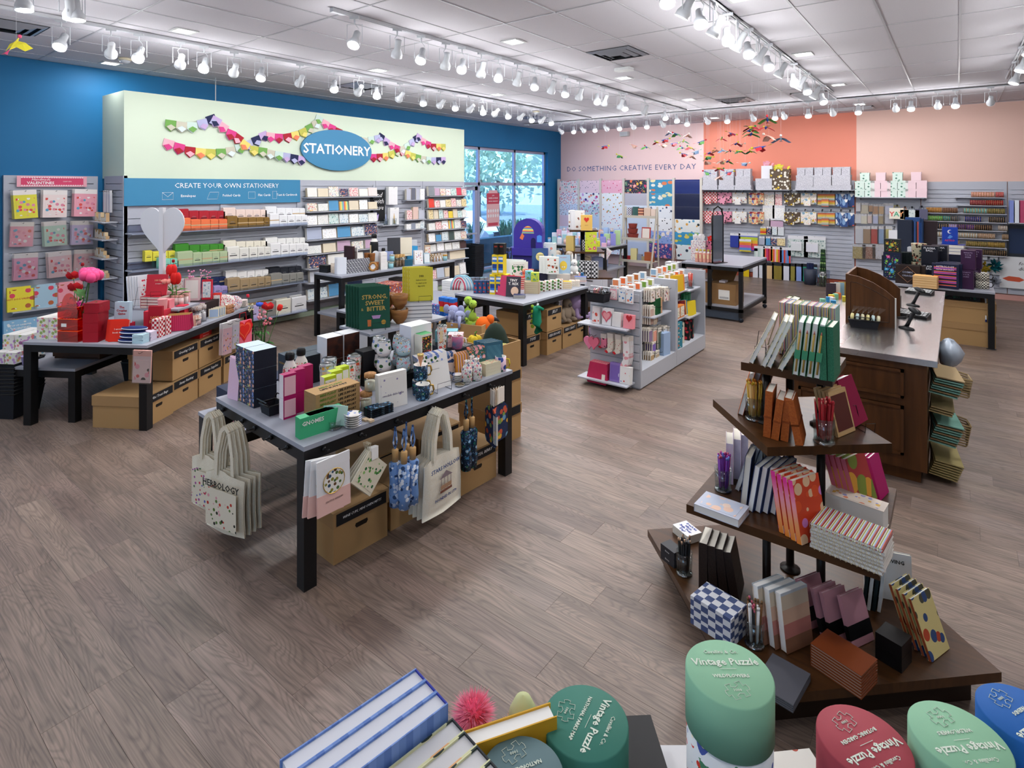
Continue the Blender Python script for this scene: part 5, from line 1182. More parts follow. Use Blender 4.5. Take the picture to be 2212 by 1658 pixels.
for i,(t,w,h,pr,ln,n,sc_)in enumerate(((.12,.33,.35,FLW,(),3,1.0),(.4,.34,.37,HERB,[('HERBOLOGY',.055,'#2a2a26',.2)],4,1.0))):
 p,rt=hookB(0,t)
 for k in range(n):G('tote',(w,h,pr,ln if k==n-1 else(),.022,1),(p[0]+math.sin(rt)*.0-.002*k+.03*(n-1-k)*0,p[1]-.012-.02*k,p[2]+.004-.003*k),(0,0,rt+.25+(.1*(n-1-k))),['flower printed','herbology lettered'][i]+' canvas tote bag, %s from the table'%nth(k),'tote bag','canvas tote bags',scale=(1,1,sc_))
for t in(.56,.76,.95):hookB(0,t)
# embroidery kit, pot holders, umbrellas, white totes, pouches on the long rail
p,rt=hookB(1,.12)
for k in range(3):G('hangcard',(.2,.28,stripes(['#f0c6bc','#f2f2f4'],1.0,2,.6,False,None,.62-.5+.5)if False else C('#f2f2f4'),'#f4f4f6',1,.008,.004,False,False,[('CACTUS GARDEN',.013,'#8a6f6a',0,-.215)]if k==2 else None),(p[0]+.012+.014*k,p[1]-.015*(2-k),p[2]-.03),(0,(.06 if k<2 else-.02),rt-.12*(2-k)),'white and pink cactus embroidery kit, %s from the table'%nth(k),'craft kit','cactus embroidery kits')
for o in[o for o in bpy.data.objects if str(o.get('label','')).startswith('white and pink cactus')]:
 part('pink_foot',B().box(-.1015,-.0245,-.281,.1015,-.0145,-.17),C('#efc3ba'),o)
 part('hoop',B().tube([(.065*math.cos(a),-.0255,-.115+.065*math.sin(a))for a in[k*PI/10 for k in range(20)]],.0025,4,0,True).face([(.063*math.cos(a),-.115+.063*math.sin(a))for a in[k*PI/10 for k in range(20)]],.001,1,mx((0,-.0242,0))),[GOLD,blobs('#f3f1ea',['#4f6f3a','#2f4f6a','#8f8a3a','#6a4a30'],45,.42)],o)
p,rt=hookB(1,.36)
for k in range(4):
 r=thing('pot_holder','cream frog printed pot holder hanging by its corner, %s from the table'%nth(k),'pot holder',(p[0]+.01+k*.012,p[1]-.0,p[2]-.01),(0,0,rt+.1*(k-2)),'frog pot holders');s_=.125
 part('cloth',B().face([(0,-.06),(s_*1.05,-.06-s_*1.05),(0,-.06-2.1*s_),(-s_*1.05,-.06-s_*1.05)],.009),C('#e3dcc6',.9),r)
 part('print',B().face([(0,-.085),(s_*.8,-.06-s_*1.05),(0,-.035-2.1*s_),(-s_*.8,-.06-s_*1.05)],.001,0,mx((0,-.0092,0))),blobs('#e3dcc6',['#5f9a4a','#2f6a3f','#8ab86a'],38,.34,.9),r)
 part('loop',B().tube([(0,-.004,-.065),(-.012,-.004,-.02),(.012,-.004,-.02),(0,-.004,-.065)],.002,4),C('#cfc6ae'),r)
 part('tag',B().box(.01,-.013,-.12,.06,-.011,-.05),C('#f4f4f2'),r)
def umbrella(p,rt,m,label,L=.3):
 r=thing('folding_umbrella',label,'umbrella',p,rt,'folded umbrellas');r.scale=(1.15,1.15,1.15)
 part('wrist_loop',B().tube([(0,0,-.01),(-.012,0,-.09),(0,0,-.13),(.012,0,-.09),(0,0,-.01)],.0055,5),m,r)
 part('handle',B().lathe([(.017,-.19),(.018,-.13),(.013,-.125)],12),C('#c9a06a',.4),r)
 part('canopy',B().lathe([(.0,-.19-L),(.03,-.185-L),(.026,-.19-L*.5),(.033,-.2),(.02,-.19)],10),m,r);part('folds',B().lathe([(.03,-.18-L),(.036,-.19-L*.75),(.031,-.19-L*.45),(.036,-.21)],6),m,r)
p,rt=hookB(1,.62);UB=blobs('#6f94cc',['#e6ebf4','#c6d4ea','#26406a'],42,.45,.6)
for k,(a_,c_)in enumerate(((-.045,0),(.045,0),(-.03,.07),(.04,.07))):umbrella((p[0]+c_*.9+.01,p[1]+a_,p[2]),rt+k,UB,'folded sky blue hydrangea umbrella, %s'%['nearer the pot holders','nearer the white totes','outer one by the pot holders','outer one by the white totes'][k],.24)
p,rt=hookB(1,.9)
for k in range(4):G('tote',(.36,.38,None,[('STARS HOLLOW',.036,'#2f4f85',.2),('FOUNDED IN 1779',.024,'#1f3f7a',.7)]if k==3 else(),.02,1,'#ece8dc'),(p[0]+.005+k*.022,p[1]+.0*k,p[2]+.006),(0,0,rt-.3+.13*k),'white canvas tote with gazebo print, %s from the table'%nth(k),'tote bag','white canvas totes')
tt=[o for o in bpy.data.objects if o.get('label')=='white canvas tote with gazebo print, fourth from the table'][0]
zc=-.27-.38*.45;yq=-.037
part('gazebo_roof',B().face([(-.06,zc+.03),(.06,zc+.03),(.03,zc+.05),(0,zc+.07),(-.03,zc+.05)],.001,0,mx((0,yq,0))),C('#8a7a80'),tt)
for xx in(-.045,-.015,.015,.045):part('gazebo_post',B().box(xx-.003,yq-.001,zc-.05,xx+.003,yq,zc+.03),C('#9a8a86'),tt)
part('gazebo_floor',B().box(-.055,yq-.001,zc-.06,.055,yq,zc-.045),C('#7a4a3a'),tt);part('gazebo_rail',B().box(-.05,yq-.0012,zc-.04,.05,yq,zc-.015),C('#a9856a'),tt)
p,rt=hookB(1,1.2)
for k,a_ in enumerate((-.03,.03)):umbrella((p[0]+.02,p[1]+a_,p[2]),rt+k,DKB,'folded navy floral umbrella, %s'%['nearer the white totes','nearer the pouches'][k],.24)
p,rt=hookB(1,1.46)
PCH=blobs('#1c2c50',['#e0a93a','#c9583a','#6f9fc0','#7a9a4a'],26,.42,.7)
for k in range(6):
 r=thing('zip_pouch','navy mushroom printed zip pouch, %s in the hanging row'%nth(k),'pouch',(p[0]+.02,p[1]-.045+k*.02,p[2]-.05),(0,0,rt+1.2-.22*k if k<5 else rt+.1),'navy zip pouches');r.scale=(1.3,1.3,1.25)
 part('cloth',B().face([(-.07,-.1),(-.07,-.26),(-.05,-.28),(.05,-.28),(.07,-.26),(.07,-.1),(.04,-.07),(-.04,-.07)],.008),PCH,r);part('zip',B().box(-.072,-.009,-.26,-.068,0,-.1),C('#e9e6de'),r)
 part('tag',B().box(-.02,-.014,-.06,.03,-.012,.03),C('#efe6da'),r);part('string',B().tube([(0,-.005,.04),(0,-.005,-.07)],.001,3),C('#d8cfbe'),r)
 # ---- storage cartons under table B
for u,v,w,d,h,wd_,zz,lb in((.86,.42,.36,.38,.3,'WINE CUPS, MINI OVEN MITTS',0,'kraft storage box lettered wine cups under the front of the gift table'),(.84,.82,.36,.34,.28,'',0,'kraft storage box behind the blue umbrellas'),(.88,1.4,.36,.4,.28,'CANDLE, TEA, BERRY',0,'kraft storage box lettered candle tea under the gift table'),(.45,1.4,.4,.42,.3,'',0,'kraft storage box deep under the gift table'),(.45,.95,.4,.4,.3,'',0,'kraft storage box deep under the middle of the gift table')):
 x,y,z=B_(u,v,zz);G('carton',(w,d,h,wd_),(x,y,z),RB,lb,'box')
x,y=-3.15,3.86
for k,(hh,lb)in enumerate(((.3,'lower'),(.3,'middle'),(.2,'upper open'))):
 if k<2:G('carton',(.4,.36,hh,''),(x-.08,y,z+k*.301),RB,'%s kraft box of the stack at the far end of the gift table'%lb,'box')
r=thing('open_box','open kraft box with avocado soft toy at the far end of the gift table','box',(x-.08,y,.603),RB)
for q in((-.2,-.18,.2,-.17),(-.2,.17,.2,.18),(-.2,-.17,-.19,.17),(.19,-.17,.2,.17)):part('side',B().box(q[0],q[1],0,q[2],q[3],.24),KRAFT,r)
part('bottom',B().box(-.19,-.17,0,.19,.17,.01),KRAFT,r)
G('plush',('#26332a','avocado','#c9c87a'),(x-.06,y+.05,.62),FC+.5,'large dark green avocado soft toy in the open box','soft toy')
G('plush',('#e2c33a','pepper','#5f8a3a'),(x-.2,y-.06,.78),0,'small yellow pepper soft toy beside the avocado','soft toy')
x2,y2=W(1000,725,.5);r=thing('toy_box','open kraft box full of elephant and dinosaur soft toys','box',(x2-.15,y2+.25,.25),.25)
for q in((-.28,-.2,.28,-.19),(-.28,.19,.28,.2),(-.28,-.19,-.27,.19),(.27,-.19,.28,.19)):part('side',B().box(q[0],q[1],0,q[2],q[3],.36),KRAFT,r)
part('bottom',B().box(-.27,-.19,0,.27,.19,.01),KRAFT,r)
G('carton',(.5,.4,.249,''),(x2-.15,y2+.25,0),.25,'kraft box beneath the box of soft toys','box')
for i,(c_,sh,dx,dy,zz,lb)in enumerate((('#9aa0c4','elephant',-.17,-.06,.5,'lavender grey elephant soft toy, front of the toy box'),('#9aa0c4','elephant',-.03,-.1,.46,'lavender grey elephant soft toy beside the dinosaur'),('#9fc24a','dino',.1,-.04,.5,'lime green long necked dinosaur soft toy'),('#9fc24a','dino',-.1,.08,.5,'lime green dinosaur soft toy peeping behind the elephants'),('#e8691f','toucan',.22,.02,.5,'orange toucan soft toy in the toy box'))):
 G('plush',(c_,sh,'#f0eee8' if sh=='elephant' else '#7f9a5a' if sh=='dino' else '#24242a'),(x2-.15+dx,y2+.25+dy,zz-(.0 if sh!='toucan' else .02)),FC-.3+i*.3,lb,'soft toy',scale=1.25)
 G('pack',(.3,.25,.2,KRAFT),(x2-.15,y2+.25,.262),.25,'inner kraft filler box inside the toy box','box')if i==0 else None
 # === valentines table (A)
ZA=.765
def a(kd,args,px,py,label,cat=None,rot=RA,z=ZA,group=None,dz=0,scale=None,at=None):
 x,y=at or W(px,py,z);return G(kd,args,(x,y,z+dz),rot,label,cat,group,scale)
HEARTS=blobs('#f1ece2',['#e58a8f','#9fb86a','#c99ad0','#e8c46a','#7fb0c4'],28,.42)
RED,PNK,HPK,CRIM=C('#c01f2c',.45),C('#f0a2ab',.5),C('#e0577a',.45),C('#a81a2c',.4)
for i in range(2):
 for k in range(2):x,y,z=A_(.1+i*.12,.35);G('pack',(.115,.5,.1,HEARTS,None,None,'box',HEARTS if k==0 else C('#efe9e0'),C('#f0ebe4')),(x,y,z+k*.102),RA,'long cream box printed with candy hearts, %s, %s pair'%(['near the table end','beside the orange house'][i],['lower','upper'][k]),'box','candy heart boxes')
x,y,z=A_(.42,.12);ho=thing('acrylic_house','glowing orange acrylic open house box full of pink shred','box',(x,y,z),RA);ORA=clear('#ff5a28',.25,.1)
OE=C('#ff5a1e',.3)
for k,z0 in enumerate((0,.11,.22)):
 part('tier',B().box(-.1,-.09,z0,.1,-.087,z0+.1).box(-.1,.087,z0,.1,.09,z0+.1).box(-.1,-.087,z0,-.097,.087,z0+.1).box(.097,-.087,z0,.1,.087,z0+.1),ORA,ho)
 part('edge',B().tube([(-.1,-.09,z0+.1),(.1,-.09,z0+.1),(.1,.09,z0+.1),(-.1,.09,z0+.1)],.0035,4,0,True),OE,ho)
part('arch',B().face([(.1*math.cos(t)*.8+.02,.3+.15*math.sin(t))for t in[PI*k/10 for k in range(11)]],.004,0,mx((0,-.092,0))),ORA,ho);part('price_card',B().box(-.06,-.094,.14,-.01,-.091,.17),C('#f4f4f2'),ho)
q=random.Random(2);bb=B()
for i in range(160):p=Vector((q.uniform(-.085,.085),q.uniform(-.075,.075),q.uniform(.2,.34)));d=Vector((q.uniform(-1,1),q.uniform(-1,1),q.uniform(-1,1)))*.022;bb.tube([p-d,p+d],.003,3)
part('paper_shred',bb,C('#e02fa0',.7),ho,kind='stuff')
for i,(dx,dy,k_,c_,h,s_,lb)in enumerate(((-.06,-.02,'poppy','#b3101c',.26,1.3,'crimson paper poppy, lowest over the orange house'),(-.04,.03,'poppy','#c01722',.38,1.2,'crimson paper poppy at the outer side of the orange house'),(.03,-.01,'poppy','#b51220',.36,1.7,'large open red paper poppy with gold centre'),(.09,.02,'peony','#f0508c',.4,1.9,'bright pink paper peony above the orange house'),(.0,.05,'tulip','#8f1020',.48,.5,'tiny dark red bud on tall stem above the poppies'))):
 flower((x+dx,y+dy,z+.2),(-.15+dy*4,.5*(-1 if dx<0 else .6),0)if dx else 0,k_,c_,h,lb,'#3f6a2f',s_)
for k in range(4):
 for i in range(1):x,y,z=A_(.62+(.012 if k==3 else 0),.12);G('pack',(.135,.15,.088,CRIM,None,None,'box',C('#8f1422',.4)),(x,y,z+k*.089),RA+.15,'glossy dark red cube box, %s from the bottom of its pile'%nth(k),'box','dark red cube boxes')
x,y,z=A_(.74,.3);G('pack',(.14,.14,.12,C('#a8203a')),(x,y,z),RA,'red box under the couples game','box');G('pack',(.14,.05,.2,C('#bcd6e6'),[('The',.03,'#b32430',0,.15,1),('Couples',.03,'#b32430',0,.12,1),('Game',.03,'#b32430',0,.09,1)]),(x,y,z+.121),(-.08,0,RA+.1),'pale blue boxed couples card game','game')
for i in range(4):x,y,z=A_(.86-i*.02,.1+i*.012);G('book',(.16,.19,.018,C('#d82a17',.4),[('I wrote a',.022,'#f4efe6',0,.11),('book about',.022,'#f4efe6',0,.08)]if i==0 else None),(x,y,z),(-.22,0,RA+.25),'bright red gift book, %s of the leaning row'%nth(i),'book','bright red gift books')
for k in range(4):
 x,y,z=A_(.99+.008*(k%2),.1+.01*k)
 def mk():
  r=root('sleep_mask','sleep mask');e=[(.12*math.cos(t),.055*math.sin(t)+.012*math.cos(2*t))for t in[j*PI/12 for j in range(24)]]
  part('pad',B().lathe([(0,0),(1,.2),(1,.8),(0,1)],20,0,Matrix.Diagonal((.12,.055,.033,1))),C('#1c2f68',.8),r);part('piping',B().tube([(.12*math.cos(t),.056*math.sin(t),.017)for t in[j*PI/12 for j in range(24)]],.004,5,0,True),C('#dfe3ea'),r);return r
 inst('mask',mk,(x,y,z+k*.034),RA,'navy piped satin sleep mask, %s from the bottom of the pile'%nth(k),'navy sleep masks')
for i,c_ in enumerate(('#bcdbe8','#dcd0e2')):
 for k in range(7):x,y,z=A_(1.09-.0*i,.09+i*.1);G('pack',(.1,.085,.011,C(c_)),(x,y,z+k*.0115),RA+.05*(k%3),'%s mini notebook, %s from the bottom of its stack'%(['pale blue','pale lilac'][i],nth(k)),'notebook','mini notebooks')
 # heart sign
x,y,z=A_(.72,.86);hs=thing('heart_sign','big white card heart on a white post above the valentines table','sign',(x,y,z),RA-.1)
pts=[]
for j in range(48):
 t=2*PI*j/48;pts.append((.0155*16*math.sin(t)**3*1.08,.0185*(13*math.cos(t)-5*math.cos(2*t)-2*math.cos(3*t)-math.cos(4*t))))
part('heart',B().face(pts,.012,0,mx((0,.006,.98))),C('#e4e6ec',.6),hs);part('post',B().box(-.025,-.02,0,.025,.02,1.2),C('#e9eaee',.6),hs);part('base',B().cbox(0,0,0,.22,.2,.015),C('#e9eaee',.6),hs)
# risers and things on them
x,y,z=A_(.75,.62);rs=thing('table_riser','black riser with grey top in the middle of the valentines table','riser',(x-.25,y-.16,z),RA)
part('top',B().box(0,0,.17,.62,.34,.19),TOPG,rs)
for u in(0,.6):
 for v in(0,.32):part('leg',B().box(u,v,0,u+.02,v+.02,.17),METB,rs)
def R_(u,v):c,s=math.cos(RA),math.sin(RA);return(rs.location.x+c*u-s*v,rs.location.y+s*u+c*v,ZA+.191)
for k in range(4):
 x,y,z=R_(.3,.1);G('flatbook',(.2,.17,.028,C('#b01c2e',.4),C('#e9d9d0')),(x,y,z+k*.029),RA,'crimson scratch card book lying flat, %s from the bottom'%nth(k),'book','flat crimson books')
for i in range(3):x,y,z=R_(.34-.03*i,.1);G('book',(.15,.21,.02,C('#bf2b3c',.4),[('100 Dates',.026,'#e6b98a',0,.15),('BUCKET LIST',.014,'#f0e6e0',0,.115)]if i==0 else None),(x,y,z+.117),(-.2,0,RA+.25),'crimson dates book, %s of the row on the easel'%nth(i),'book','crimson dates books')
x,y,z=R_(.36,.06);G('easel',(.1,.1,.1),(x,y,z+.117),(0,0,RA+.25),'black wire easel with the crimson dates books','display stand')
for i in range(5):x,y,z=R_(.04+.03*i,.2);G('book',(.2,.3,.018,C('#e6e8ee'),None,PAGEW,blobs('#f2f2f4',['#d23a50'],30,.3)if i==4 else None),(x,y,z),(-.2,0,RA+1.0),'white valentine colouring book, %s of the leaning row'%nth(i),'book','white valentine books')
x,y,z=R_(.2,.02);G('easel',(.12,.2,.12),(x,y,z),(0,0,RA+.6),'tall black wire easel beside the white valentine books','display stand')
for i in range(6):x,y,z=R_(.42+.045*(i%3),.2+.07*(i//3));G('jar',(.024,.1,'#f4c9c0','#f2b6ae',C('#f0d8d4',.4)),(x,y,z),0,'pale pink lidded candle, %s of the six on the riser'%nth(i),'candle','pale pink candles')
for i,(u,v,w,d_,h,m,t,lb)in enumerate(((.98,.42,.13,.03,.26,CRIM,[('LOVE',.034,'#e0a86a',0,.15,1),('STORY',.034,'#e0a86a',0,.11,1)],'red love story hardback standing upright'),(1.02,.62,.09,.09,.13,C('#e0405a'),[('Hot Tea',.02,'#f6dcd8',0,.07)],'coral red square tin beside the love story book'),(.92,.66,.1,.1,.28,C('#f08a94'),None,'tall salmon pink gift carton'),(1.0,.78,.09,.09,.2,C('#d8324a'),None,'bright red gift carton beside the salmon carton'),(.88,.5,.1,.1,.2,C('#c9283c'),None,'red gift carton behind the love story book'))):
 x,y,z=A_(u,v);G('pack',(w,d_,h,m,t),(x,y,z),(-.05 if d_<.05 else 0,0,RA+.15),lb,'book' if d_<.05 else 'box')
x,y,z=A_(.95,.56);G('tumbler',(.045,.11,C('#f2a6a8'),False,False),(x,y,z+.2),0,'pink paper cup candle on the red cartons','candle');G('pack',(.1,.1,.2,C('#cf3348')),(x,y,z),RA,'red carton beneath the pink cup candle','box')
RCH=checks('#b01826','#f2e6e2',44)
for i in range(2):x,y,z=A_(1.1,.3+.09*i);G('pack',(.075,.075,.17,RCH),(x,y,z),RA,'red and white checkered box, %s'%['front','rear'][i],'box','red checkered boxes')
WOV=stripes(['#a81f48','#c22f5a'],60,0,.8)
for i in range(4):
 x,y,z=A_(1.14,.52+.022*i);r=thing('cosmetic_pouch','raspberry woven zip pouch, %s of the leaning row'%nth(i),'pouch',(x-.012*i,y,z),(-.2,0,RA+.5),'raspberry pouches')
 part('cloth',B().face([(-.1,0),(.1,0),(.115,.02),(.1,.15),(-.1,.15),(-.115,.02)],.018),WOV,r);part('zip',B().box(-.1,-.014,.15,.1,-.004,.156),C('#c9a060',.4,.4),r)
for i,(u,v)in enumerate(((.72,.98),(.86,.98))):x,y,z=A_(u,v);G('pack',(.13,.06,.3,C('#e9b0b4'),[('LOVE',.026,'#8a5a60',0,.24)],floral('#5f3a44',['#c25a78','#8a3a58','#d98aa0'],26)),(x,y,z),(-.05,0,RA+.4),'pink photo covered puzzle box, %s of the tall pair'%nth(i),'box','photo puzzle boxes')
for i in range(3):x,y,z=A_(.92,.9+.0*i);G('pack',(.2,.15,.055,C('#c9283c'),None,C('#e8d9dc')),(x,y,z+.056*i),RA+.4,'red edged boxed game lying flat, %s from the bottom'%nth(i),'box','flat red games')
x,y,z=A_(.8,1.2);G('pack',(.5,.3,.16,C('#20161a')),(x,y,z),RA,'dark riser block in the far half of the valentines table','riser')
for i,(u,v,w,h,c_,zz,lb)in enumerate(((.66,1.16,.16,.24,'#f1e9ea',.16,'white boxed card set with red lettering'),(.82,1.2,.15,.25,'#e9c9cc',.16,'pale pink boxed card set'),(.94,1.28,.1,.22,'#d1263a',.16,'red boxed conversation game'),(1.02,1.34,.08,.22,'#e8453c',0,'orange red hanging tag box'),(.7,1.36,.16,.2,'#b9a6d9',.16,'lilac boxed set at the far end of the valentines table'),(.96,1.1,.14,.16,'#7a3a7a',0,'purple photo box behind the glass shakers'))):
 x,y,z=A_(u,v);G('pack',(w,.05,h,C(c_),None,ART[(i*3)%8]),(x,y,z+zz),(-.06,0,RA+.3),lb,'box')
for i in range(5):x,y,z=A_(1.05+.07*(i%2),.86+.075*(i//2));r=G('jar',(.034,.17,'#f0e8ea','#b9bcc2',clear('#f2f4f6',.2)),(x,y,z),0,'glass shaker jar with steel lid, %s of the cluster'%nth(i),'jar','glass shakers')
for i in range(5):x,y,z=A_(1.0+.02*i,.72);G('pack',(.1,.02,.1,C('#f2a0c0')),(x,y+.0,z),(-.1,.05*i,RA+.2),'folded pink cloth bundle, %s in the row'%nth(i),'cloth','folded pink cloths')
for i in range(5):x,y,z=A_(1.16,.68+.02*i);G('pack',(.07,.004,.1,C(['#e6cbb6','#d99a8a'][i%2])),(x,y,z),(-.3,0,RA+.6),'small gift card leaning in the glass dish, %s'%nth(i),'card','gift cards in a dish')
x,y,z=A_(1.15,.78);G('jar',(.05,.07,'#f0b6b0','#e9dfd6',clear('#f4f6f8',.2)),(x,y,z),0,'round clear tub of pink candies','tub')
for i in range(4):x,y,z=A_(1.15,1.08+.04*i);fr_=G('pack',(.1,.016,.1,C('#e6dcc2'),None,C('#9fb4cf')),(x,y,z),(-.2,0,RA+.5),'small cream photo frame with heart opening, %s in the row'%nth(i),'photo frame','small heart frames')
DOT=blobs('#f0ece4',['#d23a50','#e8a0a8'],60,.4);RFL=blobs('#f2e6e6',['#c9283c','#d95a70','#5a6fb0'],70,.42)
for i in range(5):x,y,z=A_(1.04+.02*i,1.36);G('plate',(.1,DOT),(x,y,z+.1),(PI/2-.3,0,RA+.2),'cream dotted scalloped plate standing on edge, %s'%nth(i),'plate','dotted plates')
for i in range(4):x,y,z=A_(1.1+.02*i,1.46);G('plate',(.085,RFL),(x,y,z+.085),(PI/2-.3,0,RA+.2),'red flowered plate standing on edge, %s'%nth(i),'plate','red flowered plates')
for k in range(7):x,y,z=A_(1.14,1.64);G('plate',(.06,C('#f2dcd8',.35)),(x,y,z+k*.012),0,'small pale dish, %s from the bottom of the far end stack'%nth(k),'plate','small pale dishes')
for i in range(4):x,y,z=A_(1.17,1.3+.05*(i%2));G('mug',(.03,.05,C('#b5805a'),'#b5805a'),(x,y,z+.051*(i//2)),.4,'tiny tan espresso cup with blue tag, %s'%nth(i),'cup','tiny tan cups')
# flowers rising from the middle
for(u,v,k_,c_,h,s_,zz,lb)in((.84,.84,'tulip','#d81f1c',.3,1.8,.2,'large red tulip next to the heart post'),(.9,.82,'tulip','#cf1a16',.22,1.8,.2,'open red tulip beside the coral carnation'),(.82,.78,'peony','#f2978c',.22,1.1,.2,'coral pink carnation beside the red tulips'),(.8,.92,'tulip','#a3101a',.42,.5,.2,'tiny red bud above the tulips'),(.8,1.2,'spray','#f0a0c4',.14,1.0,.32,'pink blossom spray, first of three'),(.88,1.28,'spray','#f4b0cc',.14,.8,.32,'pink blossom spray, second of three'),(.94,1.3,'spray','#ee96bc',.12,.8,.32,'pink blossom spray, third of three')):
 x,y,z=A_(u,v);flower((x,y,z+zz),.4,k_,c_,h,lb,'#4a8a2f',s_)
 # hanging at the corner and along the rail
x,y,z=A_(1.2,-.01,.72);G('hangcard',(.16,.27,C('#e9cfd0'),'#f2b6ac',2,.006,.006,True,True,None,blobs('#efd3d3',['#1b1b1d','#e0504f','#f2a0b0'],18,.4)),(x+.02,y+.0,z),(0,.04,RA+.1),'bag of skunk stickers hanging at the table corner','sticker pack')
for i,(v,w,h,c_,cc,lb)in enumerate(((1.1,.13,.32,'#f4c6d2',['#d23a3a','#5f7fc0','#e8a04a'],'pink heart confetti treat bags on the rail'),(1.24,.13,.3,'#e6e0f0',['#c9a0d9','#8ab08a','#e0d070'],'pastel confetti treat bags on the rail'))):
 x,y,z=A_(1.25,v,.7);G('hangcard',(w,h,C(c_),'#f2eef2',3,.008,.008,True,True,None,blobs(c_,cc,40,.35)),(x,y,z),(0,.03,RA+PI/2-.2),lb,'treat bags')
x,y,z=A_(1.27,1.42,.66);hb_=thing('gift_bag','pink gift bag with a large red lace heart hanging from the rail','gift bag',(x,y,z),RA+PI/2-.3)
part('body',B().box(-.11,-.03,-.27,.11,0,0),C('#ee6f88'),hb_);part('handle',B().tube([(-.05,-.01,0),(-.04,-.01,.09),(.04,-.01,.09),(.05,-.01,0)],.006,5),C('#8f1420'),hb_)
def heart(k,n=36,wav=0):return[(k*16*math.sin(t)**3*(1+wav*math.cos(12*t)),k*1.15*(13*math.cos(t)-5*math.cos(2*t)-2*math.cos(3*t)-math.cos(4*t))*(1+wav*math.cos(12*t)))for t in[2*PI*j/n for j in range(n)]]
part('lace_heart',B().face(heart(.0072,72,.04),.004,0,mx((0,-.031,-.1))),C('#d81c22'),hb_);part('inner_heart',B().face(heart(.0056),.003,0,mx((0,-.0352,-.1))),C('#ee5a3a'),hb_);part('core_heart',B().face(heart(.0042),.003,0,mx((0,-.038,-.1))),C('#dc241c'),hb_)
# bouquet in a wire stand past the far end
bx_,by_,_=A_(1.3,1.72,0);r=thing('wire_vase','tall black wire flower stand past the far end of the valentines table','vase',(bx_,by_,0))
for i in range(8):a_=i*PI/4;part('wire',B().tube([(.07*math.cos(a_),.07*math.sin(a_),0),(.07*math.cos(a_),.07*math.sin(a_),.5)],.003,4),METB,r)
for z_ in(0.003,.25,.5):part('ring',B().tube([(.07*math.cos(t),.07*math.sin(t),z_)for t in[k*PI/8 for k in range(16)]],.003,4,0,True),METB,r)
part('base',B().lathe([(.07,0),(.07,.004)],14),METB,r)
for i,(k_,c_,h,s_,tx,ty,lb)in enumerate((('poppy','#e0303a',.62,1.6,.1,.1,'large red paper poppy with yellow eye in the wire stand'),('tulip','#d92a20',.66,1.1,.2,.35,'red tulip leaning out of the wire stand'),('spray','#f4a6b4',.6,1.5,-.05,.2,'pale pink blossom cluster in the wire stand'),('spray','#f08a96',.52,1.4,.1,.28,'rose pink blossom cluster in the wire stand'),('peony','#3f5fc9',.68,.8,.0,.1,'blue cornflower in the wire stand'),('spray','#efe6c4',.68,1.0,-.12,-.02,'cream blossom sprig in the wire stand'),('tulip','#c9283c',.8,.6,-.15,-.05,'tall thin red bud in the wire stand'),('poppy','#e8453c',.66,.8,.05,.2,'small orange red poppy in the wire stand'))):
 flower((bx_+.02*math.cos(i),by_+.02*math.sin(i),.1),(-tx,ty*.8,0),k_,c_,h,lb,'#3f7a34',s_,'#f0c63a')
 # storage boxes below
for i,(u,v,z_,wd_,lb)in enumerate(((.92,.22,0,'Mini Treat Bags','kraft storage box lettered mini treat bags, at the corner leg'),(.92,.62,0,'Stamp Finishing','kraft storage box lettered stamp finishing, lower row'),(.92,1.02,0,'Home Supplies','kraft storage box in the lower row under greeting cards'),(.92,.62,.3,'Greeting Cards','kraft storage box lettered greeting cards, nearer the corner leg'),(.92,1.02,.3,'Greeting Cards','kraft storage box lettered greeting cards, farther from the corner leg'),(.92,1.45,0,'Home Office','kraft storage box at the far end, lower'),(.92,1.45,.3,'Paper Goods','kraft storage box at the far end, upper'))):
 x,y,z=A_(u,v,0);G('carton',(.46 if i else .5,.38,.29,wd_),(x,y,z_),RA,lb,'box')
for k in range(2):x,y,z=A_(1.0,.98,0);G('pack',(.2,.25,.03,C('#c9261e'),[('sweet treats',.02,'#f6e6dc',0,.015)]),(x,y,.592+k*.031),RA+PI/2,'flat red boxed game on the storage boxes, %s'%['lower','upper'][k],'game','flat red boxed games')
x,y,z=A_(.3,1.2,0)
for k in range(4):basket((x,y,k*.05),'dark basket nested under the valentines table, %s'%nth(k),.42,.3,.26,RA,'nested baskets under the table')
# low table goods
def A2(u,v):c,s=math.cos(RA),math.sin(RA);return(tabA2.location.x+c*u-s*v,tabA2.location.y+s*u+c*v,.5)
x,y,z=A2(.8,.45);cr_=thing('slatted_crate','dark brown wooden slatted crate on the low table under the valentines table','crate',(x,y,z),RA);wm=grain('#3a2820','#4f372b',(1,8,8),.7)
for k in range(3):
 for sy in(-.17,.16):part('slat',B().box(-.25,sy,.02+k*.055,.25,sy+.012,.065+k*.055),wm,cr_)
 for sx in(-.25,.238):part('slat',B().box(sx,-.158,.02+k*.055,sx+.012,.16,.065+k*.055),wm,cr_)
part('bottom',B().box(-.24,-.16,0,.24,.16,.012),wm,cr_)
for sx in(-.238,.222):
 for sy in(-.158,.142):part('corner_post',B().box(sx,sy,.012,sx+.016,sy+.018,.18),wm,cr_)
for i in range(2):
 for k in range(2):x,y,z=A2(.18+i*.13,.2+.1*k);G('pack',(.12,.3,.11 if k==0 else .14,HEARTS,None,None,'box',HEARTS,C('#efe9e2')),(x,y+.02,z+k*.111),RA,'candy heart printed box on the low table, %s, %s'%(['outer column','inner column'][i],['lower','upper'][k]),'box','candy heart boxes on the low table')
x,y,z=A2(.48,.08);r=thing('flower_pot','small lilac pot with a face and pink felt flowers','flower pot',(x,y,z));part('pot',B().lathe([(.035,0),(.045,.08),(.05,.085),(.045,.085)],14),C('#a99acb'),r)
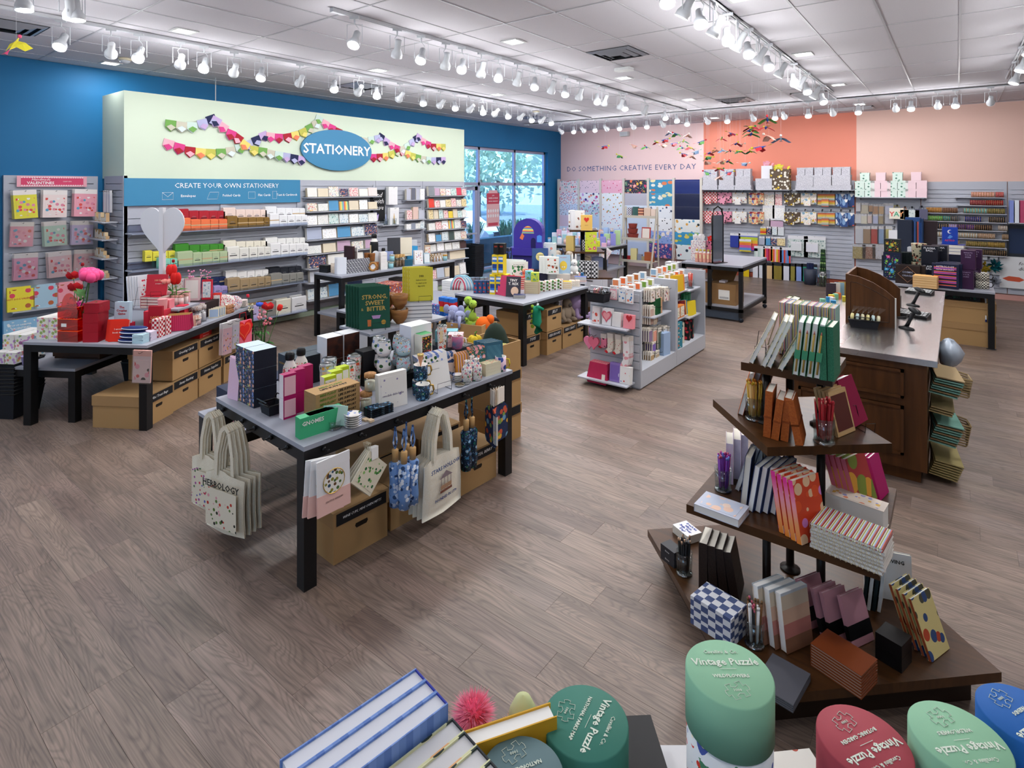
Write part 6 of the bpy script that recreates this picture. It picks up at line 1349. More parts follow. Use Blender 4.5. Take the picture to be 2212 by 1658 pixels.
part('soil',B().lathe([(.042,.075),(0,.078)],12),C('#3a2b22'),r)
flower((x,y,z+.07),(.1,-.3,0),'poppy','#c58ac0',.12,'mauve felt flower in the lilac pot','#2f7a4a',.8,'#f0d060')
x,y=W(8,925,0)
for k in range(9):basket((x-.42,y+.12,k*.035),'black wire shopping basket at the near end by the low table, %s from the floor'%nth(k),.44,.32,.24,RA,'black shopping baskets')
# === kids' table (C), tall table (D), wrapping table, far table
def at(kd,args,px,py,z,label,cat=None,rot=0,group=None,dz=0,scale=None):x,y=W(px,py,z);return G(kd,args,(x,y,z+dz),rot,label,cat,group,scale)
ZC=.765;BL,YB=C('#2f6fc0',.4),C('#e3c92c',.45)
# dark blue pyramid of toy car boxes with yellow edges
TOYB=stripes(['#2a6fc4','#f0f2f4','#2a6fc4','#1d3f86','#1d3f86','#e8d03a'],6,2)
for i in range(3):
 for k in range(1):at('pack',(.075,.12,.26,C('#e3c92c'),None,TOYB),1067+i*13,634,ZC,'blue and yellow toy box, %s in the lower row'%nth(i),'toy box',0.3,'blue and yellow toy boxes')
for i in range(2):at('pack',(.075,.12,.26,C('#e3c92c'),None,TOYB),1072+i*13,634,ZC,'blue and yellow toy box, %s in the upper row'%nth(i),'toy box',.3,'blue and yellow toy boxes',dz=.262)
CARS=blobs('#141a30',['#2d50a8','#0f1420','#3c66c0','#c9ccd6'],20,.45)
at('pack',(.16,.14,.5,C('#101628'),None,CARS,'box',CARS),1091,606,ZC,'tall navy carton of toy trucks behind the yellow edged boxes','toy box',.3)
for i in range(2):at('pack',(.07,.1,.14,C('#141416'),[('GO',.03,'#e8503c',0,.1)]),1074+i*12,634,ZC,'black boxed robot on the upper row, %s'%nth(i),'toy box',.3,'black boxed robots',dz=.53)
for i in range(4):at('pack',(.055,.06,.17,C('#2c4470'),None,blobs('#33507f',['#c23a34','#e8e0c0','#4f9a5a'],30,.4)),1029+i*9.5,633-i*.0,ZC,'dark blue boxed dinosaur egg, %s in the row'%nth(i),'toy box',.3,'boxed dinosaur eggs')
for i in range(5):at('pack',(.06,.06,.14,C('#9aa0a8',.15,.6)),1013+i*9,620,ZC,'silver foil bagged toy, %s behind the boxed eggs'%nth(i),'toy',.2+i*.3,'silver foil bagged toys')
# rainbow bags leaning at the corner
for k in range(3):
 x,y=W(992+k*6,628,ZC);r=thing('rainbow_arch','striped rainbow arch toy, %s of three at the table corner'%nth(k),'toy',(x,y,ZC),.5,'rainbow arch toys')
 for j,c_ in enumerate(('#8fc4e0','#f0f2f4','#d9506a','#f0f2f4')):part('band',B().tube([((.12-j*.018)*math.cos(t),k*.0,(.2-j*.018)*math.sin(t)*1.0+.01)for t in[PI*m/10 for m in range(11)]],.009,6),C(c_),r)
 # books
at('book',(.26,.36,.03,C('#e9efe9'),[('The Ultimate Book of',.018,'#3a4a3a',0,.315),('DINOSAURS',.032,'#26332a',0,.285,1)],None,blobs('#eef2ec',['#4f9a5a','#2f7a4a','#c9783a','#7aa0c0'],18,.4)),1121,619,ZC,'white ultimate dinosaurs hardback standing tall','book',FC-.3)
for i in range(2):at('book',(.26,.36,.03,C('#dfe6e2')),1117-i*5,615-i*2,ZC,'white dinosaur hardback behind the front one, %s'%nth(i),'book',FC-.3,'spare dinosaur hardbacks')
at('book',(.24,.31,.03,C('#33507f'),[('GOODNIGHT',.018,'#33507f',0,.21,1),('OWL',.03,'#33507f',0,.18,1)],None,None),1166,606,ZC,'blue night owl picture book with yellow moon','book',FC+.2,dz=.0)
ow=[o for o in bpy.data.objects if o.get('label')=='blue night owl picture book with yellow moon'][0];ow.location.z=ZC+.18
part('moon',B().face([(.065*math.cos(t),.185+.065*math.sin(t))for t in[k*PI/10 for k in range(20)]],.0008,0,mx((0,-.015,0))),C('#e9d98f'),ow);part('owl',B().face([(.02,.02),(.06,.02),(.07,.06),(.05,.1),(.03,.1),(.015,.06)],.0008,0,mx((0,-.0155,0))),C('#4a3a2a'),ow)
at('pack',(.24,.2,.18,C('#1c1b30')),1165,606,ZC,'dark riser box under the night owl book','box',FC)
for i in range(6):at('book',(.19,.26,.014,C('#c9406a')if i else C('#33303c'),[('TINY',.045,'#f2f0ea',.0,.21,1),('T. REX',.045,'#f2f0ea',.0,.165,1)]if i==0 else None),1108-i*4.5,641-i*1.0,ZC,'dark covered tiny t rex picture book, %s in the leaning row'%nth(i),'book',(-.25,0,FC-.2),'tiny t rex books')
tx=[o for o in bpy.data.objects if o.get('label')=='dark covered tiny t rex picture book, first in the leaning row'][0];part('egg',B().face([(.02+.05*math.cos(t),.075+.055*math.sin(t))for t in[k*PI/9 for k in range(18)]],.0008,0,mx((0,-.0075,0))),C('#d9b9a0'),tx)
for k in range(3):at('flatbook',(.15,.11,.014,C('#2c3358')),1122,643,ZC,'small navy board book lying flat, %s from the bottom'%nth(k),'book',FC-.1,'small navy board books',dz=k*.0145)
for k in range(6):at('pack',(.22,.12,.026,stripes(['#c9323a','#efe6d8','#c9323a'],30,2)),1120,622,ZC,'red and cream stacked game box, %s from the bottom'%nth(k),'game',.1,'red stacked games',dz=k*.0265)
for k in range(6):at('pack',(.2,.15,.026,C('#b9a58a'),None,C('#c9bfa0')),1150,632,ZC,'tan cardboard game box, %s from the bottom'%nth(k),'game',.5,'tan game boxes',dz=k*.0265)
for i in range(2):at('tumbler',(.04,.11,floral('#d8563f',['#f0c9a0','#a83a3a','#e8e0d0'],24),False,False),1134+i*13,622,ZC,'orange red round toy tin, %s'%['nearer the tiny t rex books','nearer the blue boxes'][i],'tin',0,'orange toy tins',dz=.16)
for i,(px,py,c_)in enumerate(((1143,621,'#7fc0d8'),(1156,625,'#c6d94a'))):at('pack',(.1,.08,.12,C(c_),None,floral(c_,['#3f8a5a','#e0a03a','#2d50a8'],22)),px,py+8,ZC,'%s boxed play set above the tan games'%['sky blue','lime'][i],'toy box',.5,None,dz=.16)
DBG=blobs('#f0f0ea',['#b5452f','#4f7f3a','#c9803a','#6a4a30'],22,.42)
for i in range(3):at('pack',(.18,.06,.25,C('#eceee8'),[('DINOSAUR BINGO',.018,'#33402f',.0,.12,1)]if i==0 else None,DBG if i==0 else None),1194-i*8,610-i*1,ZC,'white dinosaur bingo box, %s of the standing row'%nth(i),'game',.5,'dinosaur bingo boxes',dz=.13)
at('pack',(.45,.16,.128,C('#e6e6e2')),1198,606,ZC,'white riser block under the dinosaur bingo boxes','riser',.5)
for i in range(4):
 for k in range(3):at('pack',(.1,.09,.042,DBG),1172+i*12,628-i*1.8,ZC,'small white dinosaur snap box, column %s, %s from the bottom'%(['one','two','three','four'][i],nth(k)),'game',.5,'small dinosaur boxes',dz=k*.043)
at('pack',(.2,.12,.118,C('#d9cfc4')),1217,608,ZC,'small pale riser under the yellow egg face book','riser',.6)
at('book',(.21,.28,.03,C('#a9c6dc'),[('THE GREAT',.02,'#c9606a',0,.24)],None,None),1217,608,ZC,'pale blue picture book with yellow egg face','book',(-.08,0,.6),dz=.12)
eg=[o for o in bpy.data.objects if o.get('label')=='pale blue picture book with yellow egg face'][0];part('egg',B().face([(.055*math.cos(t),.12+.07*math.sin(t))for t in[k*PI/10 for k in range(20)]],.0008,0,mx((0,-.015,0))),C('#ecc94a'),eg)
for s_ in(-1,1):part('eye',B().face([(s_*.015+.01*math.cos(t),.1+.01*math.sin(t))for t in[k*PI/5 for k in range(10)]],.0008,0,mx((0,-.016,0))),C('#f6f6f4'),eg)
for k in range(4):at('flatbook',(.16,.12,.024,C('#e8b41f',.4)),1222,622,ZC,'golden yellow board book lying flat, %s from the bottom'%nth(k),'book',.5,'yellow board books',dz=k*.0245)
for k in range(3):at('flatbook',(.15,.12,.026,blobs('#e9d9c8',['#b5583a','#6a3a2a'],40,.4)),1241,617,ZC,'spotted board book lying flat, %s from the bottom'%nth(k),'book',.5,'spotted board books',dz=k*.0265)
for k in range(5):at('flatbook',(.17,.12,.02,C(['#5f7fc0','#a98ac4','#c95a4a','#7f9fd0','#5a6aa8'][k])),1254,612,ZC,'%s thin book in the flat pile at the far corner'%['cornflower blue','mauve','brick red','light blue','slate blue'][k],'book',.5,None,dz=k*.0205)
G('plush',('#f0eeea','bunny','#1b1b1b'),(*W(1240,604,ZC),ZC+.08),FC,'white bunny soft toy above the spotted books','soft toy',scale=1.3)
at('pack',(.16,.12,.08,C('#d9c9c0')),1240,604,ZC,'small pale box under the white bunny','box',.5)
for i in range(2):at('pack',(.05,.05,.1,C(['#f0b6b0','#2f6a9a'][i])),1251+i*6,603,ZC,'%s capped toy bottle beside the bunny'%['pink','blue'][i],'toy',.3)
# purple arched display at the back
x,y=W(1135,594,ZC);pd=thing('arched_display','deep purple arched cardboard display with rainbow picture','display',(x-.1,y+.25,ZC),FC-.25)
PP=C('#3a2f8f',.45);ap=[(-.24,0),(.24,0)]+[(.24*math.cos(t),.26+.22*math.sin(t))for t in[PI*k/12 for k in range(13)]]
part('arch',B().face(ap,.22,0,mx((0,.1,.42))),PP,pd);part('base',B().box(-.32,-.16,.3,.32,.12,.42),PP,pd);part('pedestal',B().box(-.26,-.12,0,.26,.1,.3),C('#2c2470',.5),pd)
part('doorway',B().face([(.05,0),(.13,0)]+[(.09+.04*math.cos(t),.12+.05*math.sin(t))for t in[PI*k/8 for k in range(9)]],.002,0,mx((0,-.121,.42))),C('#1c1650'),pd)
part('rainbow',B().face([(.0+.1*math.cos(t),.24+.12*math.sin(t))for t in[PI*k/10 for k in range(11)]],.002,0,mx((0,-.121,.42))),stripes(['#e0563f','#e8b83f','#f0e6a0','#7fb06a','#5a8fd0'],16,2),pd)
part('fox',B().face([(-.14,.16),(-.09,.13),(-.06,.2),(-.1,.24)],.002,0,mx((0,-.121,.42))),C('#e07a4a'),pd);part('puzzle_piece',B().face([(.15,.1),(.23,.1),(.23,.2),(.19,.22),(.15,.2)],.002,0,mx((0,-.121,.42))),C('#4f8fe0'),pd)
at('pack',(.22,.12,.5,C('#dfe6e4'),None,blobs('#e2e8e6',['#e59a8a','#9fc0c9'],16,.35)),1186,590,ZC,'tall pale box with pink flower drawing beside the owl book','box',.3)
at('pack',(.2,.1,.44,C('#c9cfe0'),None,floral('#d9dde8',['#c93a34','#7fae5a','#c8ccd8'],16)),1160,584,ZC,'white and red mushroom house box behind the owl book','box',.2)
# hanging: green seahorse puppet
x,y=-4.12,5.75;G('plush',('#157a5c','seahorse','#9fc23a'),(x+.03,y,.36),PI/2,'green and blue seahorse soft toy hanging beside the table leg','soft toy',scale=1.35)
solo('toy_tag',B().box(-.002,-.02,0,.002,.02,.08).tube([(0,0,.08),(-.02,0,.13)],.0015,4),C('#eef2f2'),'white tag on the hanging seahorse toy','tag',(x+.07,y,.68))
# boxes beneath C
for(u,v,z_,wd_,lb)in((-4.5,5.95,0,'TOYS','kraft storage box by the front leg, lower'),(-4.5,5.95,.3,'PUPPETS','kraft storage box by the front leg, upper'),(-4.42,6.34,0,'KIDS BOOKS','kraft storage box in the second column, lower'),(-4.42,6.34,.3,'JELLY','kraft storage box in the second column, upper'),(-4.42,6.72,0,'KIDS CRAFT','kraft storage box in the third column'),(-4.42,7.06,0,'PLUSH TOYS','kraft storage box next to the far leg')):
 G('carton',(.44,.34,.29,wd_),(u,v,z_),0,lb+' under the dinosaur table','box')
for i,(px,py,c_,sh,sc_,zz,lb)in enumerate(((1180,700,'#5f5a55','gorilla',1.1,.3,'grey brown gorilla soft toy slumped under the dinosaur table'),(1236,690,'#9a84a8','octopus',1.2,.3,'mauve octopus soft toy under the far end of the dinosaur table'),(1215,705,'#8a7a68','gorilla',.9,.3,'brown shaggy soft toy between gorilla and octopus'))):
 x,y=[(-4.45,6.62),(-4.36,7.12),(-4.36,6.86)][i];G('plush',(c_,sh,'#4a443f'),(x,y,.3),PI/2,lb,'soft toy',scale=sc_)
G('plush',('#8f7a9f','octopus','#2b2530'),(-4.3,7.38,0.02),PI/2,'smaller mauve octopus soft toy on the floor by the far leg','soft toy',scale=.9)
for k in range(3):G('pack',(.07,.1,.25,stripes(['#2a6fc4','#e3c92c','#c9262c'],5,2)),(*[(-5.3+k*.09,5.38)][0],.501),.2,'blue and yellow play tube, %s beside the elephants'%nth(k),'toy box','play tubes')
lt=thing('side_table','small black framed navy topped table between the toy box and tall table','table',(-5.56,5.15,0),0)
part('top',B().box(0,0,.475,.62,.42,.5),C('#5d6b8c',.4),lt)
for u in(0,.57):
 for v in(0,.37):part('leg',B().box(u,v,0,u+.05,v+.05,.475),METB,lt)
for i in range(5):
 for k in range(3):G('pack',(.055,.06,.06,blobs('#4a63a8',['#c93a44','#e6e8ee','#6fa0d0'],40,.42)),(-5.5+i*.06,5.22,.501+k*.061),.1,'tiny printed blue cube, column %s, %s from the bottom'%(['one','two','three','four','five'][i],nth(k)),'toy','tiny blue cubes')
 # corner tiered stand behind with puppies
t2=thing('tiered_display','small dark wood tiered stand with puppy soft toys behind the dinosaur table','display stand',(-5.35,9.0,0))
for z_,s_ in((.62,.95),(1.05,.7),(1.42,.5)):part('tier',B().prism(sq(s_,PI/5),z_-.03,z_),WT,t2)
part('post',B().lathe([(.04,0),(.04,1.4)],10),METB,t2);part('base',B().prism(sq(.8,PI/5),0,.1),WT,t2)
def T2(px,py,zt,dx=0,dy=0):return None
for(dx,dy,zt,kd,ar,rt,lb,ct_)in((-.2,-.05,1.42,'pack',(.07,.2,.34,C('#e9e9ea'),None,blobs('#eceaea',['#2c2a2a','#c9a08a'],14,.3)),.3,'white craft kit box, first on the stand top','box'),(-.12,-.08,1.42,'pack',(.07,.2,.34,C('#e6e6e8')),.3,'white craft kit box, second on the stand top','box'),(-.02,-.1,1.42,'pack',(.2,.1,.34,C('#ecebe9'),None,blobs('#ecebe9',['#8a5a4a','#d9c0b0'],12,.35)),.3,'white macrame kit box with brown tassel picture','box'),(.2,-.2,1.42,'pack',(.2,.08,.27,C('#e6bb62'),[('HEART',.02,'#a85a3a',0,.09)],None),.5,'yellow gold kit box with red heart','box'),(-.1,-.25,1.05,'pack',(.14,.12,.26,C('#cdb36a')),.3,'mustard kit box on the middle tier','box'),(.1,-.1,1.05,'tumbler',(.05,.2,checks('#e6e6ea','#3a3a44',40),False,False),0,'black and white patterned tin on the middle tier','tin'),(.26,-.15,1.05,'pack',(.2,.1,.34,C('#c9d43a'),None,floral('#c9d43a',['#d9507a','#3a2a2a','#e8a0a0'],12)),.5,'lime green flower kit box','box')):
 G(kd,ar,(t2.location.x+dx,t2.location.y+dy,zt),rt,lb,ct_)
h_=[o for o in bpy.data.objects if o.get('label')=='yellow gold kit box with red heart'][0];part('heart',B().face(heart(.0028),.001,0,mx((0,-.041,.19))),C('#d23a2a'),h_)
for i,(dx,dy,zt,c_,lb)in enumerate(((-.25,-.45,.78,'#b5a89a','tan and cream puppy soft toy, one nearer the window'),(-.02,-.42,.78,'#b5a89a','tan and cream puppy soft toy, one nearer the lime box'),(-.1,-.5,.62,'#7f9a94','sage green soft toy beneath the puppies, outer'),(.08,-.45,.62,'#7f9a94','sage green soft toy beneath the puppies, inner'))):
 G('plush',(c_,'puppy' if i<2 else 'elephant','#4a3426' if i<2 else '#9fb4ae'),(t2.location.x+dx,t2.location.y+dy,zt),FC,lb,'soft toy',scale=1.3)
for k in range(4):
 for i in range(3):G('pack',(.1,.08,.07,checks('#e9e9ec','#2a2a30',30)),(t2.location.x+.2+i*.11,t2.location.y-.35+i*.03,.62+k*.071),.2,'black and white bandage tin, column %s, %s from the bottom'%(['one','two','three'][i],nth(k)),'tin','black and white tins')
 # ---------------------------------------------------------------- tall table D
ZD=.93;dL=(-7.46,4.89)
def D_(u,v,z=ZD):return(dL[0]+u,dL[1]+v,z)
def dd(kd,args,u,v,label,cat=None,rot=RB+PI/4,group=None,dz=0,z=ZD):x,y,_=D_(u,v);return G(kd,args,(x,y,z+dz),rot,label,cat,group)
for k in range(4):dd('flatbook',(.16,.1,.026,C('#141416',.35),C('#1f1f22')),.12,.12,'black journal lying flat, %s from the bottom at the table corner'%nth(k),'journal',.2,'black flat journals',k*.027)
for i in range(5):dd('pen',('#e9d9c6','#e9d9c6',.15),.28+i*.018,.1,'pale wooden taper candle, %s beside the black journals'%nth(i),'candle',0,'pale taper candles')
for i in range(8):dd('pack',(.025,.025,.2 if i%2 else .14,C('#e6dccf')),.24+.03*(i%4),.2+.03*(i//4),'cream boxed taper, %s of the cluster'%nth(i),'candle box',.3,'cream boxed tapers')
for i in range(3):dd('book',(.13,.24,.018,C('#d9dde6'),None,PAGEW),.42+.03*i,.14,'silver white slim book leaning, %s'%nth(i),'book',(-.2,0,.9),'silver slim books')
ZEB=stripes(['#1b1c22','#c9ccd4','#1b1c22','#8a8e9a'],30,0,.4,False,(0,.5,0))
for i in range(7):dd('book',(.14,.2,.022,ZEB,None,PAGEW),.5+.005*i,.26+.045*i,'black and silver striped notebook, %s in the wire rack'%nth(i),'notebook',(-.15,0,1.5),'black and silver notebooks')
for i in range(4):dd('pack',(.05,.04,.22,C('#3a2226',.4)),.2+.05*i,.42,'dark plum box, %s behind the striped notebooks'%nth(i),'box',.3,'dark plum boxes',.15)
dd('pack',(.26,.12,.15,C('#24262c')),.27,.42,'low dark block under the plum boxes','riser',0)
for i in range(4):dd('hangcard',(.06,.3,C('#b9a8a4'),'#e4e0de',1,.02,.01,True,False),.2+i*.05,.5,'bagged taper candles standing tall, %s'%nth(i),'candle pack',.3,'bagged tapers',.33)
dd('pack',(.24,.1,.02,C('#cfd2da')),.27,.5,'grey stand top for the bagged tapers','riser',0)
for i,(u,v,zz)in enumerate(((.36,.68,.13),(.46,.7,.13),(.52,.72,0),(.42,.66,0))):dd('tumbler',(.045,.125,grain('#7a4a26','#96602f',(2,2,8),.5),False,False),u,v,'brown wooden cup candle, %s'%['upper inner','upper outer','lower outer','lower inner'][i],'candle',0,'brown wooden candles',zz)
x,y,z=D_(.6,.6);r=thing('wood_frame','round wooden photo frame leaning beside the brown candles','photo frame',(x,y,z+.07),(0,0,1.1));part('ring',B().tube([(.05*math.cos(t),0,.0+.055*math.sin(t))for t in[k*PI/9 for k in range(18)]],.018,8,0,True),grain('#8a5a2a','#b98a4a',(3,3,12),.4),r);part('photo',B().face([(.04*math.cos(t),.045*math.sin(t))for t in[k*PI/8 for k in range(16)]],.006),C('#e9ecf0'),r)
for k in range(5):dd('pack',(.1,.09,.05,C('#ebe9e6')),.54,.84,'white fringed napkin bundle, %s from the bottom'%nth(k),'napkins',1.2,'white napkin bundles',k*.052)
for i,(u,v,zz)in enumerate(((.56,.98,0),(.56,1.0,.11),(.47,1.02,0))):dd('jar',(.038,.1,'#9fc9cf','#a9ccd0',C('#8fc0ca',.1)),u,v,'aqua glass candle jar, %s'%['lower outer','stacked on top','inner'][i],'candle',0,'aqua candles',zz)
for i in range(6):dd('jar',(.028,.19,'#7a5a3a' if i%2 else '#a99a7a','#c9a86a',clear('#f0f2ee',.2)),.48+.06*(i%2),1.12+.06*(i//2),'tall glass spice jar with wooden lid, %s of six'%nth(i),'jar',0,'spice jars')
for(u,v,w,d_,h,c_,zz,lb)in((.55,1.34,.13,.07,.1,'#1f5266',0,'small teal box at the front of the tall table'),(.35,.85,.28,.14,.1,'#9db59a',0,'sage boxed set under the black flask'),(.38,1.08,.14,.1,.24,'#8fa0cf',0,'periwinkle gift box behind the aqua candles'),(.2,1.3,.2,.12,.12,'#ecebe8',0,'white carton behind the lettered pads'),(.36,1.28,.2,.1,.12,'#e3e6ea',0,'white carton in front of the marble frame')):
 dd('pack',(w,d_,h,C(c_)),u,v,lb,'box',1.0,None,zz)
dd('flask',(.065,.42,C('#1a1a1c',.4),'#141416'),.28,.88,'large black insulated water jug','bottle',0,None,.101);dd('flask',(.045,.3,C('#1a1a1c',.4),'#141416'),.38,.98,'smaller black water bottle beside the jug','bottle',0)
x,y,z=D_(.44,.78);r=thing('tombstone_frame','white arched marble plaque in front of the black jug','plaque',(x,y,z+.101),1.0);part('slab',B().face([(-.055,0),(.055,0)]+[(.055*math.cos(t),.12+.06*math.sin(t))for t in[PI*k/8 for k in range(9)]],.015),C('#d9dde2',.25),r)
for k in range(4):dd('pack',(.06,.05,.045,C('#f0f0f0')),.5+.0*k,.88+.05*(k%2),'tiny white cube box, %s'%nth(k),'box',.8,'tiny white cubes',.101*0+.05*(k//2))
for(u,v,w,h,c_,lb,rt)in((.42,1.16,.2,.32,'#34363c','charcoal boxed set on a wire stand',1.0),(.36,1.46,.2,.3,'#e6ddc8','cream boxed letter set on a wire stand',1.0)):
 dd('pack',(w,.04,h,C(c_)),u,v,lb,'box',(-.1,0,rt),None,.13);dd('easel',(.12,.12,.08),u+.04,v-.02,'wire easel holding the '+lb.replace(' on a wire stand',''),'display stand',rt,None,.12)
for i in range(4):dd('book',(.14,.22,.012,C('#ecebec'),None,PAGEW,blobs('#f0eeee',['#b0455a','#4a5a8a','#c9a04a'],34,.3)if i==0 else None),.56-.02*i,1.56+.01*i,'white birth chart notebook, %s in the row'%nth(i),'notebook',(-.1,0,1.1),'white patterned notebooks')
for i in range(4):dd('book',(.12,.22,.02,C('#2f8fc4'),None,PAGEW),.3+.0*i,1.6+.035*i,'bright blue notebook, %s in the row'%nth(i),'notebook',(-.12,.1,1.5),'bright blue notebooks',.05)
dd('pack',(.3,.05,.36,C('#c9cdd4')),.2,1.66,'large grey marble board behind the blue notebooks','board',1.3)
for i in range(2):dd('pack',(.1,.02,.17,C('#a9c2cf'),None,C('#dfe6e8')),.58-.05*i,1.72+.02*i,'pale blue floral photo frame, %s'%['front','rear'][i],'photo frame',(-.15,0,1.2),'blue photo frames')
for i in range(4):
 x,y,z=D_(.54,1.86+.07*i);r=thing('wooden_easel','small wooden tabletop easel, %s in the row'%nth(i),'easel',(x,y,z),1.3,'wooden tabletop easels')
 for s_ in(-1,1):part('leg',B().tube([(s_*.04,-.02,0),(0,.0,.14)],.005,4),C('#9a7440'),r)
 part('leg',B().tube([(0,.06,0),(0,.0,.14)],.005,4),C('#9a7440'),r)
dd('tumbler',(.05,.12,checks('#e9e4da','#8a7a60',50),False,False),.42,1.98,'woven rope vase behind the small easels','vase',0);dd('jar',(.04,.1,'#7fb0c0','#c9a04a',C('#8fb8c0',.2)),.56,2.16,'blue gold planter at the far end of the tall table','planter',0)
for i,(u,v,w,h,d_,c_,lb)in enumerate(((.25,1.5,.06,.3,.06,'#c9a98a','kraft and white tall tin'),(.28,1.42,.05,.28,.05,'#ddd2c4','slim cream tin with bird'),(.3,2.0,.1,.26,.05,'#bfa58a','tan card box behind the woven vase'),(.25,1.24,.05,.26,.04,'#e3e3e6','slim white tin beside the charcoal set'))):dd('pack',(w,d_,h,C(c_),None,ART[i]),u,v,lb,'tin',1.0)
# lower shelf of D and low table D2
for i,(v,w,d_,h,c_,lb)in enumerate(((.3,.2,.14,.1,'#e6d3c8','blush boxed set on the low shelf'),(1.0,.24,.2,.14,'#e9e9ea','white box on the low shelf under the tall table'),(1.5,.3,.22,.2,'#e0e3e6','white patterned cube on the low shelf'),(1.9,.2,.2,.24,'#dfe2e8','pale grey box on the low shelf'))):dd('pack',(w,d_,h,C(c_)),.45,v,lb,'box',1.4,None,0,.361)
for i,(px,py,w,d_,h,m,lb)in enumerate(((840,655,.3,.3,.3,floral('#8a3a30',['#c95a4a','#2f5a8a','#e8a04a','#e6d6c8'],30),'big red blossom printed box on the low table'),(905,640,.3,.22,.34,C('#e3e5ea'),'white stacked carton block on the low table'),(862,632,.26,.2,.24,blobs('#6a605c',['#4a4240','#8a807a'],80,.4),'brown speckled gift box on the low table'),(790,650,.24,.2,.18,C('#1f3550'),'navy box on the low table behind the green books'))):
 at('pack',(w,d_,h,m),px,py,.5,lb,'box',.2)
for k in range(8):x,y=-5.95,6.3;G('flatbook',(.32,.24,.035,C('#eceef0'),PAGEW),(x,y,.501+k*.036),.1,'large white book lying flat on the low table, %s from the bottom'%nth(k),'book','large white flat books')
x,y=W(870,600,.5);G('easel',(.3,.16,.2),(-6.5,5.3,.5),1.0,'black wire rack of white envelopes on the low table','display stand')
cb2=thing('white_cabinet','low white panelled cabinet beneath the low grey table','cabinet',(-6.6,4.85,0));part('body',B().box(0,0,0,.9,1.6,.4),C('#d9dde2'),cb2)
for i in range(3):part('door',B().box(.9,.04+i*.53,.03,.915,.54+i*.53,.38),C('#e2e5ea'),cb2)
# blue wire baskets by the door
x,y=W(1022,600,0)
for k in range(14):basket((x,y,k*.045),'dark blue wire basket by the glass door, %s from the floor'%nth(k),.42,.32,.22,0,'baskets stacked by the door')
# ---------------------------------------------------------------- wrapping table E
EX,EY=-3.72,9.55
x,y=EX+.25,EY+.35
for i,(dx,dy,m,c_,lb)in enumerate(((-.08,0,blobs('#f2ecea',['#8a2a5a','#c93a3a','#6a4aa0'],60,.35),'#f4f0f0','white dotted gift bag with white tissue on the wheeled table'),(.13,.12,blobs('#f08aa8',['#2a2230'],26,.4),'#e8342c','pink leopard gift bag with red tissue on the wheeled table'))):
 r=G('giftbag',(.24,.34,.12,m),(x+dx,y+dy,.911),.1,lb,'gift bag');bb=B();q=random.Random(i)
 for k in range(12):p=Vector((q.uniform(-.09,.09),q.uniform(-.04,.04),.33));t_=p+Vector((q.uniform(-.05,.05),q.uniform(-.03,.03),q.uniform(.06,.13)));s_=Vector((.035,.02*(-1)**k,0));bb.add([p-s_*.4,p+s_*.4,t_+s_,t_-s_*.6],[(0,1,2,3)])
 part('tissue',bb,C(c_,.8),r,kind='stuff')
for i in range(5):r=G('flask',(.03,.22,C('#e8a592',.3),'#c9b04a'),(EX+.22+.065*i,EY+.12,.911),0,'pink champagne shaped bottle with gold foil, %s in the row'%nth(i),'bottle','pink mini bottles')
mt_=thing('card_rack_mirror','black framed tabletop mirror standing edge on over the wheeled table','mirror',(EX+.55,EY+.18,.911),1.25)
part('frame',B().tube([(-.14,0,0),(-.14,0,.78),(-.1,0,.9),(0,0,.95),(.1,0,.9),(.14,0,.78),(.14,0,0)],.014,6),METB,mt_);part('glass',B().box(-.13,-.004,.03,.13,.004,.8),C('#8a93a0',.1,.6),mt_);part('foot',B().box(-.16,-.08,0,.16,.08,.008),METB,mt_)
r=thing('shipping_box','brown shipping carton with white label on the wheeled table shelf','box',(EX+.5,EY+.35,.236),0);part('body',B().box(-.36,-.22,0,.36,.22,.34),C('#8d6b45',.8),r);part('flap',B().prism([(-.3,0),(.1,0),(.12,.25),(-.3,.25)],0,.004,0,mx((.1,.2,.34),(.7,0,0))),C('#8d6b45',.8),r)
part('shipping_label',B().box(.08,-.222,.08,.26,-.22,.24),C('#ecebe6'),r);part('barcode',B().box(.1,-.2235,.1,.24,-.222,.13),stripes(['#111111','#f0f0f0','#111111','#f0f0f0','#f0f0f0'],90,0),r);part('side_label',B().box(-.3,-.222,.15,-.26,-.22,.28),C('#e3e2dc'),r)
for i in range(2):part('plastic_bag',B().box(-.2+i*.25,-.1,.34,-.1+i*.25,.05,.37),C('#e6dfe6',.3),r)
ah=thing('pencil_caddy','white caddy of wooden utensils at the end of the wheeled table','caddy',(EX-.18,EY+.1,.0));part('body',B().box(-.12,-.1,.0,.12,.1,.88),C('#d4d4d8'),ah)
for i in range(6):G('pen',('#6a4030','#b5805a',.34),(EX-.22+i*.02,EY+.1,.85),(.1*math.cos(i),.1*math.sin(i),0),'wooden utensil, %s in the white caddy'%nth(i),'utensil','wooden utensils')
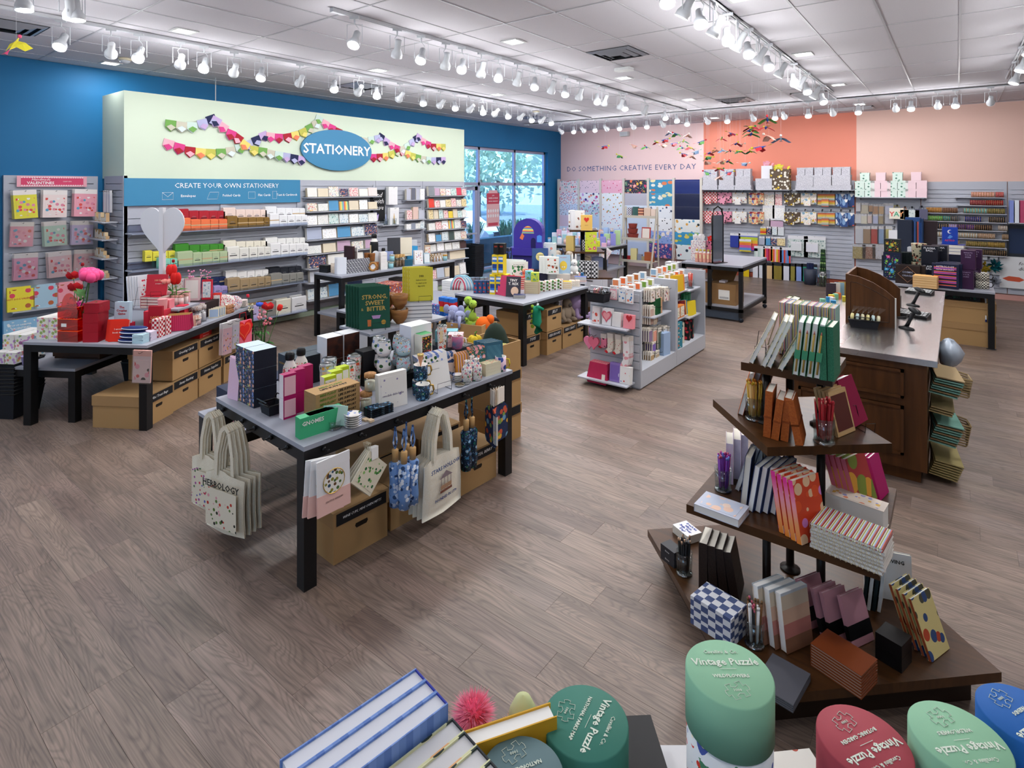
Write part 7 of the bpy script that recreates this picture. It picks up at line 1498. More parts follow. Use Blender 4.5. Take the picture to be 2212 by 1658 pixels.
# ---------------------------------------------------------------- pastel gadget table H
HXx,HYy=-7.3,10.6;q=random.Random(11);cols=['#7fb2e0','#a9c6ef','#e6b6d0','#f0c9c0','#8f8fd0','#9fd0d8','#3f5fc0','#d9dff0','#f0a98a','#c9b0e0','#e6e9f4','#b9d7a0']
cn=['sky blue','pale blue','orchid pink','peach','violet','aqua','cobalt','ice white','apricot','lilac','frosty white','pistachio']
for i in range(44):
 u=.08+(i%11)*.138;row=i//11;c_=i*5%12;h=q.uniform(.08,.16)+row*.07
 kd='pack' if i%3 else 'jar';ar=(round(q.uniform(.08,.12),2),.08,round(h,2),C(cols[c_]))if i%3 else(.035,round(h,2),cols[c_],'#dfe3f0',C(cols[c_],.25))
 G(kd,ar,(HXx+u,HYy+.1+row*.2,.931),q.uniform(.2,.6),'%s %s, %s along the %s row of the gadget table'%(cn[c_],'boxed gadget' if i%3 else 'lidded canister',nth(i%11),['front','second','third','rear'][row]),'gadget','pastel gadgets')
G('pack',(.16,.08,.12,C('#d8dc3a'),[('SMILE',.03,'#2a2a2a',0,.06)]),(HXx+1.3,HYy+.02+.03,.931),.4,'lemon yellow smiling box at the front of the gadget table','gadget')
G('pack',(.02,.3,.25,C('#c9b08a'),None,None,'board',stripes(['#c9b08a','#8a6f4a','#c9b08a'],12,2)),(HXx+.95,HYy+.3,.451),.9,'wooden slotted board on the shelf under the gadgets','board')
for i in range(3):G('pack',(.3,.2,.2,C(['#c9cfe6','#dfe3ee','#a9b4d8'][i])),(HXx+.3+i*.42,HYy+.5,.451),.1,'%s storage box on the shelf under the gadgets'%['lilac grey','pale','dusky blue'][i],'box')
G('hangcard',(.16,.2,C('#ead9dc'),'#f4f4f6',1,.01,.004,False,True,None,floral('#e9e3ea',['#c97a9a','#7f9fd0','#e6c46a'],30)),(HXx+1.56,HYy+.1,.88),(0,.6,.9),'white framed card hanging from the corner of the gadget table','card')
# ladder shelf goods
lx,ly=-5.9,11.4
for k in range(3):G('tumbler',(.13-.015*k,.11,C('#8a3a34',.35),False,False),(lx+.2,ly+.36,1.042+k*.112),0,'oxblood round lidded tin, %s from the bottom of the ladder shelf pile'%nth(k),'tin',0)
G('pack',(.2,.03,.26,C('#b5382f'),None,C('#efe6dc')),(lx+.52,ly+.34,1.042),(-.1,0,0),'red picture frame on the middle rung','picture')
for i,(u,w,h,m)in enumerate(((.1,.1,.2,checks('#e9e4ea','#4a4a6a',40)),(.24,.12,.22,C('#3a5f5c')),(.37,.12,.2,stripes(['#2f4a4a','#d9734f','#e6c9a0','#b5584a'],16,2)),(.52,.14,.2,C('#e3cbb8')),(.66,.1,.18,C('#efd9cc')))):G('pack',(w,.08,h,m),(lx+u,ly+.43,1.522),.1,'%s box on the ladder shelf top'%['checked lilac','dark green','sunset striped','sand','blush'][i],'box')
for i,(u,w,h,c_)in enumerate(((.12,.2,.09,'#a8202c'),(.28,.14,.26,'#dcd39a'),(.42,.1,.14,'#7f869a'),(.52,.1,.1,'#9a8a6a'),(.64,.2,.2,'#a0522d'))):G('pack',(w,.1,h,C(c_)),(lx+u,ly+.26,.572),.2,'%s item on the lowest rung of the ladder shelf'%['crimson ribbon','butter yellow','grey blue','khaki','russet wood'][i],'gift')
# ---------------------------------------------------------------- far table G
def g(kd,args,px,py,label,cat=None,rot=-.1,group=None,dz=0):return at(kd,args,px,py,.77,label,cat,rot,group,dz)
for i in range(4):g('pack',(.3 if i==0 else .3,.06,.34,C('#1e2440',.4),[('ASTROLOGY',.035,'#e6e2ec',0,.3,1),('ALPHA BRACELETS',.024,'#e6e2ec',0,.26,1)]if i==0 else None,stripes(['#20203c','#d94f8a','#6a4fc0','#e8733f','#20203c'],16,2)if i==0 else None),2042+i*8,622-i*1.5,'navy astrology bracelet kit, %s in the row'%nth(i),'game',group='astrology bracelet kits')
for i,(px,zz)in enumerate(((2088,0),(2103,0),(2092,.27),(2106,.27))):g('pack',(.16,.12,.265,C('#3a1c3f',.4),[("WHAT'S",.026,'#b9a6c9',0,.23),('YOUR',.026,'#b9a6c9',0,.2),('SIGN?',.026,'#b9a6c9',0,.17)],None),px,623-(i%2)*3,'plum zodiac sign card game, %s'%['lower front','lower rear','upper front','upper rear'][i],'game',group='plum zodiac games',dz=zz)
for i in range(4):
 px,zz=[(2010,0),(2010,.27),(2030,.27),(2030,0)][i];g('pack',(.2,.2,.265,C('#191c28',.35),[('PLASMA',.04,'#e4e4ea',0,.235,1),('BALL',.04,'#e4e4ea',0,.2,1)],None),px,608-(i//2)*2,'black plasma ball box, %s'%['lower front','upper front','upper rear','lower rear'][i],'box',group='plasma ball boxes',dz=zz)
for k in range(3):g('flatbook',(.3,.2,.05,C('#1c2f9a',.4)),2058,596,'cobalt astro book lying flat, %s from the bottom'%nth(k),'book',group='cobalt astro books',dz=.35+k*.051)
g('pack',(.26,.2,.34,C('#151a30')),2058,596,'dark carton under the cobalt books','box')
r=g('book',(.2,.27,.04,C('#1b3fa8',.4),[('ASTRO',.04,'#c93a5a',0,.06,1)]),2052,596,'cobalt astro book with crescent moon standing on top','book',dz=.505);part('moon',B().face([(.03*math.cos(t),.2+.03*math.sin(t))for t in[PI/3+k*4.2/10 for k in range(11)]]+[(.012+.024*math.cos(t),.2+.024*math.sin(t))for t in[PI/3+k*4.2/10 for k in range(10,-1,-1)]],.001,0,mx((0,-.021,0))),C('#e9ecf6'),r);part('figure',B().face([(-.03,.1),(0,.09),(.04,.12),(.02,.14),(0,.15),(-.01,.13)],.001,0,mx((0,-.021,0))),C('#5a8fd8'),r)
for k in range(2):g('mug',(.075,.11,checks('#e6e0cf','#17171a',55),'#17171a'),2122,623,'black and cream gingham mug, %s'%['lower','upper'][k],'mug',.3,'gingham mugs',k*.111)
for k in range(5):g('flatbook',(.28,.2,.032,C('#d9a763',.5),C('#e3bf8a')),2000,620,'tan wrapped book lying flat, %s from the bottom'%nth(k),'book',group='tan wrapped books',dz=k*.033)
for i in range(2):g('pack',(.3,.12,.27,C('#2b211f',.4),[('COSMIC',.035,'#a9b4d0',0,.17,1),('ORACLE',.035,'#a9b4d0',0,.12,1)]if i==0 else None),1962+i*10,612,'dark oracle puzzle box with diamond emblem, %s'%['front','rear'][i],'game',group='oracle boxes')
oc=[o for o in bpy.data.objects if o.get('label')=='dark oracle puzzle box with diamond emblem, front'][0];part('diamond',B().tube([(-.12,-.061,.14),(0,-.061,.255),(.12,-.061,.14),(0,-.061,.025)],.003,4,0,True),C('#b98a6a'),oc)
for i in range(6):
 g('pack',(.06,.2,.4,C('#15201f',.4)),1938+i*7.5,600,'black boxed puzzle spine out, %s in the row'%nth(i),'game',group='black boxed puzzles',rot=-.1)
g('pack',(.22,.12,.42,C('#17203a',.4),None,floral('#17203a',['#3fa0d0','#d94f9a','#8ac94a'],16)),1928,604,'neon chandelier printed puzzle box','game');g('pack',(.2,.12,.2,C('#17201f'),None,floral('#1c2220',['#c9b03a','#d95a3a','#5fae6a'],20)),1928,604,'black flower printed box on top of the neon puzzle','game',dz=.421)
for k in range(2):g('tumbler',(.1,.28,blobs('#cfc6a8',['#b5503a','#3a6a6a','#3a2a22'],26,.42),False,False),1985,603,'round picture tin with red lid, %s'%['lower','upper'][k],'tin',0,'round picture tins',k*.285)
for i,(px,h,w,c_,lb)in enumerate(((1955,.62,.2,'#20283a','tall slate boxed telescope'),(1972,.66,.2,'#2c4f86','tall blue boxed science kit'),(1985,.64,.12,'#33507a','tall navy boxed science kit'),(2000,.6,.3,'#2b1c20','maroon boxed dinosaur set'))):at('pack',(w,.1,h,C(c_),None,stripes(['#22283c','#3f6ab0','#22283c','#c9503a','#22283c'],9,0)if 0<i<3 else None),px,588,.77,lb+' at the back of the astrology table','box',-.1,None,.25)
at('pack',(.9,.12,.25,C('#171a22')),1975,588,.77,'long dark riser at the back of the astrology table','riser',-.05)
for i in range(2):at('pack',(.24,.24,.16,C('#c9cbd0')),1982+i*24,592,.77,'white carton on the dark riser, %s'%nth(i),'box',-.1,'white cartons on the riser',.28+.0)
at('pack',(.55,.22,.28,C('#171a22')),1995,592,.77,'dark block under the two white cartons','riser',-.1)
for k in range(2):x,y=W(2078,745,0);G('carton',(.72,.5,.3,''),(x+.0,y+.3,k*.301),0,'large kraft storage box under the astrology table, %s'%['lower','upper'][k],'box')
x,y=W(2078,745,0);G('pack',(.6,.4,.12,C('#14161a',.4),None,floral('#14161a',['#1f5a4a','#2a3a3a'],14)),(x-.1,y+.3,.603),0,'flat black botanical box on the kraft storage boxes','box')
for i in range(4):
 x,y=W(2132+i*4,700,.3);r=thing('hanging_socks','white and blue crew socks hanging under the astrology table, %s'%nth(i),'socks',(TG[0]-.1-i*.0+.0,TG[1]+.15+i*.12,.68),PI/2,'blue and white socks')
 part('sock',B().face([(-.03,0),(.03,0),(.03,-.22),(.0,-.3),(-.05,-.33),(-.07,-.3),(-.03,-.22)],.012),C('#dfe2e6'),r);part('toe',B().face([(-.0,-.3),(-.05,-.333),(-.073,-.3),(-.05,-.28)],.014,0,mx((0,.001,0))),C('#1f3f9a'),r)
 # === back wall goods
def onB(px,py,Y=BY-.07):x,z=WY(px,py,Y);return x,z
def b2(cx,cy):return 1500+cx/6.32,380+cy/6.32
tw_=text('DO SOMETHING CREATIVE EVERY DAY',.2,C('#55618a'),None,(0,0,0),space=1.12,w=1.0)
x0_,z0_=WY(1225,368,BY);x1_,z1_=WY(1503,361,BY);wd_=max(v.co.x for v in tw_.data.vertices)-min(v.co.x for v in tw_.data.vertices)
tw_.scale=((x1_-x0_)/wd_,)*3;tw_.location=((x0_+x1_)/2,BY-.004,z0_+.03);tw_.name='wall_lettering';tag(tw_,'blue grey wall letters reading do something creative every day','lettering')
# wrap rack: posts and hanging sheets
posts=[1206.5,1250,1297,1347,1400,1455,1514.6];WYp=BY-.3;pc=C('#d9d2c8',.5);xs_=[WY(p,400,WYp)[0]for p in posts]
rk=thing('wrapping_paper_rack','pale rack of gift wrap rolls below the wall lettering','rack',(0,0,0))
for x in xs_:part('post',B().box(x-.03,WYp-.02,0,x+.03,WYp+.06,2.42).box(x-.03,WYp,0,x+.03,WYp+.28,.08),pc,rk)
WP=[[blobs('#f0dcdc',['#d94f5a','#e6a0a8','#9fc0c0'],16,.4),blobs('#f3f0f2',['#d23a50','#4a5fa0','#e08a9a'],30,.42),blobs('#dfe4f2',['#33406a','#c94a5a'],26,.28),C('#e9ccd8'),stripes(['#c9d6ea','#eef2f8'],18,0),blobs('#cfe0f0',['#3f7fc0','#e8b0b8'],22,.35)],[blobs('#f0d3de',['#6a6478'],15,.2),blobs('#f4f2f4',['#1f8fb0','#c92a6a','#20286a','#e0cf8a','#e58a7a','#c9a0d9'],11,.42),floral('#cfe0ea',['#3a5a9a','#7fae9a','#c97a9a'],14),C('#c6d3ea'),blobs('#dce8f6',['#4a9ad0','#e6d060'],20,.3),blobs('#e8eef8',['#1b2a5a'],12,.3)],[blobs('#f2b6cc',['#8a2a4a','#f6e6ea','#d94f7a'],14,.22),blobs('#f1f4f8',['#5f7fb0','#7fae6a','#c98a4a'],13,.28),blobs('#eef2f8',['#5f8fb0','#7fae6a','#c9804a'],13,.28),blobs('#eef2f8',['#4f7fc0','#c95a5a'],15,.25),C('#c2cdea'),blobs('#dde6f6',['#2f5f9a','#e0a0b0'],18,.3)],[floral('#2c3348',['#e8734f','#d94f7a','#e6b84a','#e9a6a0','#4f7f6a'],9),grain('#a8a6b4','#cfccd6',(40,40,40),.25,8),grain('#c6d2e4','#dfe8f2',(30,30,30),.4,8),C('#c9d6ea'),C('#d3d6de'),C('#bac6de')],[blobs('#3f8fb5',['#e6d9a8','#d97a4f','#e8e6d8'],5.5,.4,.5,(1,1,1.6)),blobs('#4a98bb',['#d9764f','#e6dcae','#eceadf'],5.8,.4,.5,(1,1,1.6)),blobs('#eceff4',['#2c3a5a','#5a6a8a'],9,.25),blobs('#f0f0f2',['#16181f'],13,.24),floral('#8fa6dc',['#e6b0bc','#f0e4dc','#5f7fc0','#7a9a6a'],7),floral('#3a4a8a',['#d9405a','#e88aa0','#f0c9c0','#5a3a8a'],9)],[grain('#141f4f','#2a3c86',(50,50,50),.3,9),C('#1b2344',.35),C('#1a2140',.4),blobs('#eef0ec',['#2c3a3a','#5a9ac0','#7fae6a','#d9a04a'],9,.3),blobs('#3f93c0',['#e9ead8','#7fae5a','#e8d060'],6,.4,.5,(1,1,1.6)),blobs('#e6ecec',['#7fae8a','#d9707a','#2c3a4a'],8,.3)]]
WN=['valentine print','pastel','sprinkle and animal','floral and silver','map and wave','navy and map']
for c in range(6):
 xa,xb=xs_[c]+.035,xs_[c+1]-.035
 for r_ in range(6):
  z=onB(1400,391+r_*26.6,WYp)[1]-.02;sh=root('gift_wrap_roll','gift wrap');sh.location=((xa+xb)/2,WYp+.05,z);w2=(xb-xa)/2
  tag(sh,'%s gift wrap roll, %s from the top of column %s in the rack'%(WN[c],nth(r_),['one','two','three','four','five','six'][c]),'gift wrap','gift wrap rolls')
  b_=B();n_=8;vs=[(sx*w2,-.055*math.cos(t)*1.0 if t<=PI/2 else 0,.055*math.sin(t))for t in[PI/2*k/5 for k in range(5,-1,-1)]for sx in(-1,1)]
  vs+=[(sx*w2,-.05+.0*k,-.1*k-.06)for k in range(1,4)for sx in(-1,1)];k_=len(vs)
  vs+=[(x,y+.006,zz)for x,y,zz in vs]
  fs=[(i,i+1,i+3,i+2)for i in range(0,k_-2,2)]+[(k_+i+2,k_+i+3,k_+i+1,k_+i)for i in range(0,k_-2,2)]
  part('sheet',b_.add(vs,fs,0,True),WP[c][r_],sh);part('roll',B().lathe([(.048,-w2),(.048,w2)],12,0,mx((0,.01,0),(0,PI/2,0))),WP[c][r_],sh)
  # top shelves with boxes
PB=blobs('#c4c3cb',['#a3a2b0','#dddce4'],60,.35);YF=blobs('#5a4a3a',['#e9e4d8','#d9b83a','#f0ece0'],16,.42)
for lb,a_,b_ in(('first',110,800),('second',850,1300),('third',1350,2180)):
 xa=onB(b2(a_,0)[0],400,BY-.35)[0];xb=onB(b2(b_,0)[0],400,BY-.35)[0];zt=onB(1680,409.5,BY-.35)[1];wshelf('long grey top shelf under the coral wall, %s section'%lb,xb-xa,.34,(xa,BY-.05,zt),0)
ZT=zt+.001
for i,cx in enumerate((225,450,675,1515,1755,2010)):
 x=onB(b2(cx,0)[0],400,BY-.25)[0]
 G('pack',(.38,.26,.1,PB,None,None,'box',PB,PB,.03),(x,BY-.22,ZT),0,'grey patterned box, flat one at the foot of pile %s'%nth(i),'gift box','grey patterned boxes');G('pack',(.35,.24,.22,PB,None,None,'box',PB,PB,.04),(x,BY-.22,ZT+.104),0,'grey patterned box, large one in the middle of pile %s'%nth(i),'gift box','grey patterned boxes')
 for s_ in(-1,1):G('pack',(.16,.16,.17,PB,None,None,'box',PB,PB,.04),(x+s_*.085,BY-.22,ZT+.328),0,'small grey patterned box, %s on top of pile %s'%('first' if s_<0 else 'second',nth(i)),'gift box','grey patterned boxes')
x=onB(b2(960,0)[0],400,BY-.25)[0];G('pack',(.36,.26,.26,PB,None,None,'box',PB,PB,.05),(x,BY-.22,ZT),0,'grey patterned box under the white carrier bag','gift box')
def tissue(r,w,h,c_,s=1):
 bb=B();q=random.Random(4)
 for k in range(10):p=Vector((q.uniform(-w*.4,w*.4),q.uniform(-.04,.04),h-.01));t_=p+Vector((q.uniform(-.05,.05),q.uniform(-.03,.03),q.uniform(.06,.14)*s));s_=Vector((.04,.02*(-1)**k,0));bb.add([p-s_*.4,p+s_*.4,t_+s_,t_-s_*.6],[(0,1,2,3)])
 part('tissue',bb,C(c_,.8),r,kind='stuff')
tissue(G('giftbag',(.24,.3,.12,C('#e3e3ea')),(x+.05,BY-.22,ZT+.263),0,'white carrier bag with pink tissue on the top shelf','gift bag'),.24,.3,'#f0a9bd')
x=onB(b2(1170,0)[0],400,BY-.25)[0];tissue(G('giftbag',(.42,.48,.2,YF),(x,BY-.22,ZT),0,'large yellow blossom gift bag with yellow tissue on the top shelf','gift bag'),.42,.48,'#ece84a')
# hanging gift bags
CHK=checks('#d23a4a','#f2e6e2',26);LEO=blobs('#f0a0b8',['#241c24'],18,.34);DOTW=blobs('#f2efea',['#4a4a8a','#c94a5a','#d9a04a'],16,.22);RFL2=floral('#e3cda0',['#c93a34','#d9734f','#8a2a3a','#5a6ab0'],8);WFL=floral('#f2ece4',['#e88a8a','#e6c24a','#7fa8c0'],13)
RST=stripes(['#d9c24a','#d9923f','#b55a4a','#8aa6a0','#c9b8a0'],7,2);PLD=checks('#33507f','#e6e2de',9,(0,PI/4,0));PLD2=blobs('#2f4a80',['#d9583f','#f2eeea','#7fa0c9'],15,.5,.5,(1,1,.5));SAG=blobs('#d3dcda',['#7f9a9a','#a9bdb8'],22,.4)
BAGN=['red checkered','pink leopard','white dotted','red floral','yellow blossom','white floral','rainbow striped','blue and red plaid']
for rw,yy in enumerate((414,455)):
 for i,(xa,xb,m)in enumerate(((115,305,CHK),(320,505,LEO),(515,710,DOTW),(740,945,RFL2),(1225,1440,YF),(1450,1665,WFL),(1680,1915,RST),(1930,2180,PLD2))):
  x,z=onB(b2((xa+xb)/2,0)[0],yy+i*.5,BY-.15);w=abs(onB(b2(xb,0)[0],400)[0]-onB(b2(xa,0)[0],400)[0])*.5
  for k,dx in enumerate((-.5,.5)):G('giftbag',(round(w,2),round(w*1.55,2),.05,m,.07),(x+dx*w,BY-.12-.005*k,z+.04),0,'%s gift bag in the %s hanging row, %s of the pair'%(BAGN[i],['upper','lower'][rw],['first','second'][k]),'gift bag','hanging gift bags')
  G('giftbag',(round(w*.8,2),round(w*1.0,2),.04,m,.2,'#d9d0c8'),(x,BY-.26,z-.08),0,'small %s gift bag hanging in front, %s row'%(BAGN[i],['upper','lower'][rw]),'gift bag','small hanging gift bags')
def hang(cx,cy,w,h,m,lb,n=2,ct_='hanging pack',head='#e9e9ee',grp=None,dz=.15):
 x,z=onB(*b2(cx,cy),BY-.12);G('hangcard',(round(w*.0128/6.32*6.32/6.32,3),round(h*.0128/6.32,3),m,head,n,.012,.006),(x,BY-.06-(.06 if 'in front' in lb or 'small white bag' in lb else 0),z),0,lb+' on the back slatwall',ct_,grp)
for(cx,cy,w,h,m,lb)in((1020,225,130,175,ART[0],'sheet of flowery stickers by the coral bags'),(1140,225,85,160,ART[7],'narrow pink sticker sheet'),(1010,410,130,170,ART[1],'label sticker sheet, inner'),(1148,410,135,175,ART[5],'label sticker sheet, outer'),(980,590,90,90,C('#a9a6a8'),'grey button stickers in a small bag'),(1115,590,150,95,ART[15],'holographic stickers in a wide bag'),(940,700,72,85,stripes(['#d9402c','#e8a83a','#e6d84a'],7,2),'red to yellow ombre tag pack'),(1016,700,66,85,ART[13],'navy flowered tag pack'),(1090,700,76,90,ART[6],'coral blossom tag pack'),(1172,705,74,92,ART[17],'pale blue tag pack'),(927,835,75,90,C('#b5b8c9'),'lilac grey mini card pack'),(1000,835,70,95,ART[12],'blue print mini card pack'),(1080,840,72,90,ART[13],'dark print mini card pack'),(1182,840,86,95,ART[14],'tan patterned mini card pack'),(555,790,120,165,C('#2f3f9a'),'indigo gift bag half hidden by the mirror'),(730,790,220,200,stripes(['#c93a8a','#e05a4a','#e8b03a','#b9c83a','#5a6ad0'],2.6,2),'big rainbow ombre gift bag'),(700,870,135,140,stripes(['#5a8ad0','#c95a9a','#e87a3a','#d9c83a'],4,2),'smaller rainbow ombre gift bag in front'),(1410,825,210,230,SAG,'sage leaf gift bag, inner'),(1640,830,220,235,SAG,'sage leaf gift bag, outer'),(1395,905,110,95,C('#dfe3e6'),'small white bag on the inner sage bag'),(1610,915,120,100,C('#e6e6f0'),'small white bag on the outer sage bag'),(885,965,120,165,stripes(['#cfe0dc','#e6eceb','#b9cfc8'],9,0),'mint tissue paper pack, upper row'),(1000,965,100,165,stripes(['#a82040','#e05a3a','#c9407a'],9,0),'crimson tissue paper pack, upper row'),(1115,975,120,170,stripes(['#e8c83a','#e0563f','#f0b0c0'],9,0),'pink and yellow tissue paper pack, upper row'),(1240,985,120,175,stripes(['#8a86b0','#4f8fd0','#c9402c'],9,0),'violet tissue paper pack, upper row')):
 hang(cx,cy,w,h,m,lb)
for i,(cx,w,c_,nm)in enumerate(((300,90,'#efe9dc','cream'),(410,60,'#e6a0a0','rose'),(690,95,'#e3c21f','golden yellow'),(840,70,'#e6e8ee','white'),(910,70,'#dfe2ea','second white'),(1010,120,'#d9b98a','gold and ivory'),(1138,125,'#8a7a34','bronze and blush'),(1252,95,'#e2e4ee','third white'),(1342,75,'#8f8640','olive'),(1427,85,'#8fa6e0','cornflower blue'),(1520,90,'#1f8f72','emerald'),(1618,85,'#9fcfe0','aqua'))):hang(cx,1175+i*3.5,w,190,C(c_,.35),'%s tissue paper pack in the lowest row'%nm,3,'tissue paper','#22242a','tissue paper packs')
# tags and totes section
def b4(cx,cy):return 1840+cx/12.29,380+cy/12.29
zt2=onB(1920,426,BY-.35)[1];xa=onB(1851,420,BY-.35)[0];xb=onB(2002,420,BY-.35)[0];wshelf('grey top shelf of mint and pink cube boxes',xb-xa,.3,(xa,BY-.05,zt2),0)
MNT,PKB=blobs('#d9ebe2',['#4a7a6a','#8fb8a6'],16,.28),C('#f0d3da')
for i,cx in enumerate((345,770,1215,1710)):
 m=MNT if i%2==0 else PKB;x=onB(b4(cx,0)[0],400,BY-.25)[0];nm=['mint leaf printed','pale pink','mint leaf printed','pale pink'][i]
 for k in range(2):
  for s_ in(-1,1):G('pack',(.175,.17,.17,m,None,None,'box',m,m,.04),(x+s_*.092,BY-.2,zt2+.001+k*.174),0,'%s cube box, %s layer, %s of its pair, pile %s'%(nm,['lower','upper'][k],'first' if s_<0 else 'second',nth(i)),'gift box',nm+' cube boxes')
 G('pack',(.17,.17,.17,m,None,None,'box',m,m,.04),(x,BY-.2,zt2+.35),0,'%s cube box crowning pile %s'%(nm,nth(i)),'gift box',nm+' cube boxes')
TG_=[(185,735,100,165,'#e9e9f2','white'),(340,735,150,210,'#cfc6ae','mixed'),(500,760,95,150,'#a8763a','kraft brown'),(635,770,110,200,'#a9763f','tan'),(790,770,120,215,'#b9935a','kraft and white'),(975,745,170,250,'#c9cce6','lavender'),(165,1030,110,180,'#e6e8f0','second white'),(330,1030,120,190,'#e9e6d2','cream'),(480,1030,110,180,'#e6cfc6','blush'),(620,1030,120,190,'#bfc6ea','periwinkle'),(785,1030,120,190,'#a3926a','kraft'),(970,1040,180,180,'#d3d6e3','boxed white')]
for cx,cy,w,h,c_,nm in TG_:x,z=onB(*b4(cx,cy),BY-.12);G('hangcard',(round(w*.00102,3),round(h*.00102,3),C(c_),'#e9e9ee',3,.006,.008,True),(x,BY-.06,z),0,nm+' gift tag pack hanging under the cube boxes','gift tags','gift tag packs')
for i,(px,h,c_,nm)in enumerate(((1856,30,'#dfe2ec','silver white'),(1873,30,'#a98a6a','copper'),(1889,30,'#b9302a','scarlet'),(1904,30,'#8fb0d9','striped blue'),(1918,28,'#c9c06a','olive gold'))):x,z=onB(px,490,BY-.12);G('hangcard',(.15,.36,C(c_,.3),'#eeeef2',2,.012,.01,True),(x,BY-.06,z),0,nm+' twine and confetti bag in the third row','ribbon pack','twine bags')
for i,(px,c_,nm)in enumerate(((1856,'#b5a45f','gold'),(1877,'#9a6a58','rose brown'),(1899,'#d9dcea','white'))):x,z=onB(px,529,BY-.12);G('hangcard',(.24,.3,blobs(c_,['#efe6cf','#6a5a3a'],60,.3),'#dfe0e6',1,.05,.01,True),(x,BY-.06,z),0,nm+' crinkle paper bag in the fourth row','shred bag','crinkle paper bags')
for i,(cx,cy,w,h,m,hc,nm,tx_)in enumerate(((1190,850,240,215,C('#f0ead9'),'#e3c81f','cream YAY gift bag with yellow handles','YAY'),(1400,895,140,210,blobs('#e3dcc0',['#5a5a4a','#b5a05a'],22,.3),'#e88a4a','speckled tote bag with orange handles',None),(1590,900,250,215,SAG,'#3a4a5a','blue leaf tote bag with dark handles',None),(1850,880,200,200,C('#5a5a72'),'#1f2a4a','slate felt tote bag with white label',None),(1370,1060,0,0,None,None,None,None))):
 if w:x,z=onB(*b4(cx,cy),BY-.2);r=G('giftbag',(round(w*.00105,3),round(h*.00105,3),.08,m,.14,hc),(x,BY-.2,z+.05),0,nm,'gift bag')
 if tx_:
  for j,(ch,cl_)in enumerate((('Y','#d9504a'),('A','#4fae8a'),('Y','#e8a06a'))):text(ch,.14,C(cl_),r,(-.08+j*.08,-.042,-.18),bold=True)
x,z=onB(1931,497,BY-.2);G('giftbag',(.18,.26,.08,C('#ececf2'),.14,'#f2f2f4'),(x,BY-.2,z+.05),0,'plain white paper tote bag hanging below the cream one','gift bag')
# ribbon spools
def b1(cx,cy):return 1980+cx/5.526,380+cy/5.526
RB_=[(255,450,1055,[(650,930,'#d9a090',9),(940,1040,'#c95a6a',5)]),(352,470,1080,[(635,820,'#8a2a44',9),(825,1035,'#8f1c26',9)]),(447,120,1080,[(115,300,'#a8783a',8),(305,490,'#5f4038',9),(560,845,'#6f9a92',8),(850,1055,'#6a6a3c',8)]),(547,120,1080,[(125,310,'#4f9a4f',8),(315,405,'#2f7a7a',4),(410,495,'#3a4a5a',4),(575,775,'#1f2f7a',8),(860,1060,'#202430',8)]),(644,120,1080,[(120,380,'#1c2130',10),(385,480,'#8f86c0',4),(485,580,'#3a2260',4),(590,690,'#4a2a70',4),(695,900,'#2c1f22',8),(975,1085,'#b5b5b8',5)]),(746,250,1100,[(245,730,'#a8a8a2',16),(735,935,'#b09a8a',9),(1020,1095,'#9a8878',4)]),(846,350,1075,[(355,510,'#8a6a58',6),(590,840,'#7a6f38',10),(845,1055,'#8f7a34',9)]),(947,550,1080,[(555,670,'#8f9aa8',5),(750,1075,'#17181c',14)])]
def spoolmk(c_):
 def mk():
  r=root('ribbon_spool','ribbon');part('ribbon',B().lathe([(.046,-.02),(.046,.02)],10,0,mx((0,0,.05),(0,PI/2,0))),C(c_,.35),r);part('rim',B().lathe([(.05,-.024),(.05,-.02)],10,0,mx((0,0,.05),(0,PI/2,0))).lathe([(.05,.02),(.05,.024)],10,0,mx((0,0,.05),(0,PI/2,0))),C('#c9a070',.6),r);return r
 return mk
SN={'#d9a090':'rose gold','#c95a6a':'raspberry'}
for i,(cy,xa,xb,segs)in enumerate(RB_):
 x0=onB(b1(xa,0)[0],460,BY-.2)[0];x1=onB(b1(xb,0)[0],460,BY-.2)[0];z=onB(*b1((xa+xb)/2,cy),BY-.2)[1];wshelf('grey ribbon shelf, %s from the top'%nth(i),x1-x0,.15,(x0,BY-.05,z),0)
 for j,(sa,sb,c_,n)in enumerate(segs):
  u0=onB(b1(sa,0)[0],460,BY-.15)[0];u1=onB(b1(sb,0)[0],460,BY-.15)[0]
  for k in range(n):inst('spool'+c_,spoolmk(c_),(u0+(u1-u0)*(k+.5)/n,BY-.14,z+.001),0,'ribbon spool %s in colour group %s of ribbon shelf %s'%(nth(k),nth(j),nth(i)),'ribbon spools',scale=(min(1.6,(u1-u0)/n/.05),1,1.1))
  # far slatwall goods
x,z=onB(2190,580,BY-.1);fc=thing('fish_calendar','white calendar with painted fish beside the ribbons','calendar',(x+.03,BY-.08,z));part('sheet',B().box(-.24,-.01,-.38,.24,0,.38),C('#e3e6ea'),fc)
for s_,zz,cl_ in((1,.28,'#5a8a8a'),(1,-.2,'#c9563a')):part('fish',B().face([(-.2,zz),(-.1,zz+.05),(.05,zz+.04),(.12,zz),(.18,zz+.04),(.17,zz-.04),(.12,zz-.01),(.05,zz-.05),(-.12,zz-.04)],.002,0,mx((0,-.01,0))),C(cl_),fc)
for k,s_ in enumerate(('food','diary')):text(s_,.09,INK,fc,(.12,-.012,.1-k*.1),shear=.3)
x,z=onB(2196,481,BY-.3);wshelf('grey shelf of planners above the fish calendar',.6,.28,(x-.12,BY-.05,z),0)
for i,c_ in enumerate(('#7f8fd0','#dfe6ee','#b5486a','#a9723f','#e08a6a','#d9604a')):G('pack',(.06,.2,.42,C(c_)),(x-.07+i*.075,BY-.2,z),0,'%s planner spine standing on the shelf above the fish calendar'%['periwinkle','white','crimson','tan','apricot','vermilion'][i],'planner','planner spines')
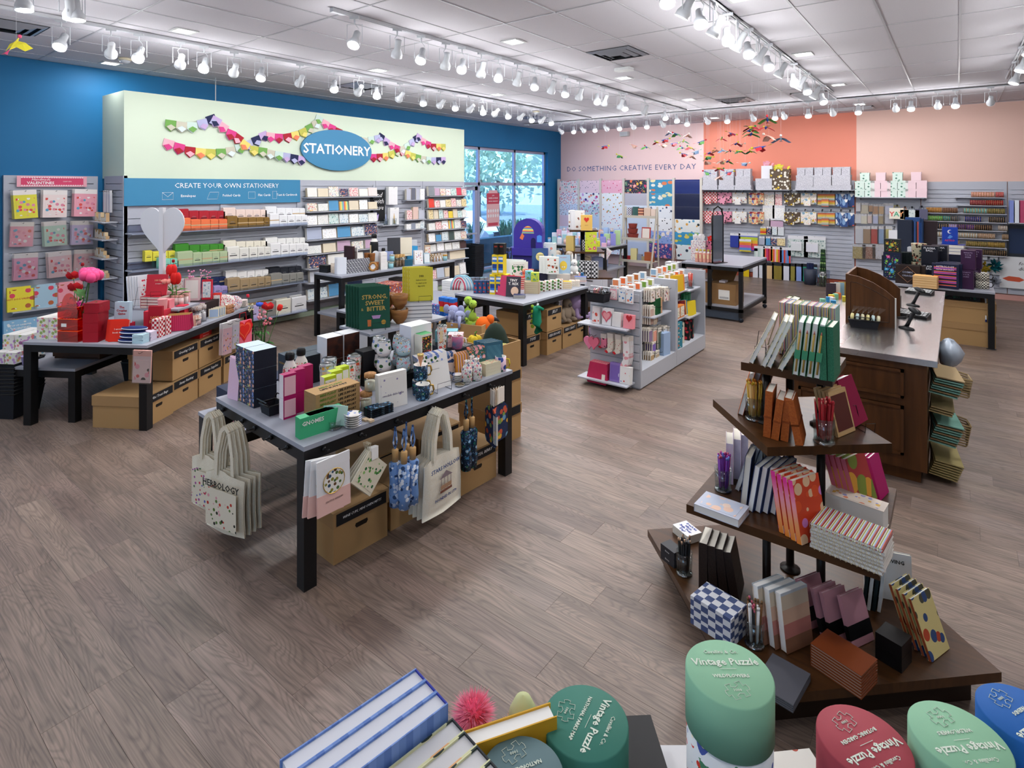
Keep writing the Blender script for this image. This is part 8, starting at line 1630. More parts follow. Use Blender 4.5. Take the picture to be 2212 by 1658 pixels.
x,z=onB(2196,515,BY-.1);G('pack',(.36,.03,.6,C('#2b3038',.35),None,C('#1f3050')),(x+.04,BY-.08,z-.35),0,'dark framed night scene above the fish calendar','picture')
for i,(px,py,c_,nm)in enumerate(((2124,574,'#b59a2f','gold'),(2147,574,'#16606a','teal'),(2151,607,'#a9adb8','silver shimmer'))):
 x,z=onB(px,py,BY-.15);r=thing('gift_bow',nm+' gift bow hanging below the ribbon shelves','gift bow',(x,BY-.13,z));bb=B();q=random.Random(i)
 for k in range(26):a_,e_=q.uniform(0,2*PI),q.uniform(-.3,1.2);v=Vector((math.cos(a_)*math.cos(e_),-abs(math.sin(e_))-.2,math.sin(a_)*math.cos(e_))).normalized()*(.16 if i<2 else .1);s_=Vector((-v.z,0,v.x)).normalized()*.02;bb.add([v*.1-s_,v*.1+s_,v+s_,v*.6+Vector((0,-.03,0))-s_],[(0,1,2,3)])
 part('loops',bb,C(c_,.25,.4),r,kind='stuff');part('card',B().box(-.06,0,.12,.06,.01,.3),C('#d9dde2',.4),r)
 # bins of rolled wrap near the counter
for gi,(px,py,n,m,lb)in enumerate(((1778,618,7,blobs('#1f3a24',['#8fb06a','#101a14','#3f6a3a'],20,.4),'dark green leafy'),(1806,600,9,blobs('#d9dcea',['#c95a6a','#4a8a6a','#5a5a8a'],24,.3),'white sprigged'),(1832,602,10,blobs('#1b1e2a',['#2f3f6a','#0f1014'],20,.4),'midnight blue'),(1750,614,10,C('#18234a'),'slim navy'),(1852,600,5,C('#8fb0c9'),'pale blue'))):
 bx,by=W(px,py,0);r=thing('roll_bin','clear bin of %s gift wrap rolls near the back wall'%lb,'bin',(bx,by,0));part('wall',B().lathe([(.12,0),(.14,.35),(.135,.35)],12),C('#3a4050',.4)if gi in(3,)else clear('#dfe6f0',.2),r)
 for k in range(n):a_=k*2.4;rr=.08*math.sqrt((k+.5)/n);G('tumbler',(.022,.5 if gi==3 else .85,m,False,False),(bx+rr*math.cos(a_),by+rr*math.sin(a_),.002),(.05*math.sin(a_),-.05*math.cos(a_),0),'%s rolled gift wrap standing in its bin'%lb,'gift wrap',lb+' rolled gift wrap')
 # ---------------------------------------------------------------- paper birds on threads
BC=[('#3a5fb0','#c9303a','#e6d33a','blue, red and yellow'),('#b9d23a','#2f7a4a','#e6d33a','lime green'),('#e6a08f','#d9b0a0','#f0d9cc','salmon pink'),('#c9ddea','#7fa0c9','#f4f4f4','pale blue'),('#2c4fa0','#5aa04a','#d9303a','royal blue and green'),('#d9d23a','#b03040','#3f8f4a','yellow and red')]
birds=[(35,370),(185,465),(330,360),(460,375),(575,325),(665,300),(640,355),(710,230),(770,240),(760,340),(845,315),(885,255),(830,380),(915,380),(850,450),(925,475),(985,420),(1040,320),(1105,440),(1115,480),(1095,530),(1090,640),(1240,290),(1360,240),(1205,415),(1262,410),(1335,415),(1395,340),(1430,420),(1440,345),(1545,245),(1560,170),(1700,175),(1735,270),(1860,290),(1720,90),(1630,385),(1550,420),(1235,525),(1305,525),(1230,600),(1330,640),(1220,690),(1490,545),(1545,200)]
def birdmk(c1,c2,c3):
 def mk():
  r=root('paper_bird','paper bird')
  part('body',B().add([(-.1,0,.01),(-.02,-.016,0),(.07,0,.02),(-.02,.016,0),(-.01,0,.022),(-.01,0,-.024),(.1,0,.005)],[(0,1,4),(0,4,3),(1,2,4),(4,2,3),(0,5,1),(0,3,5),(1,5,2),(5,3,2),(2,6,4)]),C(c1,.6),r)
  for s_ in(-1,1):part('wing',B().add([(.03,s_*.01,.01),(-.04,s_*.01,.01),(-.06,s_*.09,-.035),(.0,s_*.12,-.05),(.03,s_*.06,-.01),(0,s_*.06,.0)],[(0,1,5),(1,2,5),(2,3,5),(3,4,5),(4,0,5)]),C(c2,.6),r)
  part('tail',B().add([(-.09,0,.01),(-.17,-.03,.015),(-.16,0,.02),(-.17,.03,.015)],[(0,1,2),(0,2,3)]),C(c3,.6),r);part('head',B().ball((.082,0,.02),(.02,.014,.017),0,8,5),C(c3,.6),r);part('thread',B().tube([(0,0,.02),(0,0,1)],.0008,3),C('#dfe2e6'),r);return r
 return mk
q=random.Random(9)
for i,(cx,cy)in enumerate(birds):
 px,py=1300+cx/4.809,240+cy/4.809;big=cx>1480 and cy<420;Y=9.0 if big else q.uniform(9.8,11.2);x,z=WY(px,py,Y);c_=BC[(i*7+i//3)%6];sc_=1.15 if big else .95
 k_='bird%d'%((i*7+i//3)%6);r=inst(k_,birdmk(*c_[:3]),(x,Y,z),(0,q.uniform(-.3,.3),q.uniform(0,6.28)),'%s paper bird, %s in the hanging flock counted from the shop window'%(c_[3],nth(i)),'hanging paper birds',scale=sc_)
 for t_ in[o for o in r.children if o.name.startswith('thread')]:t_.rotation_euler=(Matrix.Rotation(-r.rotation_euler.z,3,'Z').to_euler()if False else(0,-r.rotation_euler.y,0));t_.scale=(1,1,(CZ-z)/sc_)
x,y=W(35,95,3.45);r=inst('birdY',birdmk('#e0d23a','#e6da3a','#d9507a'),(x,y,3.45),(0,-.9,2.2),'yellow paper bird with folded wings hanging near the lit spotlights',None,scale=1.0);r['label']='yellow paper bird with pink head hanging above the blue wall'
for t_ in[o for o in r.children if o.name.startswith('thread')]:t_.rotation_euler=(0,.9,0);t_.scale=(1,1,.39)
# === gondola goods
GYf=GY0-.016
def ge(cx,cy,Y=GYf):return WY(1240+cx/5.18,540+cy/5.18,Y)
KG=5.9/F/5.18*1.02
def gh(cx,cy,w,h,m,lb,n=2,ct_='hanging pack',art=None,head='#f2eef0'):x,z=ge(cx,cy);return G('hangcard',(round(w*KG,3),round(h*KG,3),m,head,n,.008,.006,False,True,None,art),(x,GYf,z),0,lb,ct_)
gh(458,410,88,145,C('#f0a9b6'),'pink bingo sticker card at the top of the gondola end',art=blobs('#f4e6e6',['#c94a6a'],60,.25));gh(552,425,85,155,C('#eef0f2'),'white card with coral flowers, first of the pair on the gondola end',art=blobs('#eef0f2',['#e88a6a','#3f7fc0'],26,.35));gh(642,440,85,155,C('#eef0f2'),'white card with coral flowers, second of the pair on the gondola end',3,art=blobs('#eef0f2',['#e88a6a','#3f7fc0'],26,.35))
x,z=ge(285,570,GYf-.1);basket((x,GYf-.12,z),'small black wire basket of foil bags on the gondola end',.22,.16,.1)
for i in range(12):q=random.Random(i);G('pack',(.04,.012,.08,C(['#d9dde2','#c9a08a','#a9b0b8','#e0a0a8'][i%4],.15,.5)),(x+q.uniform(-.08,.08),GYf-.12+q.uniform(-.05,.05),z+.05+.003*i),(q.uniform(-.5,.5),q.uniform(-.5,.5),q.uniform(0,3)),'shiny foil wrapped sweet bag in the gondola wire basket','sweet bag','foil sweet bags')
for i,cy in enumerate((868,1490)):
 x,z=ge(400,cy,GYf-.2);wshelf('curved grey shelf on the gondola end, %s'%['upper','lower'][i],GX1-GX0-.02,.2,(GX0-.04,GYf,z),0)
 for(cx,w,h,c_,a_,lb)in(((255,100,190,'#f0e6e6',blobs('#f0e6e6',['#d9503f','#e88a8a'],24,.4),'white and red valentine kit on the upper gondola shelf'),(375,120,190,'#ece8ea',None,'white card box with a pink lace heart on the upper gondola shelf'),(485,110,160,'#e9e4e2',None,'white and taupe notecard box on the upper gondola shelf'),(615,120,155,'#f0929c',None,'pink and red heart envelope box on the upper gondola shelf'))if i==0 else((465,130,210,'#8a72b8',blobs('#7a62b0',['#dfe0f0','#e8a0c0'],10,.35),'purple crystal ball game box on the lower gondola shelf'),(580,130,190,'#ecebe9',blobs('#f0eeec',['#d23a3a','#3a5fc0','#e6c24a'],22,.25),'white heart sprinkled game box on the lower gondola shelf'))):
  x2,_=ge(cx,cy,GYf-.1);r=G('pack',(round(w*KG,3),.06,round(h*KG,3),C(c_),None,a_),(x2,GYf-.1,z),(-.1,0,0),lb,'card box')
  if 'lace heart' in lb:part('heart',B().face(heart(.0038,48,.04),.003,0,mx((0,-.031,.1))),C('#cf5f70'),r);part('inner_heart',B().face(heart(.0026),.002,0,mx((0,-.034,.1))),C('#e89aa0'),r)
  if 'envelope' in lb:part('heart',B().face(heart(.0022),.002,0,mx((.01,-.031,.11))),C('#b5222c'),r)
x,z=ge(280,1480,GYf-.1)
for i in range(3):
 r=thing('cosmetic_pouch','large raspberry quilted pouch on the lower gondola shelf, %s'%nth(i),'pouch',(x-.0,GYf-.06-.035*i,z),(-.15,0,0),'quilted raspberry pouches');part('cloth',B().face([(-.11,0),(.11,0),(.13,.03),(.11,.22),(-.1,.22),(-.13,.03)],.03),WOV,r);part('zip',B().box(-.1,-.02,.22,.11,-.008,.228),C('#d9808a',.4),r)
 if i==2:part('tag',B().box(.06,-.034,.02,.1,-.031,.11),C('#efe6d9'),r)
PK=C('#f08aa8',.8)
for i,(cx,m,lb)in enumerate(((205,'#f08aae','pink heart shaped eye mask, nearer the corner'),(270,'#e8738f','deeper pink heart shaped eye mask beside it'))):x,z=ge(cx,1010);r=thing('eye_mask',lb,'eye mask',(x,GYf-.05-.03*i,z));part('pad',B().face(heart(.0042),.03),C(m,.7),r);part('peg',B().tube([(0,.04,.07),(0,-.04,.07),(0,-.045,.085)],.0025,4),WIRE,r);part('strap',B().tube([(-.02,-.015,.04),(0,-.015,.075),(.02,-.015,.04)],.002,4),C('#f2dfe4'),r)
def sock(cx,cy,m,toe,lb,n=3,L=.24):
 x,z=ge(cx,cy)
 for k in range(n):
  r=thing('sock_pair',lb+', %s from the slats'%nth(k),'socks',(x-.006*k,GYf-.02-.022*k,z),.05*k,lb+' socks')
  part('header',B().box(-.035,-.016,-.04,.035,0,.01),C('#eee6dc'),r);part('sock',B().face([(-.03,-.03),(.035,-.03),(.035,-L*.75),(.02,-L),(-.04,-L*1.12),(-.065,-L*1.02),(-.03,-L*.8)],.014),m,r);part('toe',B().face([(-.02,-L*1.07),(-.04,-L*1.125),(-.067,-L*1.02),(-.045,-L*.93)],.016,0,mx((0,.001,0))),C(toe,.8),r)
sock(362,935,blobs('#f088a8',['#1c1a1e'],24,.35),'#c9202c','pink leopard sock on the gondola end',2,.14);sock(450,925,blobs('#efe6d6',['#d2303a'],40,.2),'#c9202c','cream heart sock with red toe, nearer the corner',3,.19);sock(538,940,blobs('#efe6d6',['#d2303a'],40,.2),'#c9202c','cream heart sock with red toe, nearer the aisle',3,.19);sock(640,960,blobs('#f2eeee',['#e6a0a8'],20,.35),'#e8a6ac','long white sock with pink flowers on the gondola end',4,.3)
# aisle side (+x)
XS=GX1-.185
def gs(cx,cy,X=XS):return WX(1240+cx/5.18,540+cy/5.18,X)
def gsh(cx,cy,w,h,m,lb,n=3,art=None,hd='#efe6d8',ct_='hanging pack'):y,z=gs(cx,cy);G('hangcard',(w,h,m,hd,n,.014,.012,False,True,None,art),(XS,y,z),(0,0,PI/2),lb+' on the gondola side',ct_)
mixc=blobs('#e9dcd6',['#d97a8a','#f2f0ee','#a9865a','#3a3a40'],30,.42)
for i,(cx,cy,w,h,m,lb,n)in enumerate(((790,430,.1,.14,mixc,'white and pink scrunchie card, next to the gondola corner',4),(850,420,.1,.14,mixc,'white and pink scrunchie card, next along',4),(915,415,.1,.15,mixc,'blush scrunchie card in the middle of the top row',5),(985,425,.08,.14,blobs('#c94a4a',['#2f3a3a','#e6dcd0'],30,.4),'red and black key ring card',4),(775,620,.09,.2,C('#c9a99a'),'blush beaded hair card, second row first',4),(815,625,.09,.2,C('#e3d3bd'),'cream beaded hair card, second row second',4),(850,625,.08,.18,C('#a98a6a'),'tan beaded hair card, second row third',3),(760,870,.09,.14,C('#8f7a9a'),'mauve velvet scrunchie pack',4),(810,870,.09,.14,C('#e6a08a'),'peach scrunchie pack',4),(865,870,.09,.22,C('#5f6a5a'),'olive hair ribbon card',4),(930,850,.1,.16,blobs('#e6e8ee',['#5a6a9a'],60,.25),'white quilted hair towel, first',4),(985,845,.1,.16,blobs('#e6e8ee',['#5a6a9a'],60,.25),'white quilted hair towel, second',4),(1040,840,.1,.16,C('#e6e4de'),'cream quilted hair towel',4),(800,1020,.09,.1,C('#7a62b0'),'violet scrunchie pack',4),(780,1130,.09,.22,C('#b59468'),'tan woven headband pack',4),(840,1120,.1,.2,grain('#e6d6b8','#8a6a40',(30,30,30),.8,5),'leopard print headband pack',4),(1040,1040,.09,.15,C('#9fb9cf'),'powder blue satin pouch',4))):gsh(cx,cy,w,h,m,lb,n)
y,z=gs(900,735,XS+.12);wshelf('small grey side shelf of green boxes on the gondola',.5,.16,(XS,gmid-.6,z),PI/2)
for i in range(4):G('pack',(.1,.03,.18,C('#1f5a34' if i<3 else '#e6b08a')),(XS+.08,gmid-.45+.045*i,z),.5,['dark green boxed hair set, first','dark green boxed hair set, second','dark green boxed hair set, third','peach boxed hair set'][i]+' on the gondola side shelf','box')
G('pack',(.14,.12,.26,C('#9fb8d9')),(XS+.1,gmid-.22,.2),1.4,'powder blue doll box on the gondola base','box');G('pack',(.16,.12,.05,C('#b5cbe6')),(XS+.1,gmid-.22,.46),1.4,'pale blue lid on the doll box','box')if False else None
# second bay
XB=XS
for i,(zz,y0,L)in enumerate(((.9,gmid+.05,.42),(.87,gmid+.5,.42),(.57,gmid+.05,.42),(.52,gmid+.5,.42))):wshelf('grey side shelf in the book bay of the gondola, %s'%nth(i),L,.15,(XB,y0,zz-.02),PI/2)
for i in range(5):G('book',(.14,.2,.012,C('#e0b42c' if i else '#e8873f'),[('MY DOG',.02,'#3a2418',0,.15)]if i==0 else None),(XB+.11,gmid+.3-.035*i,.881),(-.08,0,PI/2-.5),'%s dog book, %s in the upper row of the book bay'%('orange' if i==0 else 'yellow',nth(i)),'book','dog books')
cup_of_pens((XB+.09,gmid+.7,.851),12,['#e0563a','#e9e2dc','#a82a2a'],['#f0b09a','#e06a5a'],'orange topped pencil in the gondola cup','orange topped pencils on the gondola',.19,.045,4)
for k in range(2):
 for i in range(2):G('pack',(.14,.1,.15,C('#d9823a'),None,blobs('#e8e0d0',['#3a3a34','#5f8a4a'],40,.3)),(XB+.09,gmid+.15+.15*i,.6+.0*k-.049),PI/2,'orange boxed puzzle, %s on the second gondola shelf'%nth(i),'box','orange boxed puzzles')if k==0 else None
for i in range(3):G('book',(.12,.18,.02,C(['#7a1f28','#d9a02f','#3f7fb0'][i])),(XB+.1,gmid+.1+.03*i+.3,.551),(-.1,0,PI/2-.3),['maroon','amber','blue'][i]+' small book leaning beside the orange puzzles','book')
for i in range(5):G('book',(.13,.18,.014,C('#e3c92f'),None,None,blobs('#e3c92f',['#e8803a','#f4efdc'],16,.3)if i==0 else None),(XB+.1,gmid+.75-.03*i,.501),(-.08,0,PI/2-.4),'lemon yellow activity book, %s in the row'%nth(i),'book','lemon yellow books')
for k in range(3):G('pack',(.16,.14,.105,C('#2a7a8c'),None,blobs('#2f8094',['#d9734f','#e8e0c8'],20,.3)),(XB+.1,gmid+.13,.2+k*.106),PI/2-.1,'teal boxed game, %s from the bottom in the book bay'%nth(k),'game','teal boxed games')
for i in range(2):
 for k in range(2):G('pack',(.06,.06,.13,blobs('#efe9d6',['#1c1c1e'],26,.3)),(XB+.09,gmid+.3+.1*i,.2+k*.131),.5,'cream and black dotted tin, column %s, %s'%(nth(i),['lower','upper'][k]),'tin','cream dotted tins');G('pack',(.08,.08,.12,blobs('#151518',['#c92c3a','#3a9a4a','#e0a03a'],20,.4)),(XB+.09,gmid+.58+.12*i,.2+k*.121),.2,'black box with neon fruit, column %s, %s'%(nth(i),['lower','upper'][k]),'box','neon fruit boxes')
for i in range(3):x=XB+.12;G('hangcard',(.07,.14,C('#2a7a58'),'#2f9a6a',2,.01,.01),(XB,gmid+.62+.09*i,.78),(0,0,PI/2),'green boot shaped ornament card, %s in the book bay'%nth(i),'ornament','green ornament cards')
# cube candles on the caps
oc_=['#e0652c','#e58a5a','#e86a34','#d9a07a','#b5652a','#8fb0c9','#d99a7a','#e8723f','#6f9a3a','#9aa64a','#c9a66a','#b9b07a'];xc=(GX0+GX1)/2
n_=0
for bay,(y0,st)in enumerate(((GY0+.14,.17),(gmid+.16,.16))):
 for i in range(5):
  for k in range(2):
   for s_ in(0,1):
    if s_ and k:continue
    c_=oc_[(i+4*bay+k+5*s_)%12];G('pack',(.075,.075,.075,C('#ecebea'),None,C(c_)),(xc-.05+.1*s_,y0+st*i,GZ-.068+k*.076),.15,'white cube candle box with coloured front, %s bay, place %s, %s%s'%(['near','far'][bay],nth(i),['lower','upper'][k],' aisle side' if s_ else ''),'candle box','cube candle boxes')
    # === counter goods
def ctr(px,py):x,y=W(px,py,CHt);return x,y,CHt
x,y,z=ctr(1866,706);basket((x,y,z),'small black wire basket of wrapped cookies on the steel counter',.24,.12,.07,.1)
for i in range(6):
 r=thing('wrapped_cookie','clear bagged pastel cookie, %s in the counter basket'%nth(i),'cookie',(x-.1+.04*i,y,z+.02),(0,.15,.3),'wrapped cookies');part('cookie',B().lathe([(.035,-.008),(.035,.008)],12,0,mx((0,0,.06),(0,PI/2,0))),C(['#e6d99a','#c9dfe0','#e9e2c0'][i%3]),r);part('clear_bag',B().add([(-.02,-.03,0),(.02,.03,0),(.015,.03,.1),(-.015,-.03,.1),(.05,.02,.16),(-.01,-.02,.17)],[(0,1,2,3),(3,2,4,5)]),clear('#ffffff',.3,.15),r)
for i,(px,py)in enumerate(((1958,710),(1972,660))):
 x,y,z=ctr(px,py);r=thing('barcode_scanner','black handheld barcode scanner on its stand, %s'%['nearer the counter edge','farther back'][i],'scanner',(x,y,z),-.6)
 part('base',B().lathe([(.055,0),(.05,.012),(.02,.022),(.016,.03)],16,0,mx((0,0,0),(0,0,0))@Matrix.Diagonal((1.3,.8,1,1))),C('#1d1f22',.35),r);part('stem',B().tube([(0,0,.02),(.03,0,.08),(.06,0,.15)],[.018,.014,.02],8),C('#232529',.35),r);part('scan_head',B().ball((.075,0,.175),(.06,.032,.024),0,12,7,mx((0,0,0),(0,.35,0))),C('#1a1c1f',.3),r)
 x,y,z=ctr(px+14,py-26);r=thing('keypad','black register keypad with grey keys, %s'%['nearer the counter edge','farther back'][i],'keypad',(x,y,z),-.25);part('case',B().add([(-.13,-.06,0),(.13,-.06,0),(.13,.07,0),(-.13,.07,0),(-.13,-.06,.022),(.13,-.06,.022),(.13,.07,.05),(-.13,.07,.05)],[(0,1,5,4),(1,2,6,5),(2,3,7,6),(3,0,4,7),(4,5,6,7)]),C('#1a1a1c',.4),r)
 for kx in range(8):
  for ky in range(3):part('key',B().box(-.12+kx*.03,-.05+ky*.036,.03+ky*.008,-.097+kx*.03,-.02+ky*.036,.036+ky*.008),C('#c9cacc',.4),r)
r=thing('card_terminal','black equipment box with cables behind the hood','equipment',(-.5,6.95,CHt));part('case',B().cbox(0,0,0,.1,.3,.14),C('#1a1a1c',.5),r)
for k in range(4):part('cable',B().tube([(.05,-.1+k*.05,.03),(.1+.02*k,-.15,.02+.01*k),(.12,-.25-.05*k,.01),(.05,-.35,.008)],.004,4),INK,r)
# colourful toys and stripes at the inner end of the counter
for i in range(9):q=random.Random(i+40);x,y=W(1775+q.uniform(0,55),655+q.uniform(-14,6),CHt);G('pack',(.05,.04,.05,C(['#3f9ad0','#e6d24a','#e8824a','#8fd0b0','#d9dfe6'][i%5])),(x,y,CHt),q.uniform(0,3),'small bright toy, %s in the heap by the counter hood'%nth(i),'toy','small bright toys')
for i in range(6):x,y=W(1795+i*9,640-i,CHt);G('book',(.1,.15,.02,C(['#3a2f3a','#e9e2d6','#8fb0c0','#c9a04a','#40403a','#d9cfc4'][i])),(x,y,CHt),.3,['dark plum','cream','grey blue','ochre','charcoal','ivory'][i]+' thin book in the rack by the counter hood','book')
# bags stored on the staff side
for i,(z0,n,w,c_,lb)in enumerate(((.66,8,.17,'#8f7a58','brown paper carrier with twisted handles'),(.52,3,.14,'#a8966a','folded tan paper bag'),(.3,9,.16,'#8f7a58','brown paper carrier in the lower rack'),(.06,7,.17,'#a89a68','flat kraft envelope bag'))):
 for k in range(n):
  r=thing('paper_bag','%s, %s in its stack by the counter'%(lb,nth(k)),'paper bag',(CX1-.055+.005*k*.5,CY0+.35+.0*k,z0+k*.017),(0,.12,.02*k),lb+'s')
  part('sheet',B().box(0,-.2,0,w,.2,.008),C(c_ if i!=0 and i!=2 else['#7fae9f','#8f7a58','#74a496'][k%3],.8),r)
  if i in(0,2):part('handle',B().tube([(w,-.1,.004),(w+.06,-.08,.0),(w+.07,0,-.01),(w+.06,.08,.0),(w,.1,.004)],.006,4),C('#86704a'),r)
r=thing('plastic_bag','crumpled clear plastic bag at the side of the counter','plastic bag',(CX1+.06,CY0+.95,.78));bb=B().ball((0,0,0),(.09,.16,.12),0,9,6);q=random.Random(3);bb.v=[(a+q.uniform(-.015,.015),c+q.uniform(-.02,.02),d+q.uniform(-.02,.02))for a,c,d in bb.v];part('film',bb,C('#a9b4c2',.2),r)
# === notebook tower goods
def tk(kd,args,px,py,t,label,cat=None,rot=0,group=None,dz=0):x,y,z=TQ(px,py,t);return G(kd,args,(x,y,z+.001+dz),rot,label,cat,group)
FE=-PI/2;SPN=PI/2
PT=blobs('#e6e0c4',['#2f7a86','#c9b04a','#35506a'],60,.4)
for i,(px,py,l)in enumerate(((1626,781,-.42),(1652,788,-.4),(1664,790,-.38),(1688,795,-.48))):tk('book',(.17,.25,.02,PT,None,PAGEW),px,py-6,3,'patterned hardback notebook leaning in the wire rack, %s on the top tier'%nth(i),'notebook',(l,0,FE+.15),'patterned notebooks')
for i in range(4):
 r=tk('book',(.17,.25,.024,C('#4a8f6c',.8),None,PAGEW),1722+i*15,800+i*2.5,3,'green notebook with gold pencil, %s on the top tier'%nth(i),'notebook',(-.1,0,FE+.1),'green pencil notebooks')
 if i==0:part('pencil',B().tube([(.088,0,.02),(.088,0,.2)],.004,6),C('#b99a4a',.4),r);part('pencil_tip',B().tube([(.088,0,.2),(.088,0,.215)],[.004,.001],6),C('#c97a6a'),r);part('loop',B().box(.085,-.012,.08,.094,.012,.12),C('#4a9a74',.8),r)
 elif True:pass
gp=[o for o in bpy.data.objects if str(o.get('label','')).startswith('green notebook with gold pencil')]
for o in gp[1:]:
 for c_ in[c for c in gp[0].children if c.name.split('.')[0]in('pencil','pencil_tip','loop')]:
  if not[x_ for x_ in o.children if x_.name.split('.')[0]==c_.name.split('.')[0]]:c2=c_.copy();COL.objects.link(c2);c2.parent=o
for i in range(2):tk('book',(.17,.24,.026,grain('#2f6a50','#3f8466',(40,40,40),.9,5)),1786+i*16,811+i*2,3,'green suede notebook with spine outward, %s on the top tier'%nth(i),'notebook',(-.02,0,SPN+.0),'green suede notebooks')
RBW=stripes(['#e07a8a','#e6cf5a','#6fa8c9','#8f7ab0','#e9a06a','#7fbfa0'],70,1)
for i in range(8):x,y,z=TCc[0]-.07+i*.033,TCc[1]+.12,TZ[3];G('book',(.13,.27,.028,C(['#e3a0a8','#a9b8d9','#e6d9a0','#9fc9c0'][i%4]),None,RBW),(x,y,z+.001),(0,0,FE),'planner with rainbow striped page edges, %s behind the green notebooks'%nth(i),'planner','rainbow edged planners')
tk('book',(.15,.27,.035,C('#5c6f2a')),1672,742,3,'olive leather journal behind the patterned notebooks, inner','journal',(-.3,0,FE));tk('book',(.15,.27,.035,C('#3f4a1c')),1688,745,3,'dark olive leather journal behind the patterned notebooks, outer','journal',(-.25,0,FE))
x,y,z=TQ(1700,775,3)
for i,dx in enumerate((-.13,.0,.16)):G('easel',(.05,.1,.12),(x+dx,y+.02,TZ[3]+.001),(0,0,.2),'black wire book support on the top tier, %s'%nth(i),'display stand','wire book supports')
# tier 3
OJ=C('#b5602a',.5)
for i in range(4):tk('book',(.17,.22,.026,C('#c0662c',.5),None,PAGEW),1602+i*15,884-i*7,2,'orange covered journal with white edges, %s leaning on the third tier'%nth(i),'journal',(-.25,0,FE+.2),'orange edged journals')
cup_of_pens(TQ(1630,905,2),26,['#dcb878','#d9a85a','#c9a23a'],['#d9802c','#e6c83a','#e0a03a'],'wooden pencil with golden cap in the tall glass','golden capped pencils',.18,.046,1)
for i,(px,py,l,h)in enumerate(((1661,945,.05,.215),(1678,950,.12,.19),(1698,953,.08,.2),(1730,962,-.2,.2))):
 r=tk('book',(.14,h,.032,grain('#a34e1c','#bb6428',(20,20,20),.45,5),None,PAGE),px,py-12,2,'tan leather wrap journal, %s on the third tier'%nth(i),'journal',(l,0,SPN+.1),None);part('strap',B().box(-.072,-.018,h*.42,.072,.018,h*.46),C('#8f4416',.5),r)
cup_of_pens(TQ(1780,955,2),24,['#a31420','#b81c28','#8f101c'],['#c9303a','#e89a8a','#b02030'],'red pen in the glass beside the wooden boxes','red pens',.18,.047,2)
WB=grain('#c9a06a','#d9b886',(2,2,14),.5)
for i in range(4):tk('pack',(.15,.014,.2,WB,None,C('#5f2a24')if i==3 else None),1800+i*9,925+i*4,2,'pale wooden art panel, %s of the leaning row on the third tier'%nth(i),'art panel',(-.25,0,SPN-.35),'wooden art panels')
tk('book',(.16,.22,.04,C('#8f1040',.85),None,PAGEW),1852,915,2,'magenta cloth hardback leaning at the end of the third tier','book',(-.36,0,SPN-.25))
x,y,z=TQ(1862,925,2);G('easel',(.05,.09,.1),(x,y,z),(0,0,.8),'black wire support of the magenta hardback','display stand')
# tier 2
for i in range(3):tk('book',(.16,.21,.035,grain('#cfc0d9','#e6dcea',(9,9,9),.4,2)),1576+i*16,1030-i*10,1,'lilac marbled notebook, %s at the rear of the second tier'%nth(i),'notebook',(0,0,SPN+.3),'lilac marbled notebooks')
cup_of_pens(TQ(1562,1058,1),30,['#8a4ab0','#7a3aa0','#c93a7a'],['#e06a8a','#7f8fe0','#a83a9a'],'purple pen in the glass at the corner of the second tier','purple pens',.17,.043,3)
for i in range(4):tk('book',(.17,.25,.02,blobs('#c9ccd6',['#5a5a7a','#e6e6ea'],60,.35),None,PAGEW),1602+i*12,1045+i*1,1,'grey sprigged notebook in clear film, %s on the second tier'%nth(i),'notebook',(-.3,0,FE),'grey sprigged notebooks')
tk('book',(.16,.24,.03,C('#22386a'),None,PAGE),1612,1075,1,'open navy hardback standing with pages fanned','book',(-.1,0,FE+.1))
for i in range(4):tk('book',(.17,.23,.026,C('#33487a'),None,PAGEW),1636+i*16,1090+i*2,1,'navy covered notebook in clear film, %s on the second tier'%nth(i),'notebook',(-.16,0,FE-.15),'navy film wrapped notebooks')
PG=stripes(['#e8862c','#eda06a','#f09ab0','#e83a9a'],4.2,2,.5,True);OFL=blobs('#d94a2a',['#efc9a0','#d98ad0','#e8582c'],18,.45)
for i in range(4):tk('book',(.17,.26,.026,OFL,None,PAGE,None,'book',PG),1716+i*13,1140+i*8,1,'notebook with pink to orange ombre spine, %s on the second tier'%nth(i),'notebook',(-.18,0,SPN-.45),'ombre spine notebooks')
for i in range(4):tk('book',(.17,.25,.026,blobs('#b03a3a',['#7f8f3a','#e0a03a','#5a3a9a'],10,.5),None,PAGE,None,'book',C('#e3768a')),1836+i*13,1088+i*5,1,'salmon spined notebook, %s leaning on the second tier'%nth(i),'notebook',(-.3,0,SPN-.35),'salmon spined notebooks')
for i in range(4):tk('book',(.13,.2,.014,C('#b5166a'),None,PAGEW),1884+i*8,1060+i*4,1,'magenta slim notebook, %s at the far side of the second tier'%nth(i),'notebook',(-.25,0,SPN-.2),'magenta slim notebooks')
x,y,z=TQ(1556,1110,1);G('flatbook',(.21,.15,.035,C('#b9bfcf'),PAGEW,'book',blobs('#b4bdd0',['#e3c0ac','#e6cbbb'],20,.45)),(x+.0,y+.02,z),-.05,'pale blue peach blossom notebook lying flat at the corner of the second tier','notebook')
SPF=stripes(['#6f2a3a','#efe0d6','#9fae4a','#e9efe0','#9fb4e6','#e0603a'],45,0)
for k in range(7):x,y,z=TQ(1838,1190,1);r=G('flatbook',(.27,.18,.014,C('#d9d2cc')if k<6 else SPF,PAGEW,'book',None),(x+.004*(k%2),y-.0,z+k*.0155),-.12+.02*(k%3),'spiral notebook lying flat, %s from the bottom at the front of the second tier'%nth(k),'notebook','flat spiral notebooks');part('wire_binding',B().tube([(-.13+.005*j,-.092+.006*math.cos(j*1.57),.007+.009*math.sin(j*1.57))for j in range(52)],.0012,3),C('#d9cfa8',.3,.7),r)if k in(0,6)else None
